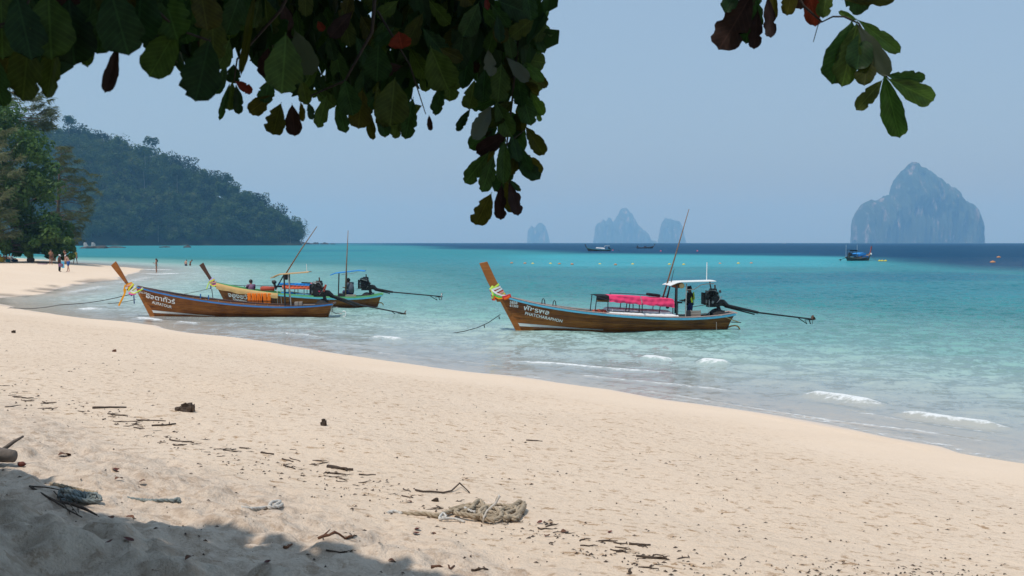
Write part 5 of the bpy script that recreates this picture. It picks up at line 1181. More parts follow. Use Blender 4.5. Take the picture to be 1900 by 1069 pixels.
rt = MB(); rt.tube([(c(560, 0)[0], -.4, c(0, 524.8)[1]), (c(578, 0)[0], -.4, c(0, 525.6)[1])], .052, 9); tag(loose(rt.build('rolled_tarp', K_BLACK, None), bB), 'black roll lying on the blue and orange awning', 'tarp')
mb = MB(); x = c(535, 0)[0]; mb.box((x, -.55, HB.zs(x) + .08), (c(546, 0)[0] - c(524, 0)[0], .34, .13), bev=.04); tag(loose(mb.build('seat_cushion', K_BLUE, None, True), bB), 'blue seat cushion lying under the blue and orange awning', 'cushion')
mb = MB(); x = c(562, 0)[0]; mb.box((x, -.55, HB.zs(x) + .07), (c(578, 0)[0] - c(546.5, 0)[0], .34, .12), bev=.04); tag(loose(mb.build('seat_cushion', K_LIGHTB, None, True), bB), 'pale blue seat cushion beside the black engine', 'cushion')
mb = MB(); x, z = c(498, 534.5); mb.tube([(x - .36, -.45, z - .02), (x + .36, -.45, z - .04)], [.10, .10], 10); mb.tube([(x - .30, -.3, z + .02), (x + .34, -.3, z)], [.09, .085], 10); tag(loose(mb.build('rolled_mat', K_REDV, None, True), bB), 'rusty red rolled mats above the orange life jackets', 'mat')
roof_sheet(bB, 'helm_canopy', [c(613.5, 510.0), c(622, 506.6), c(630, 505.6), c(642, 504.4), c(665, 501.6), c(677, 502.8)], .60, K_BLUE, .035)
posts(bB, 'canopy_post', [[(c(628, 551)[0], -.55, HB.zs(c(628, 0)[0])), (c(629.5, 511)[0], -.5, c(0, 507)[1])]], BLACKP, .032)
posts(bB, 'canopy_post', [[(c(640, 551)[0], .5, HB.zs(c(640, 0)[0])), (c(641, 511)[0], .5, c(0, 507)[1])]], BLACKP, .028)
posts(bB, 'canopy_rail', [[(c(634, 509)[0], -.56, c(0, 509)[1]), (c(655, 507)[0], -.56, c(0, 507.5)[1]), (c(664, 504)[0], -.56, c(0, 504)[1])]], ALU, .012)
rod('bamboo_pole', [(c(641, 551)[0], -.62, c(0, 552)[1]), (c(643.5, 495)[0], -.62, c(0, 495)[1]), (c(647, 428)[0], -.62, c(0, 427.5)[1])], [.042, .034, .014], BAMBOO, 'upright grey-brown pole in front of the seated man under the blue canopy', 'pole', bB)
engine(bB, *c(677, 529), .98, c(818, 551.5), c(728, 543.0), (c(661, 536.5)[0], -.2, c(0, 536.5)[1]), 9, ((-.05, .28, (.3, .2, .05), ALU),), ring=True)
mb = MB(); rows = []
for t in np.linspace(0, 1, 9):
    x = c(668, 0)[0] + t * (c(698, 0)[0] - c(668, 0)[0]); h = .26 * math.sin(math.pi * min(1, t * 1.1 + .1)); rows.append([(x, y, HB.zs(x) - .03 + h * (1 - abs(y / .5) ** 2.5)) for y in (-.5, -.3, 0, .3, .5)])
mb.sheet(rows); mb.build('engine_mount_cover', RUBBER, bB, True)
x = c(650, 0)[0]; cr = empty('wooden_crate', (0, 0, 0), 0, 'pale low box under the seated man in grey', 'crate'); cr.matrix_world = bB.matrix_world.copy()
mb = MB(); mb.box((x, -.45, HB.zs(x) + .07), (.52, .42, .19), bev=.015); mb.build('crate_body', W_GREY, cr); mb = MB(); mb.box((x + .27, -.45, HB.zs(x) + .05), (.05, .40, .15)); mb.build('crate_end', P_TAN, cr)
mb = MB(); x = c(634, 0)[0]; mb.box((x, -.5, HB.zs(x) + .10), (.36, .4, .26), bev=.02); tag(loose(mb.build('fuel_tank', BLACKP, None), bB), 'black fuel tank beside the helm post of the rear left boat', 'tank')
posts(bB, 'stern_bracket', [[(c(697, 556)[0], -.2, c(0, 556)[1]), (c(699, 566)[0], -.2, c(0, 566)[1])], [(c(695, 560)[0], -.1, c(0, 561)[1]), (c(702, 565)[0], -.1, c(0, 565)[1])]], ALU, .02)
posts(bB, 'rope_fender', [[(c(u, v)[0], -.2, c(u, v)[1]) for u, v in ((697, 564), (702, 562.5), (707, 562.5), (710, 565), (710, 567.5))]], P_TAN, .035)
for u in (511, 514.5, 518, 521, 524):
    x = c(u, 0)[0]; e = HB.edge((x + .62) / 8.72, -1); mb = MB(); mb.tube([(x, e.y - .03, e.z), (x + .03 * (u - 517) / 5, e.y - .05, e.z - .4), (x + .06 * (u - 517) / 5, e.y - .04, e.z - .75)], .016, 5); mb.build('hanging_rope', BLACKP if u % 2 else ALU, bB)
ribbons(bB, c(392, 518), c(371.5 - 385 + 424, 571.5 - (512 - 492)), ['lilac', 'yellow', 'salmon', 'salmon', 'teal', 'pink'], [
    ('lime', [(c(389, 0)[0], -.10, c(0, 524)[1]), (c(387, 0)[0], -.13, c(0, 531)[1]), (c(385, 0)[0], -.13, c(0, 536)[1])], .05), ('navy', [(c(393, 0)[0], -.10, c(0, 528)[1]), (c(392.5, 0)[0], -.13, c(0, 536)[1])], .06), ('yellow', [(c(391, 0)[0], -.12, c(0, 527)[1]), (c(398, 0)[0], -.2, c(0, 531)[1]), (c(406, 0)[0], -.2, c(0, 528)[1]), (c(411, 0)[0], -.15, c(0, 527)[1])], .07), ('green', [(c(406, 0)[0], -.1, c(0, 529)[1]), (c(420, 0)[0], -.1, c(0, 531.5)[1])], .04)],
    'pale lilac, yellow and salmon ribbons on the prow of the rear left boat', chord=.30)
posts(bB, 'side_rail', [[(c(406, 0)[0], .35, c(0, 528.5)[1]), (c(450, 0)[0], .6, c(0, 531)[1]), (c(517, 0)[0], .7, c(0, 531.5)[1])], [(c(481, 0)[0], .66, c(0, 531)[1]), (c(481, 0)[0], .66, c(0, 540)[1])], [(c(450, 0)[0], .6, c(0, 531)[1]), (c(450, 0)[0], .6, c(0, 540)[1])]], BLACKP, .016)
mb = MB(); x, z = c(509, 523.5); mb.ball((x, -.2, z), (.13, .1, .11), 8, 6, .15); mb.tube([(x, -.2, z - .05), (x + .12, -.2, z - .4)], .06, 6); mb.build('searchlight', BLACKP, bB)
long_rope('mooring_rope', [bB.matrix_world @ Vector((c(394, 0)[0], 0, c(0, 534)[1])), at_z(330, 547, .5), at_z(262, 553, .1)], .014, BLACKP, 'thin rope from the lilac-ribboned prow to the water', .04)
long_rope('hanging_rope', [bB.matrix_world @ Vector((c(395, 0)[0], -.2, c(0, 536)[1])), bB.matrix_world @ Vector((c(398.5, 0)[0], -.3, c(0, 560)[1]))], .02, BLACKP, 'black rope hanging straight down from the rear left prow')

# ---------------------------------------------------------------- boats far out
def far_boat(label, u, v, Lpx, yaw, hull_mat, roof, awn, prow_mat, stripe, canopy_dark=False):
    p = at_z(u, v, 0.0); root = empty('longtail_boat', (p.x, p.y, -.02), yaw, label, 'boat')
    H = Hull([(-.66, 1.30), (-.28, 1.22), (.43, 1.03), (1.14, .92), (2.2, .77), (3.07, .68), (4.4, .56), (5.9, .52), (7.0, .55), (7.9, .62), (8.72, .72)], .95, 8.72)
    hull_parts(root, H, hull_mat, [('rubbing_strake', stripe, .012, -.10, .05, .10)], stripe, stem_poly(lambda z: -.02 - .53 * z, -.15, 1.32, .20, .36), [(-.75, 1.1), (-.9, 1.5), (-1.15, 2.0), (-1.45, 2.62), (-1.1, 2.70), (-.85, 2.1), (-.6, 1.55), (-.3, 1.25)], prow_mat, near=False)
    if awn:
        roof_sheet(root, 'awning', [(2.9, 1.45), (3.6, 1.5), (5.0, 1.38), (6.2, 1.2)], .8, awn, .03); valance(root, 'awning_valance', (2.9, 1.45), (6.2, 1.22), -.82, (.42, .42), awn, 1, .03, .05); valance(root, 'awning_valance', (2.9, 1.45), (6.2, 1.22), .82, (.42, .42), awn, 2, .03, -.05)
        for x in (3.0, 4.5, 6.1):
            for y in (-.78, .78): posts(root, 'awning_post', [[(x, y, .55), (x, y, 1.35)]], BLACKP, .02)
    if roof:
        roof_sheet(root, 'helm_canopy', [(6.1, 1.82), (6.4, 1.98), (7.0, 2.02), (8.1, 2.04)], .72, roof, .06)
        for x, y in ((6.5, -.6), (6.5, .6), (7.9, -.5), (7.9, .5)): posts(root, 'canopy_post', [[(x, y, .55), (x, y, 1.98)]], BLACKP, .03)
    engine(root, 7.9, 1.15, 1.0, (11.8, .25), (9.6, .62), (7.1, -.2, .95), 4)
    return root
M_TEALST = paint('teal_trim', (0.06, 0.30, 0.26))
f1 = far_boat('small far longtail boat with a white awning and white canopy, anchored near the horizon', 1091.5, 466, 40, R(3), W_PROW2, P_WHITE, K_WHITE, W_INK, M_TEALST)
f2 = far_boat('tiny dark longtail boat pointing right near the horizon', 1211, 461, 29, R(176), W_INK, None, None, W_INK, P_BROWN)
mb = MB(); mb.tube([(3.2, 0, .9), (4.6, 0, .95)], .28, 8); mb.build('load', K_BLACK, f2)
f3 = far_boat('dark longtail boat with a bright blue tarp, anchored before the pointed island', 1611.5, 483.2, 52, R(-132), W_INK, K_BLACK, K_BLUE, K_REDV, W_OLD)
valance(f3, 'side_tarp', (2.0, .98), (4.6, .80), .86, (.38, .3), K_BLUE, 1, .02, .0); valance(f3, 'side_tarp', (2.0, .98), (4.6, .80), -.86, (.38, .3), K_BLUE, 3, .02, .0)
mb = MB(); mb.tube([(-.9, 0, 1.35), (-.75, 0, 1.05)], [.24, .26], 10); mb.build('ribbon_wrap', K_WHITE, f3)
for (x, y, h) in ((6.4, .7, 3.0), (8.2, -.6, 3.0)):
    posts(f3, 'flagpole', [[(x, y, .6), (x, y, h)]], P_WHITE, .02); mb = MB(); mb.sheet([[(x, y, h), (x + .25, y + .1, h - .05)], [(x, y, h - .35), (x + .2, y + .12, h - .42)]]); mb.build('pennant', K_WHITE, f3)
long_rope('anchor_rope', [f3.matrix_basis @ Vector((-.7, 0, 1.0)), at_z(1628, 484.8, .1)], .03, BLACKP, 'anchor rope running from the blue-tarp boat to yellow floats')
def float_ball(u, v, r, mat, label, grp, elong=1.0):
    p = at_z(u, v, 0); mb = MB(); mb.ball((0, 0, 0), (r * elong, r, r * .9), 8, 6); mb.tube([(0, 0, r * .8), (0, 0, r * 1.2)], r * .2, 5)
    o = mb.build('buoy', mat, None, True); o.location = (p.x, p.y, r * .25); return tag(o, label, 'buoy', grp)
B_YEL = paint('yellow_buoy', (.75, .58, .06)); B_PNK = paint('pink_buoy', (.78, .13, .22)); B_ORG = paint('orange_buoy', (.60, .26, .10))
for i, (u, v) in enumerate(((949.5, 488.7), (974, 489.3), (988.5, 490), (1021.5, 490), (1038, 490.3), (1061.5, 491), (1113, 491), (1142, 491.8), (1174, 491), (1242, 491.2), (1268.5, 491.6), (1336, 490), (1370, 489.4), (1394, 489.0))):
    float_ball(u, v, .17, B_YEL if i in (2, 3, 6, 8, 9, 10, 12) else B_ORG, 'yellow buoy in the swimming-line across the turquoise water' if i in (2, 3, 6, 8, 9, 10, 12) else 'brownish orange buoy in the swimming-line across the turquoise water', 'yellow buoys of the line' if i in (2, 3, 6, 8, 9, 10, 12) else 'orange buoys of the line', 1.5)
for u, v, lb in ((1137, 465, 'pink buoy just astern of the far white-canopied boat'), (1226, 466.6, 'pink buoy to the right below the tiny dark boat'), (1294, 466.5, 'pink buoy beside the upper part of the long bamboo pole')): float_ball(u, v, .32, B_PNK, lb, 'pink buoys')
for u, v, lb in ((1853, 478.2, 'larger orange-brown buoy alone in the deep blue water at right'), (1842, 487.6, 'smaller orange-brown buoy nearer than its neighbour at the right edge')): float_ball(u, v, .28, B_ORG, lb, 'orange buoys at right', 1.8)
for u, lb in ((1632, 'yellow float nearest the anchor rope'), (1637, 'yellow float in the middle of the short string'), (1643, 'yellow float at the outer end of the short string')): float_ball(u, 484.8, .20, B_YEL, lb, 'yellow floats of the anchored boat', 1.5)
sp_ = far_boat('tiny pale speedboat on the horizon line', 1452, 451.6, 10, R(0), P_WHITE, P_WHITE, None, P_WHITE, P_WHITE)
# ================================================================ PEOPLE
def skin_mat(name, c): return surf(name, c, tuple(.85 * x for x in c), 8, rough=.55, spec=.35)
SK = {'tan': skin_mat('tanned_skin', (.36, .17, .10)), 'fair': skin_mat('fair_skin', (.58, .33, .24)), 'dark': skin_mat('brown_skin', (.12, .06, .038)), 'mid': skin_mat('olive_skin', (.30, .15, .09))}
HAIR = surf('dark_hair', (.018, .013, .010), None, 30, rough=.5); BLOND = surf('light_hair', (.40, .24, .10), None, 30, rough=.6)
CL = {k: cloth('cloth_' + k, v) for k, v in dict(blue=(.03, .10, .34), dark=(.022, .020, .022), teal=(.05, .40, .45), grey=(.10, .115, .14), white=(.8, .8, .78), brown=(.13, .06, .04), pink=(.72, .33, .30), purple=(.22, .12, .20), navy=(.02, .03, .09), yellow=(.78, .52, .08), olive=(.06, .07, .05), lime=(.55, .68, .06), skyblue=(.12, .45, .66), red=(.4, .05, .05)).items()}
STAND = dict(pel=(0, 0, .94), bel=(0, 0, 1.10), che=(.01, 0, 1.28), nek=(.0, 0, 1.44), hed=(.025, 0, 1.56), top=(.03, 0, 1.66),
             shl=(0, .175, 1.39), ell=(-.02, .225, 1.11), wrl=(.05, .225, .87), hal=(.075, .222, .79), shr=(0, -.175, 1.39), elr=(-.02, -.225, 1.11), wrr=(.05, -.225, .87), har=(.075, -.222, .79),
             hil=(0, .09, .90), knl=(.02, .105, .50), anl=(-.01, .11, .085), tol=(.14, .125, .03), hir=(0, -.09, .90), knr=(.02, -.105, .50), anr=(-.01, -.11, .085), tor=(.14, -.125, .03))
RAD = dict(pel=.135, bel=.118, che=.135, nek=.055, hed=.092, top=.070, shl=.062, ell=.040, wrl=.028, hal=.030, shr=.062, elr=.040, wrr=.028, har=.030, hil=.088, knl=.056, anl=.038, tol=.030, hir=.088, knr=.056, anr=.038, tor=.030)
BON = [('pel', 'bel'), ('bel', 'che'), ('che', 'nek'), ('nek', 'hed'), ('hed', 'top'), ('che', 'shl'), ('shl', 'ell'), ('ell', 'wrl'), ('wrl', 'hal'), ('che', 'shr'), ('shr', 'elr'), ('elr', 'wrr'), ('wrr', 'har'), ('pel', 'hil'), ('hil', 'knl'), ('knl', 'anl'), ('anl', 'tol'), ('pel', 'hir'), ('hir', 'knr'), ('knr', 'anr'), ('anr', 'tor')]
def person(loc, heading, label, pose=None, skin='tan', h=1.68, slim=1.0, hair=HAIR, long_hair=False, shirt=None, sleeves=.5, shorts=None, leg=.55, bikini=None, hat=None, trousers=None, group=None, vest=None):
    J = {k: Vector(v) for k, v in STAND.items()}
    for k, v in (pose or {}).items(): J[k] = Vector(v)
    root = empty('person', loc, heading, label, 'person', group)
    s = h / 1.70
    names = list(J); vs = [J[k] * s for k in names]; es = [(names.index(a), names.index(b)) for a, b in BON]
    rr = [RAD[k] * s * (slim if k in ('pel', 'bel', 'che', 'hil', 'hir', 'shl', 'shr') else 1) for k in names]
    for sd in ('l', 'r'):                                   # five fingers of unequal length on each palm
        ha, wr = J['ha' + sd] * s, J['wr' + sd] * s; d = (ha - wr).normalized(); sx_ = d.cross(Vector((0, 0, 1)));
        sx_ = sx_.normalized() if sx_.length > .2 else Vector((1, 0, 0))
        for i, (o_, L_) in enumerate(((-.027, .062), (-.009, .075), (.009, .070), (.027, .055))):
            b = ha + d * .02 + sx_ * o_; m_ = b + d * L_ * .55; t = m_ + (d * .8 + Vector((.35, 0, -.1))).normalized() * L_ * .5; n0 = len(vs)
            vs += [b, m_, t]; rr += [.010, .009, .007]; es += [(names.index('ha' + sd), n0), (n0, n0 + 1), (n0 + 1, n0 + 2)]
        n0 = len(vs); b = wr.lerp(ha, .45) - sx_ * .03; vs += [b, b - sx_ * .02 + d * .045]; rr += [.011, .008]; es += [(names.index('ha' + sd), n0), (n0, n0 + 1)]
    hd, tp = J['hed'] * s, J['top'] * s; upv = (tp - J['nek'] * s).normalized(); fw = Vector((1, 0, 0)); fw = (fw - upv * fw.dot(upv)).normalized()
    n0 = len(vs); vs += [hd + fw * .085 * s + upv * .012, hd + fw * .112 * s - upv * .004]; rr += [.030, .014]; es += [(names.index('hed'), n0), (n0, n0 + 1)]   # nose
    me = bpy.data.meshes.new('body'); me.from_pydata([tuple(v) for v in vs], es, []); me.materials.append(SK[skin])
    bo = link('body', me, root); sk = bo.modifiers.new('skin', 'SKIN'); sk.use_smooth_shade = True
    for i, d in enumerate(me.skin_vertices[0].data): d.radius = (rr[i], rr[i]); d.use_root = (i == 0)
    sb = bo.modifiers.new('sub', 'SUBSURF'); sb.levels = 1; sb.render_levels = 2
    J = {k: v * s for k, v in J.items()}
    if hair:
        mb = MB(); mb.ball(hd + upv * .045 * s - fw * .018 * s, (.104 * s, .100 * s, .105 * s), 12, 8)
        if long_hair: mb.tube([hd + upv * .03 - fw * .07, hd - upv * .08 - fw * .10, J['nek'] - fw * .10 - upv * .05, J['che'] - fw * .13], [.075, .085, .080, .035], 8)
        mb.build('hair', hair, root, True)
    for sd in (1, -1):
        mb = MB(); e = hd + fw.cross(upv) * .094 * s * sd; mb.ball(e, (.022, .012, .032), 6, 5); mb.build('ear', SK[skin], root, True)
        mb = MB(); e = hd + fw * .083 * s + upv * .028 * s + fw.cross(upv) * .034 * s * sd; mb.ball(e, .013, 6, 5); mb.build('eye', HAIR, root, True)
    mb = MB(); mb.ball(hd + fw * .088 * s - upv * .042 * s, (.012, .026, .008), 6, 5); mb.build('mouth', CL['red'], root, True)
    if shirt or vest:
        m_ = shirt or vest
        mb = MB(); mb.tube([J['pel'] + Vector((0, 0, -.02)), J['bel'], J['che'], J['che'].lerp(J['nek'], .62), J['nek']], [.158 * s * slim, .148 * s * slim, .168 * s * slim, .135 * s, .068 * s], 14, sy=1.1)
        for sd in ('l', 'r'):
            sh, el, wr = J['sh' + sd], J['el' + sd], J['wr' + sd]; end = sh.lerp(el, sleeves * 2) if sleeves < .5 else el.lerp(wr, sleeves * 2 - 1)
            mb.tube([J['che'].lerp(sh, .55) + Vector((0, 0, .03)), sh, sh.lerp(el, .5), el, end] if sleeves >= .5 else [J['che'].lerp(sh, .5) + Vector((0, 0, .03)), sh, end], [.085 * s, .080 * s, .064 * s, .054 * s, .046 * s] if sleeves >= .5 else [.085 * s, .080 * s, .066 * s], 10)
        mb.build('shirt', CL[m_], root, True)
    if shorts or trousers:
        mb = MB(); m_ = shorts or trousers; f = leg if shorts else 1.9
        mb.tube([J['bel'].lerp(J['pel'], .45), J['pel'], J['pel'].lerp((J['hil'] + J['hir']) / 2, 1.3) + Vector((0, 0, -.05)) * 0], [.150 * s * slim, .165 * s * slim, .145 * s], 14)
        for sd in ('l', 'r'):
            hi, kn, an = J['hi' + sd], J['kn' + sd], J['an' + sd]
            pts = [hi.lerp(J['pel'], .4), hi.lerp(kn, .25)] + ([hi.lerp(kn, f)] if f <= 1 else [kn, kn.lerp(an, f - 1)]); mb.tube(pts, [.112 * s, .108 * s] + ([.098 * s] if f <= 1 else [.078 * s, .062 * s]), 10)
        mb.build('shorts' if shorts else 'trousers', CL[m_], root, True)
    if bikini:
        mb = MB(); mb.tube([J['pel'] + Vector((0, 0, .05)), J['pel'] + Vector((0, 0, -.09))], [.142 * s * slim, .150 * s * slim], 14); mb.build('bikini_bottom', CL[bikini], root, True)
        mb = MB(); mb.tube([J['che'] + Vector((0, 0, -.055)), J['che'] + Vector((.005, 0, .015))], [.142 * s * slim, .146 * s * slim], 14); mb.build('bikini_top', CL[bikini], root, True)
    if hat:
        mb = MB(); mb.ball(hd + upv * .070 * s, (.112 * s, .108 * s, .085 * s), 12, 7); mb.tube([hd + upv * .055 * s + fw * .02, hd + upv * .068 * s + fw * .03], [.150 * s, .145 * s], 14); mb.build('hat', CL[hat], root, True)
    return root
def on_sand(u, v, dv=0): p = G(u, v); return (p.x, p.y, p.z + .0)
PI = math.pi
# heading 0 faces right in the picture, pi faces left
person(on_sand(94.5, 491.5), R(-60), 'slim tanned person standing alone beneath the edge of the low canopy', dict(elr=(.08, -.2, 1.16), wrr=(.13, -.06, 1.30), har=(.13, -.02, 1.36)), 'tan', 1.72, .9, shorts='brown', leg=.3)
person(on_sand(110.5, 504.6), R(0), 'person in brown clothes and a white hat holding a purple bag', dict(wrr=(.16, -.2, .92), har=(.22, -.2, .87), elr=(.0, -.22, 1.12)), 'dark', 1.66, .95, shirt='brown', sleeves=.9, trousers='dark', hat='white')
p_ = on_sand(110.5, 504.6); mb = MB(); mb.box((0, 0, -.16), (.42, .16, .30), taper=.85, bev=.04); o = mb.build('beach_bag', CL['purple'], None, True); o.location = (p_[0] + .20, p_[1] - .21, p_[2] + .80); tag(o, 'dusky purple bag held by the person in the white hat', 'bag'); mb = MB(); mb.tube([(-.12, 0, -.02), (-.05, 0, .06), (.05, 0, .06), (.12, 0, -.02)], .015, 6); mb.build('handle', CL['purple'], o)
person(on_sand(127, 504.8), R(180), 'bare-chested man in a white cap and blue swim shorts', dict(che=(.07, 0, 1.26), nek=(.13, 0, 1.40), hed=(.20, 0, 1.49), top=(.22, 0, 1.58), shl=(.11, .17, 1.36), shr=(.11, -.17, 1.36), ell=(.20, .22, 1.10), wrl=(.36, .16, 1.02), hal=(.43, .14, 1.01), elr=(.18, -.22, 1.10), wrr=(.34, -.16, 1.04), har=(.42, -.14, 1.03), anl=(-.14, .11, .085), tol=(.0, .12, .03), knl=(-.04, .1, .5), anr=(.12, -.1, .085), tor=(.26, -.11, .03), knr=(.08, -.1, .5)), 'fair', 1.74, 1.05, shorts='blue', leg=.75, hat='white')
p_ = on_sand(127, 504.8); mb = MB(); mb.sheet([[(x * .05 + .012 * math.sin(z * 3), -.02 * math.sin(x * 2 + z), -z * .13) for x in range(-3, 4)] for z in range(6)]); o = mb.build('beach_towel', CL['skyblue'], None, True); o.location = (p_[0] - .46, p_[1] - .2, p_[2] + 1.05); tag(o, 'sky blue towel held out by the man in the white cap', 'towel')
person(on_sand(121.5, 490.8), R(170), 'person standing behind the man in the white cap, arms lifted to the head', dict(ell=(.10, .26, 1.46), wrl=(.10, .12, 1.62), hal=(.08, .08, 1.66), elr=(.10, -.26, 1.46), wrr=(.10, -.12, 1.62), har=(.08, -.08, 1.66)), 'tan', 1.66, .95, bikini='navy')
person(on_sand(140, 490.5), R(90), 'person with legs apart facing the sea, in pale pink shorts and yellow top', dict(knl=(.02, .17, .5), anl=(0, .26, .085), tol=(.12, .29, .03), knr=(0, -.16, .5), anr=(-.02, -.24, .085), tor=(.1, -.27, .03)), 'tan', 1.70, 1.0, hair=BLOND, shirt='yellow', sleeves=.05, shorts='pink', leg=.35)
p_ = at_z(290.5, 507, -.12); person((p_.x, p_.y, -.12), R(180), 'long-haired woman in a teal bikini standing in the foam, holding a phone', dict(ell=(.02, .21, 1.13), wrl=(.22, .12, 1.16), hal=(.30, .10, 1.18), elr=(.02, -.21, 1.13), wrr=(.20, -.12, 1.14), har=(.28, -.09, 1.17)), 'tan', 1.70, .88, long_hair=True, bikini='teal')
mb = MB(); mb.box((0, 0, 0), (.02, .08, .15), (0, .3, 0), bev=.006); o = mb.build('phone', BLACKP); o.location = (p_.x - .36, p_.y, 1.08); tag(o, 'black phone in the hands of the woman in the foam', 'phone')
p_ = at_z(345, 503, -.72); person((p_.x, p_.y, -.74), R(60), 'bather with wet back standing waist-deep, nearer the beach of the pair', dict(che=(.06, 0, 1.26), hed=(.12, 0, 1.52), top=(.14, 0, 1.62)), 'fair', 1.70, 1.0, shorts='navy', leg=.5)
person((p_.x + .42, p_.y + .7, -.72), R(10), 'bather with dark head bent, farther from the beach of the pair', dict(che=(.10, 0, 1.26), nek=(.16, 0, 1.40), hed=(.24, 0, 1.50), top=(.29, 0, 1.58)), 'tan', 1.70, .9, shorts='brown', leg=.3)
SIT = dict(pel=(0, 0, .13), bel=(-.02, 0, .30), che=(-.02, 0, .47), nek=(0, 0, .63), hed=(.03, 0, .75), top=(.04, 0, .85), shl=(0, .175, .58), ell=(.12, .23, .34), wrl=(.30, .16, .36), hal=(.37, .14, .37), shr=(0, -.175, .58), elr=(.12, -.23, .34), wrr=(.30, -.16, .36), har=(.37, -.14, .37), hil=(.06, .09, .12), knl=(.42, .13, .36), anl=(.62, .12, .06), tol=(.74, .13, .04), hir=(.06, -.09, .12), knr=(.42, -.13, .36), anr=(.62, -.12, .06), tor=(.74, -.13, .04))
for (u, v, hd_, sk_, sh_, sr, lb) in ((7, 484.5, 0, 'tan', 'purple', 'dark', 'seated person in a dark purple top, second from the yellow bag'), (12, 484.6, 20, 'mid', 'brown', 'navy', 'seated person in brown between the two white shirts and the yellow bag'), (17.5, 484.5, -20, 'mid', 'white', 'dark', 'seated person in a white shirt, middle of the group under the tree'), (22.5, 485, 10, 'tan', 'white', 'navy', 'seated person in a white shirt and navy shorts, end of the group by the trunk'), (1, 484.5, 10, 'tan', 'dark', 'dark', 'seated person in black half hidden at the left edge')):
    person(on_sand(u, v), R(hd_), lb, SIT, sk_, 1.68, 1.0, shirt=sh_, sleeves=.3, shorts=sr)
# people in the boats
def boat_pt(boat, x, y, z): return boat.matrix_world @ Vector((x, y, z))
def cC(u, v): return ((u - 958) / sC, (613 - v) / sC)
p_ = boat_pt(bC, cC(1284.5, 0)[0], -.15, .13); person(tuple(p_), R(185), 'boatman in dark clothes with lime stripes standing at the helm of the pink-awning boat', dict(ell=(.10, .23, 1.16), wrl=(.33, .20, 1.12), hal=(.41, .19, 1.12), elr=(.06, -.22, 1.12), wrr=(.24, -.20, 1.08), har=(.32, -.19, 1.08)), 'dark', 1.60, .95, shirt='dark', sleeves=.9, trousers='navy', hat='dark')
rt_ = [o for o in C.objects if o.name.startswith('person') and o.type == 'EMPTY'][-1]
for y in (.10, .155):
    mb = MB(); s_ = .94; mb.sheet([[(-.168 * s_ * (1 if k < 4 else .9), (y - .02) * s_ * 1.0, (1.33 - .1 * k) * s_), (-.15 * s_, (y + .03) * s_, (1.33 - .1 * k) * s_)] for k in range(5)]); mb.build('vest_stripe', CL['lime'], rt_)
mb = MB(); mb.box((-.02, .160, 1.10), (.07, .012, .30), (0, .25, 0)); mb.box((-.13, .11, 1.22), (.06, .012, .30), (.0, .1, -.7)); mb.build('vest_stripe', CL['lime'], rt_)
x, z = cC(1261, 563); mb = MB(); mb.tube([(x, -.2, z - .45), (x, -.2, z)], .015, 6); mb.box((x + .02, -.2, z + .02), (.30, .10, .07), bev=.02); mb.tube([(x - .2, -.2, z + .06), (x + .3, -.2, z + .04)], .016, 6); o = mb.build('helm_stand', BLACKP, bC)
def cB(u, v): return ((u - 424) / sB, (571.5 - v) / sB)
x = cB(650, 0)[0]; p_ = boat_pt(bB, x, -.40, HB.zs(x) + .14)
SIT2 = {k: (v[0] * .9, v[1], v[2] + .02) for k, v in SIT.items()}; SIT2.update(knl=(.25, .33, .16), anl=(.30, .05, .08), tol=(.36, -.06, .07), knr=(.25, -.33, .16), anr=(.22, -.02, .1), tor=(.26, .1, .08), che=(.04, 0, .47), nek=(.08, 0, .62), hed=(.13, 0, .72), top=(.15, 0, .82))
person(tuple(p_), R(150), 'man in a dark grey shirt sitting hunched under the blue helm canopy', SIT2, 'dark', 1.75, 1.15, shirt='grey', sleeves=.35, shorts='navy', leg=.9)
x = cB(465, 0)[0]; p_ = boat_pt(bB, x, .1, .62); person(tuple(p_), R(120), 'dark-haired person sitting low in the boat behind the tan gunwale cloth', SIT, 'mid', 1.68, 1.0, shirt='purple', sleeves=.3, shorts='navy')
# belongings under the tree
p_ = on_sand(3, 486.6); mb = MB(); mb.box((0, 0, .34), (.75, .45, .62), (0, .25, 0), taper=.7, bev=.14); o = mb.build('beach_bag', CL['yellow'], None, True); o.location = p_; tag(o, 'bulging yellow beach bag at the left edge of the seated group', 'bag')
p_ = on_sand(15, 486.3); mb = MB(); mb.box((0, 0, .16), (.5, .4, .34), bev=.08); o = mb.build('cool_box', CL['teal'], None, True); o.location = p_; tag(o, 'teal bundle on the sand in front of the seated group', 'bundle')
p_ = on_sand(28, 486.4); mb = MB(); mb.box((0, 0, .14), (.62, .4, .30), (0, -.3, .3), bev=.07); o = mb.build('backpack', CL['navy'], None, True); o.location = p_; tag(o, 'navy backpack lying beside the seated group', 'bag')
p_ = on_sand(57, 487.5); mb = MB(); mb.tube([(-.05, -.3, .33), (0, .0, .34), (.03, .35, .33)], [.33, .345, .32], 14); o = mb.build('log_end', M_BARK, None, True); o.location = p_; tag(o, 'thick round log end standing out dark on the sand under the canopy', 'log')
mb = MB(); a, b = Vector(on_sand(64, 488.2)), Vector(on_sand(116, 489.6)); mb.tube([a + Vector((0, 0, .1)), a.lerp(b, .4) + Vector((0, 0, .06)), b + Vector((0, 0, .03))], [.13, .10, .05], 8); tag(mb.build('driftwood', M_BARK), 'long thin dark bar lying on the sand behind the standing people', 'driftwood')  # low tapered bar along the dark line on the sand
p_ = on_sand(79, 490.5); mb = MB(); mb.box((0, 0, .04), (1.0, .5, .07), bev=.02); o = mb.build('beach_mat', CL['purple'], None); o.location = p_; tag(o, 'small dark purple mat lying on the sand beneath the canopy', 'mat')
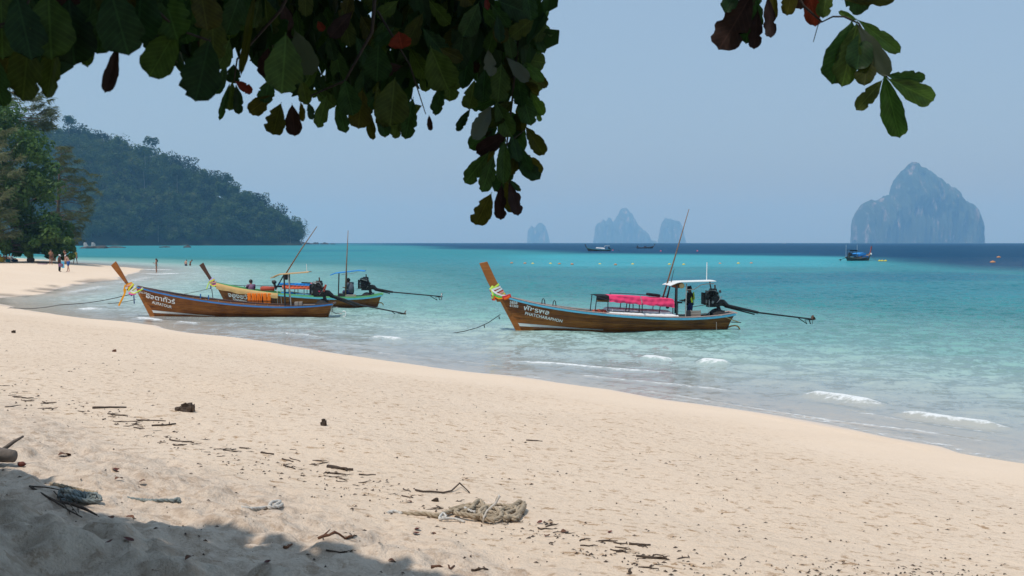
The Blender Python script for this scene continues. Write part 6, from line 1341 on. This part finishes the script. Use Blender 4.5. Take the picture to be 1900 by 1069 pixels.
# ================================================================ ROCKS IN THE BAY
M_ROCK = surf('dark_rock', (.075, .065, .055), (.025, .022, .02), 1.2, rough=.9, bump=.5); M_ROCKP = surf('pale_rock', (.42, .40, .38), (.2, .19, .18), 1.5, rough=.9, bump=.4)
def rock(name, u, v, wpx, hpx, label, mat=M_ROCK, seed=0, group=None, dep=None):
    p = at_z(u, v, 0.0); k = p.y / FPX; w, h = wpx * k, hpx * k; bm = bmesh.new(); bmesh.ops.create_icosphere(bm, subdivisions=3, radius=1.0); rd = random.Random(seed)
    o_ = [rd.uniform(0, 50) for _ in range(3)]
    co = np.array([v_.co for v_ in bm.verts]); nz = fbm(co[:, 0] * 1.6 + o_[0], co[:, 2] * 1.6 + co[:, 1] * 1.3 + o_[1], 4, 7)
    for v_, q in zip(bm.verts, nz): v_.co = Vector((v_.co.x * w / 2 * (1 + .5 * q), v_.co.y * (dep or w * .6) / 2 * (1 + .5 * q), v_.co.z * h * (1 + .9 * q)))
    me = bpy.data.meshes.new(name); bm.to_mesh(me); bm.free(); me.materials.append(mat); me.update(); o = link(name, me); o.location = (p.x, p.y, 0); return tag(o, label, 'rock', group)
rock('rock', 347, 459.4, 13, 3.6, 'lone rounded rock standing in the water before the headland', seed=1); rock('rock', 306, 459.2, 21, 1.8, 'long flat rock awash to the left of the lone rounded rock', seed=2); rock('rock', 225, 459.2, 6, 1.6, 'tiny dark rock awash between the rocky spit and the flat rock', seed=3)
rock('rock', 172, 461, 52, 6, 'dark rocky spit at the foot of the headland beside the low canopy', seed=4); rock('rock', 214, 459.8, 42, 2.0, 'thin low ledge trailing right from the rocky spit', seed=5); rock('rock', 159, 458.2, 9, 8, 'pale boulder on the rocky spit, nearer the trees', M_ROCKP, 6); rock('rock', 173, 458.2, 8, 9, 'pale boulder on the rocky spit, nearer the water', M_ROCKP, 7)
for i, (u, w, h) in enumerate(((574, 20, 2.4), (586, 12, 3.2), (602, 16, 2.4), (617, 10, 1.5), (560, 16, 4.0))): rock('rock', u, 453.2, w, h, ('low dark rock off the tip of the headland, %s' % ('first beyond the trees', 'beside the slanting bamboo pole', 'in the middle of the string', 'outermost of the string', 'joined to the foot of the cliff')[i]), seed=20 + i, group='rocks off the headland tip')
for i in range(26):
    u = 235 + i * 12.6; rock('shore_rock', u, 455.6 - 2.0 * i / 26, rd.uniform(12, 20), rd.uniform(2, 4.2), 'dark boulder in the line along the foot of the headland', seed=40 + i, group='boulders along the headland shore')

# ================================================================ DRIFTWOOD, ROPES AND LEAVES ON THE SAND
M_DRIFT = surf('driftwood', (.10, .07, .05), (.04, .028, .022), 14, (1, 1, 1), rough=.95, bump=.5); M_GREYW = surf('grey_driftwood', (.20, .165, .14), (.09, .075, .065), 10, rough=.95, bump=.6); M_DLEAF = surf('dry_leaf', (.17, .075, .035), (.08, .03, .018), 18, rough=.8, rand=.35); M_RLEAF = surf('dry_red_leaf', (.14, .03, .018), (.07, .018, .012), 18, rough=.7)
M_ROPET = surf('tan_rope', (.44, .36, .26), (.24, .185, .125), 22, rough=.95, bump=.4); M_ROPEW = surf('white_rope', (.66, .63, .58), (.44, .41, .37), 22, rough=.9, bump=.3); M_ROPEG = surf('blue_grey_rope', (.30, .33, .32), (.13, .16, .16), 24, rough=.95, bump=.4); M_KHUSK = surf('coconut_husk', (.075, .05, .035), (.03, .022, .016), 16, rough=.95, bump=.6)
def sand_at(x, y, dz=0.0): return Vector((x, y, gz(x, y) + dz))
def stick(u0, v0, u1, v1, r, label, seed=0, mat=M_DRIFT, group=None, name='stick', bend=.08, forks=0, lift=0.0, mid=None):
    rd = random.Random(seed); a, b = G(u0, v0), G(u1, v1); n_ = 7; pts = []; side = (b - a).cross(Vector((0, 0, 1)))
    for i in range(n_):
        t = i / (n_ - 1); p = a.lerp(b, t) + side * bend * math.sin(math.pi * t * (1 if seed % 2 else 1.6)) + Vector((rd.uniform(-.004, .004), rd.uniform(-.006, .006), 0)); pts.append(sand_at(p.x, p.y, r * .45 + lift * math.sin(math.pi * t) + rd.uniform(0, .004)))
    mb = MB(); mb.tube(pts, [r * (.75 + .3 * rd.random()) * (1 - .45 * i / n_) for i in range(n_)], 7)
    for f in range(forks):
        i = rd.randrange(1, n_ - 1); d = (pts[i + 1] - pts[i]).normalized(); d.rotate(Matrix.Rotation(rd.choice((-1, 1)) * rd.uniform(.4, 1.0), 3, 'Z')); L_ = (b - a).length * rd.uniform(.15, .4)
        mb.tube([pts[i], pts[i] + d * L_ * .5 + Vector((0, 0, .015)), pts[i] + d * L_ + Vector((0, 0, rd.uniform(0, .03)))], [r * .6, r * .45, r * .25], 5)
    o = mb.build(name, mat, None, True); return tag(o, label, 'stick' if name != 'driftwood' else 'driftwood', group)
def chunk(u, v, wpx, hpx, label, mat, seed, name='driftwood', dep=.6, cat='driftwood'):
    p = G(u, v); k = (p - cam.location).length / FPX; w, h = wpx * k, hpx * k; bm = bmesh.new(); bmesh.ops.create_cube(bm, size=1); bmesh.ops.bevel(bm, geom=bm.edges[:], offset=.18, segments=2, affect='EDGES'); bmesh.ops.subdivide_edges(bm, edges=bm.edges[:], cuts=1, use_grid_fill=True)
    rd = random.Random(seed); co = np.array([q.co for q in bm.verts]); nz = fbm(co[:, 0] * 3 + seed, co[:, 2] * 3 + co[:, 1] * 2, 3, seed)
    for q, z in zip(bm.verts, nz): q.co = Vector((q.co.x * w * (1 + .5 * z), q.co.y * w * dep * (1 + .5 * z), (q.co.z + .35) * h * (1 + .6 * z) * (1 + .5 * q.co.x)))
    me = bpy.data.meshes.new(name); bm.to_mesh(me); bm.free(); me.materials.append(mat); me.update(); o = link(name, me); o.location = p; return tag(o, label, cat)
o = chunk(347, 764, 26, 16, 'dark blocky piece of driftwood with a knob, alone on the clean sand', M_DRIFT, 3); mb = MB(); k_ = (o.location - cam.location).length / FPX; mb.ball((-16 * k_, 0, 4 * k_), (6 * k_, 6 * k_, 5 * k_), 8, 6, .2); mb.build('knob', M_DRIFT, o)
chunk(600, 790, 11, 13, 'dark brown coconut husk standing alone on the smooth sand', M_KHUSK, 5, 'coconut_husk', .8, 'coconut husk'); chunk(212, 653, 7, 4, 'small reddish pod lying near the top of the beach by the shore', M_DLEAF, 6, 'seed_pod', .8, 'pod'); chunk(25, 618, 6, 5, 'small black lump on the sand near the left bay', M_KHUSK, 7, 'pebble', .8, 'lump')
stick(172, 759, 234, 757, .018, 'long flat driftwood branch below the shore at left', 1, bend=.03, name='driftwood'); stick(255, 781, 308, 782, .009, 'straight thin stick above the tangle of seaweed', 2, bend=.01); stick(282, 791, 326, 788, .014, 'crooked dark stick with yellow tip in the wrack', 3, forks=3); stick(316, 816, 352, 822, .010, 'curved dark twig hooking toward the sea', 4, bend=.2, forks=1)
stick(413, 836, 440, 835, .008, 'slim curved twig just seaward of the wrack line', 6, bend=.12); stick(484, 841, 508, 845, .013, 'short thick black stick on the wrack line', 7, bend=.03); stick(538, 850, 554, 857, .007, 'thin twig slanting beside the dark bark strip', 8); stick(608, 868, 655, 874, .022, 'heavy dark driftwood branch with a pointed end', 9, forks=2, bend=.03, name='driftwood'); stick(604, 878, 640, 882, .010, 'rough dark stick just below the heavy branch', 10, forks=2); stick(666, 882, 697, 882, .009, 'straight knobbly stick right of the heavy branch', 11, bend=.01); stick(527, 864, 545, 872, .010, 'forked black twig in the middle of the wrack', 12, forks=2); stick(524, 853, 545, 858, .009, 'dark bark strip above the forked twig', 13)
mb = MB(); pts = [G(u, v) for u, v in ((771, 912), (785, 915), (800, 915), (822, 917), (838, 913), (853, 905), (871, 916))]; mb.tube([q + Vector((0, 0, .012 + (.03 if i == 5 else 0))) for i, q in enumerate(pts)], [.009, .0085, .009, .008, .008, .0095, .006], 7); tag(mb.build('driftwood', M_DRIFT, None, True), 'long bent branch with a sharp elbow above the tan rope heap', 'driftwood')
stick(745, 921, 766, 925, .008, 'small hooked twig left of the bent branch', 15, forks=1); chunk(807, 931, 12, 6, 'small black bark lump between the bent branch and the rope heap', M_KHUSK, 16); stick(590, 1003, 648, 1000, .012, 'reddish curled palm spathe on the soft sand', 17, M_DLEAF, None, 'palm_spathe', .05, 2); stick(645, 1002, 664, 998, .008, 'broken end of stick beside the curled spathe', 18, forks=1); stick(604, 1024, 655, 1024, .006, 'scatter of thin twigs below the curled spathe', 19, forks=3); stick(525, 1018, 543, 1013, .012, 'red-brown curled leaf at the edge of the shade', 20, M_DLEAF, None, 'dry_leaf')
stick(1168, 1011, 1206, 1013, .011, 'straight black stick, upper of the pair at the lower right of the wrack', 21, bend=.01); stick(1180, 1033, 1236, 1040, .012, 'forked black stick, lower of the pair at the bottom edge of the wrack', 22, forks=3); stick(1138, 1008, 1165, 1011, .006, 'thin dark twig just left of the straight black stick', 23); stick(800, 1056, 850, 1054, .012, 'reddish curled leaf strip at the bottom edge', 24, M_DLEAF, None, 'dry_leaf', .1, 1); stick(875, 1062, 905, 1058, .009, 'forked dark twig at the bottom edge', 25, forks=2); stick(976, 818, 1006, 820, .010, 'flat brown stick alone on the firm sand right of centre', 26, bend=.02); stick(1115, 643, 1135, 641, .01, 'distant twig near the waterline at centre', 27)
# log on the dune and the dead branch
mb = MB(); a = G(-6, 862); lg = [a + Vector((-.5, .12, .06)), a + Vector((-.2, .05, .075)), a + Vector((.0, .0, .08)), a + Vector((.155, -.03, .072))]; mb.tube(lg, [.07, .066, .062, .05], 10); mb.tube([lg[2], lg[2] + Vector((.1, .1, .09)), lg[2] + Vector((.17, .12, .13))], [.02, .015, .008], 6); tag(mb.build('log', M_GREYW, None, True), 'grey weathered log lying on the crest of the dune at the left edge', 'log')
mb = MB(); p = G(40, 866); mb.ball(p + Vector((0, 0, .02)), (.035, .02, .02), 8, 6, .2); tag(mb.build('dry_leaf', M_RLEAF, None, True), 'dark red leaf tucked under the end of the grey log', 'leaf')
dbr = empty('dead_branch', G(60, 915), 0, 'dead twiggy branch with reddish stem lying down the dune slope', 'branch'); B0 = Vector(dbr.location)
def dead(pts, r): mb = MB(); mb.tube([G(u, v) - B0 + Vector((0, 0, dz)) for u, v, dz in pts], r, 6); mb.build('twig', M_DRIFT if r[0] < .011 else M_DLEAF, dbr, True)
dead([(55, 908, .02), (100, 935, .02), (130, 955, .02), (152, 965, .015)], [.008, .007, .006, .004]); dead([(58, 909, .02), (85, 914, .03), (108, 918, .03), (140, 940, .03)], [.006, .005, .004, .003]); dead([(112, 940, .03), (135, 944, .03), (160, 952, .025), (180, 961, .015)], [.008, .0115, .010, .005]); dead([(100, 920, .03), (112, 935, .03), (128, 955, .02), (130, 958, .01)], [.005, .004, .003, .003]); dead([(112, 918, .03), (130, 945, .03), (145, 962, .02)], [.004, .003, .002]); dead([(140, 935, .04), (146, 960, .02)], [.003, .002]); dead([(120, 945, .03), (90, 930, .03)], [.004, .003])
# ropes: three twisted strands
def rope(path, r, mat, name, parent=None, turns=None, twist=8.0):
    P = [Vector(p) for p in path]; Q = []
    for i in range(len(P) - 1):
        p0, p1, p2, p3 = P[max(i - 1, 0)], P[i], P[i + 1], P[min(i + 2, len(P) - 1)]
        m_ = max(3, int((p2 - p1).length / (r * 1.1)))
        for k in range(m_):
            t = k / m_; Q.append(.5 * ((2 * p1) + (p2 - p0) * t + (2 * p0 - 5 * p1 + 4 * p2 - p3) * t * t + (3 * p1 - p0 - 3 * p2 + p3) * t ** 3))
    Q.append(P[-1]); mb = MB(); L_ = 0; S = [[], [], []]
    for i, q in enumerate(Q):
        t = (Q[min(i + 1, len(Q) - 1)] - Q[max(i - 1, 0)]).normalized(); a = t.cross(Vector((0, 0, 1))); a = a.normalized() if a.length > .1 else Vector((1, 0, 0)); b = t.cross(a)
        if i: L_ += (q - Q[i - 1]).length
        for j in range(3): th = L_ / (r * twist) * 6.283 + j * 2.094; S[j].append(q + (a * math.cos(th) + b * math.sin(th)) * r * .52)
    for s_ in S: mb.tube(s_, r * .55, 5)
    return mb.build(name, mat, parent, True)
def heap(label, c0, spans, mat, r, seed, name='rope_heap'):
    root = empty(name, (0, 0, 0), 0, label, 'rope'); return root
rh = empty('rope_heap', (0, 0, 0), 0, 'tangled heap of thick tan rope with a white cord sticking up', 'rope')
rd = random.Random(9)
def pxpath(lst, r): return [G(u, v + dz * 70) + Vector((0, 0, r * .8 + (dz * .55 if dz > 0 else dz))) for u, v, dz in lst]
TR = .021
rope(pxpath([(735, 953, -.02), (765, 957, -.01), (790, 958, 0), (812, 962, .01), (835, 955, .02), (870, 950, .04), (905, 956, .05), (930, 960, .03), (955, 952, .03), (968, 944, .03)], TR), TR, M_ROPET, 'rope', rh)
rope(pxpath([(835, 950, .0), (860, 945, .03), (885, 944, .06), (900, 955, .07), (885, 965, .05), (860, 962, .05), (845, 957, .04), (860, 950, .07), (890, 950, .09)], TR), TR, M_ROPET, 'rope', rh)
rope(pxpath([(870, 960, .02), (895, 968, .02), (915, 970, .02), (930, 965, .04), (925, 955, .08), (905, 950, .09), (890, 958, .07), (900, 968, .05), (918, 972, .02)], TR), TR, M_ROPET, 'rope', rh)
rope(pxpath([(885, 947, .05), (915, 950, .06), (940, 962, .02), (955, 968, .01), (963, 962, .01), (958, 950, .05), (945, 947, .05), (925, 957, .06)], TR * 1.1), TR * 1.1, M_ROPET, 'rope', rh)
rope(pxpath([(940, 955, .03), (955, 946, .06), (965, 940, .07), (972, 944, .05), (966, 956, .02), (950, 966, .01), (935, 968, .02)], TR * 1.25), TR * 1.25, M_ROPET, 'rope', rh)
rope(pxpath([(856, 958, .05), (875, 952, .09), (882, 944, .11), (890, 938, .10), (900, 948, .09), (912, 952, .08)], TR), TR, M_ROPET, 'rope', rh)
rope(pxpath([(903, 946, .06), (920, 944, .09), (940, 946, .10), (952, 952, .05)], TR * .7), TR * .7, M_ROPET, 'rope', rh)
for i in range(5):
    us_ = [(870 + rd.uniform(-10, 60), 950 + rd.uniform(0, 18), rd.uniform(.0, .05)) for _ in range(5)]; rope(pxpath(us_, TR), TR * rd.uniform(.7, 1.0), M_ROPET, 'rope', rh)
p0 = G(896, 972); wc = MB(); dd = p0.y / FPX * 1.0
wc.tube([p0 + Vector((0, 0, .01)), p0 + Vector((2 * dd, 0, 12 * dd)), p0 + Vector((8 * dd, 0, 24 * dd)), p0 + Vector((24 * dd, 0, 38 * dd)), p0 + Vector((30 * dd, 0, 50 * dd)), p0 + Vector((30 * dd, 0, 54 * dd))], [.008, .008, .008, .009, .010, .006], 7); wc.build('white_cord', M_ROPEW, rh, True)
wc = MB(); wc.tube([p0 + Vector((22 * dd, .01, 36 * dd)), p0 + Vector((26 * dd, .01, 46 * dd)), p0 + Vector((30 * dd, .01, 53 * dd))], [.003, .008, .004], 6); wc.build('frayed_end', M_ROPET, rh, True)
rope(pxpath([(815, 962, .02), (828, 964, .03), (822, 958, .05), (816, 966, .02), (835, 966, .03), (850, 968, .02), (862, 971, 0)], .011), .011, M_ROPEW, 'rope', rh); rope(pxpath([(860, 948, .09), (872, 955, .10), (882, 958, .09)], .011), .011, M_ROPEW, 'rope', rh)
rope(pxpath([(718, 954, -.012), (732, 952, -.002), (746, 955, -.015)], .016), .016, M_ROPEW, 'rope', rh)
fr = MB()
for _ in range(36):
    p = G(rd.uniform(885, 928), rd.uniform(955, 974)); d = Vector((rd.gauss(0, 1), rd.gauss(0, .4), rd.uniform(.0, 1.2))).normalized(); fr.tube([p + Vector((0, 0, .03)), p + d * .04 + Vector((0, 0, .03)), p + d * .07 + Vector((0, 0, .0))], .0022, 3, False)
tag(fr.build('frayed_fibres', M_ROPET, rh), kind='stuff')
r2 = empty('rope_coil', (0, 0, 0), 0, 'bundle of blue-grey rope at the foot of the dune', 'rope'); TG = .016
for i in range(9):
    u0 = 108 + i * 7.5; q = [rd.uniform(-4, 4) for _ in range(10)]; rope(pxpath([(u0 + q[0], 929 + q[1] * .6, .01), (u0 + 6 + q[2], 918 + i * .9 + q[3] * .6, .05 + .01 * q[9]), (u0 + 15 + q[4], 920 + i * 1.2 + q[5] * .6, .06), (u0 + 18 + q[6], 930 + i * .6 + q[7] * .5, .03), (u0 + 4 + q[8], 934, .0)], TG), TG * rd.uniform(.75, 1.05), M_ROPEG, 'rope', r2)
rope(pxpath([(110, 925, .03), (135, 932, .05), (160, 936, .04), (182, 936, .02)], TG), TG, M_ROPEG, 'rope', r2); rope(pxpath([(112, 918, .06), (130, 924, .07), (150, 930, .05)], TG), TG, M_ROPEG, 'rope', r2); rope(pxpath([(94, 900, 0), (110, 904, .0), (135, 908, -.005), (180, 916, -.010)], .013), .013, M_ROPET, 'rope', r2)
r3 = empty('rope_piece', (0, 0, 0), 0, 'half-buried dark rope running right of the blue-grey bundle to a knot', 'rope'); rope(pxpath([(236, 924, -.02), (262, 930, -.005), (285, 930, -.012), (310, 934, .0), (320, 934, .012), (332, 930, .015), (331, 936, .005)], .014), .014, M_ROPEG, 'rope', r3)
r4 = empty('rope_piece', (0, 0, 0), 0, 'short white rope with a bulky knot, half buried left of the tan heap', 'rope'); rope(pxpath([(447, 944, -.015), (470, 946, -.003), (495, 946, .004), (510, 942, .02), (520, 936, .035), (505, 937, .03), (500, 945, .01), (518, 945, .01), (524, 940, .02)], .014), .014, M_ROPEW, 'rope', r4)
# fallen leaves and twigs: one of each, then copies
def dry_leaf_mesh(seed, mat):
    rd = random.Random(seed); vs = []; fs = []
    for i, (t, w) in enumerate(zip((0, .2, .45, .7, .9, 1), (.03, .2, .36, .40, .22, .03))):
        for c_ in (-1, 0, 1): vs.append((t, c_ * w, .28 * abs(c_) * w + .22 * math.sin(t * 3 + seed) * t + .05))
    for i in range(5):
        for j in range(2): fs.append((3 * i + j, 3 * i + j + 1, 3 * i + j + 4, 3 * i + j + 3))
    me = bpy.data.meshes.new('dry_leaf'); me.from_pydata(vs, [], fs); me.materials.append(mat); me.update(); return me
DL = [dry_leaf_mesh(i, M_DLEAF if i < 3 else M_RLEAF) for i in range(5)]
for i, (u, v, ln, k, lb) in enumerate(((207, 872, .13, 3, 'dark red curled leaf on the soft sand in front of the blocky driftwood'), (108, 850, .15, 1, 'brown leaf on the twiggy patch beyond the grey log'), (213, 893, .10, 1, 'small dark leaf below the dark red one'), (256, 899, .08, 0, 'tiny brown leaf right of the small dark one'), (204, 960, .08, 2, 'ochre leaf at the edge of the shade beside the dead branch'), (240, 958, .10, 2, 'ochre grassy leaf on the edge of the shade'), (228, 1000, .13, 3, 'dark leaf lying in the shade on the dune'), (282, 1064, .12, 3, 'red leaf at the bottom edge in the shade'), (344, 1042, .12, 0, 'grey-brown leaf lying in the shade'), (195, 1012, .08, 4, 'small dark leaf in the shade left of the larger one'), (766, 990, .10, 3, 'dark curled leaf below the rope heap'), (772, 982, .09, 4, 'black curled leaf just above its neighbour below the rope heap'), (752, 932, .08, 0, 'upright brown leaf left of the bark lump'), (1040, 990, .11, 0, 'pointed brown leaf right of the rope heap'), (1012, 998, .09, 1, 'small brown leaf below the pointed one'), (996, 972, .07, 4, 'black leaf right of the rope heap, upper'), (1018, 972, .06, 4, 'black leaf scrap right of the upper black one'), (495, 1043, .09, 3, 'dark leaf on the shade edge'), (798, 990, .08, 1, 'rusty leaf scrap near the curled leaves'), (720, 1043, .10, 1, 'brown leaf near the bottom edge left of the red strip'), (1130, 990, .07, 4, 'tiny dark leaf above the straight black stick'))):
    p = G(u, v); o = link('dry_leaf', DL[k]); o.location = p + Vector((0, 0, .004)); ln = ln * 165 / FPX * (p - cam.location).length; o.scale = (ln, ln, ln); a = math.sin(i * 7.3) * 1.2; o.rotation_euler = (.25 * math.sin(i * 3.1), .2 * math.cos(i), a); tag(o, lb, 'leaf', 'fallen leaves on the sand')
rd = random.Random(4)
def twig_mesh(seed):
    r_ = random.Random(seed); mb = MB(); n_ = 5; pts = [(i / 4 - .5, .14 * r_.uniform(-1, 1), .03 + .02 * r_.random()) for i in range(n_)]; mb.tube(pts, [.045, .05, .042, .035, .02], 5)
    if seed % 2: mb.tube([pts[2], (pts[2][0] + .22, pts[2][1] + .2, .06)], [.03, .014], 4)
    return mb.mesh('twig', M_DRIFT, True)
TWM = [twig_mesh(i) for i in range(6)]
wl_u = [0, 60, 200, 260, 320, 420, 500, 600, 700, 800, 950, 1080, 1200]; wl_v = [720, 745, 770, 790, 815, 838, 852, 872, 895, 930, 965, 1000, 1035]
for i in range(120):
    u = rd.uniform(-20, 1230) if i > 40 else rd.choice((rd.uniform(10, 110), rd.gauss(230, 25), rd.gauss(640, 40), rd.gauss(1190, 30))); v = float(np.interp(u, wl_u, wl_v)) + rd.gauss(0, 7 + u * .006); p = G(u, v)
    o = link('twig', TWM[i % 6]); o.location = p + Vector((0, 0, .002)); s_ = rd.uniform(.05, .17) * (1.35 if u < 300 else .9); o.scale = (s_, s_, s_ * rd.uniform(.6, 1.1)); o.rotation_euler = (0, 0, rd.gauss(0, .7)); tag(o, 'short dark twig washed up along the wrack line', 'twig', 'twigs along the wrack line')
lt = MB()                                                              # crumbs of bark and seaweed, too small to pick apart
for i in range(1500):
    u = rd.uniform(-60, 1900); v = rd.uniform(600, 1069) if i % 3 else float(np.interp(u, wl_u, wl_v)) + rd.gauss(0, 14)
    if v < 600 + max(0, u - 300) * .17 + 20: continue
    d = ray(u, v); t = (1.6 - EYE) / d.z; x, y = d.x * t, d.y * t
    if y > 60 or y < 2: continue
    z = gz(x, y); t = (z - EYE) / d.z; x, y = d.x * t, d.y * t; z = gz(x, y); s_ = rd.uniform(.006, .018) * (1 + y / 25); a = rd.random() * 3.14; w_ = s_ * rd.uniform(.2, .5); ca, sa = math.cos(a), math.sin(a)
    lt.add([(x - s_ * ca, y - s_ * sa, z + .002), (x + w_ * sa, y - w_ * ca, z + .004), (x + s_ * ca, y + s_ * sa, z + .003), (x - w_ * sa, y + w_ * ca, z + .005), (x, y, z + .005 + w_)], [(0, 1, 4), (1, 2, 4), (2, 3, 4), (3, 0, 4)])
tag(lt.build('beach_litter', M_DRIFT), 'tiny scraps of bark and seaweed scattered over the sand', kind='stuff')
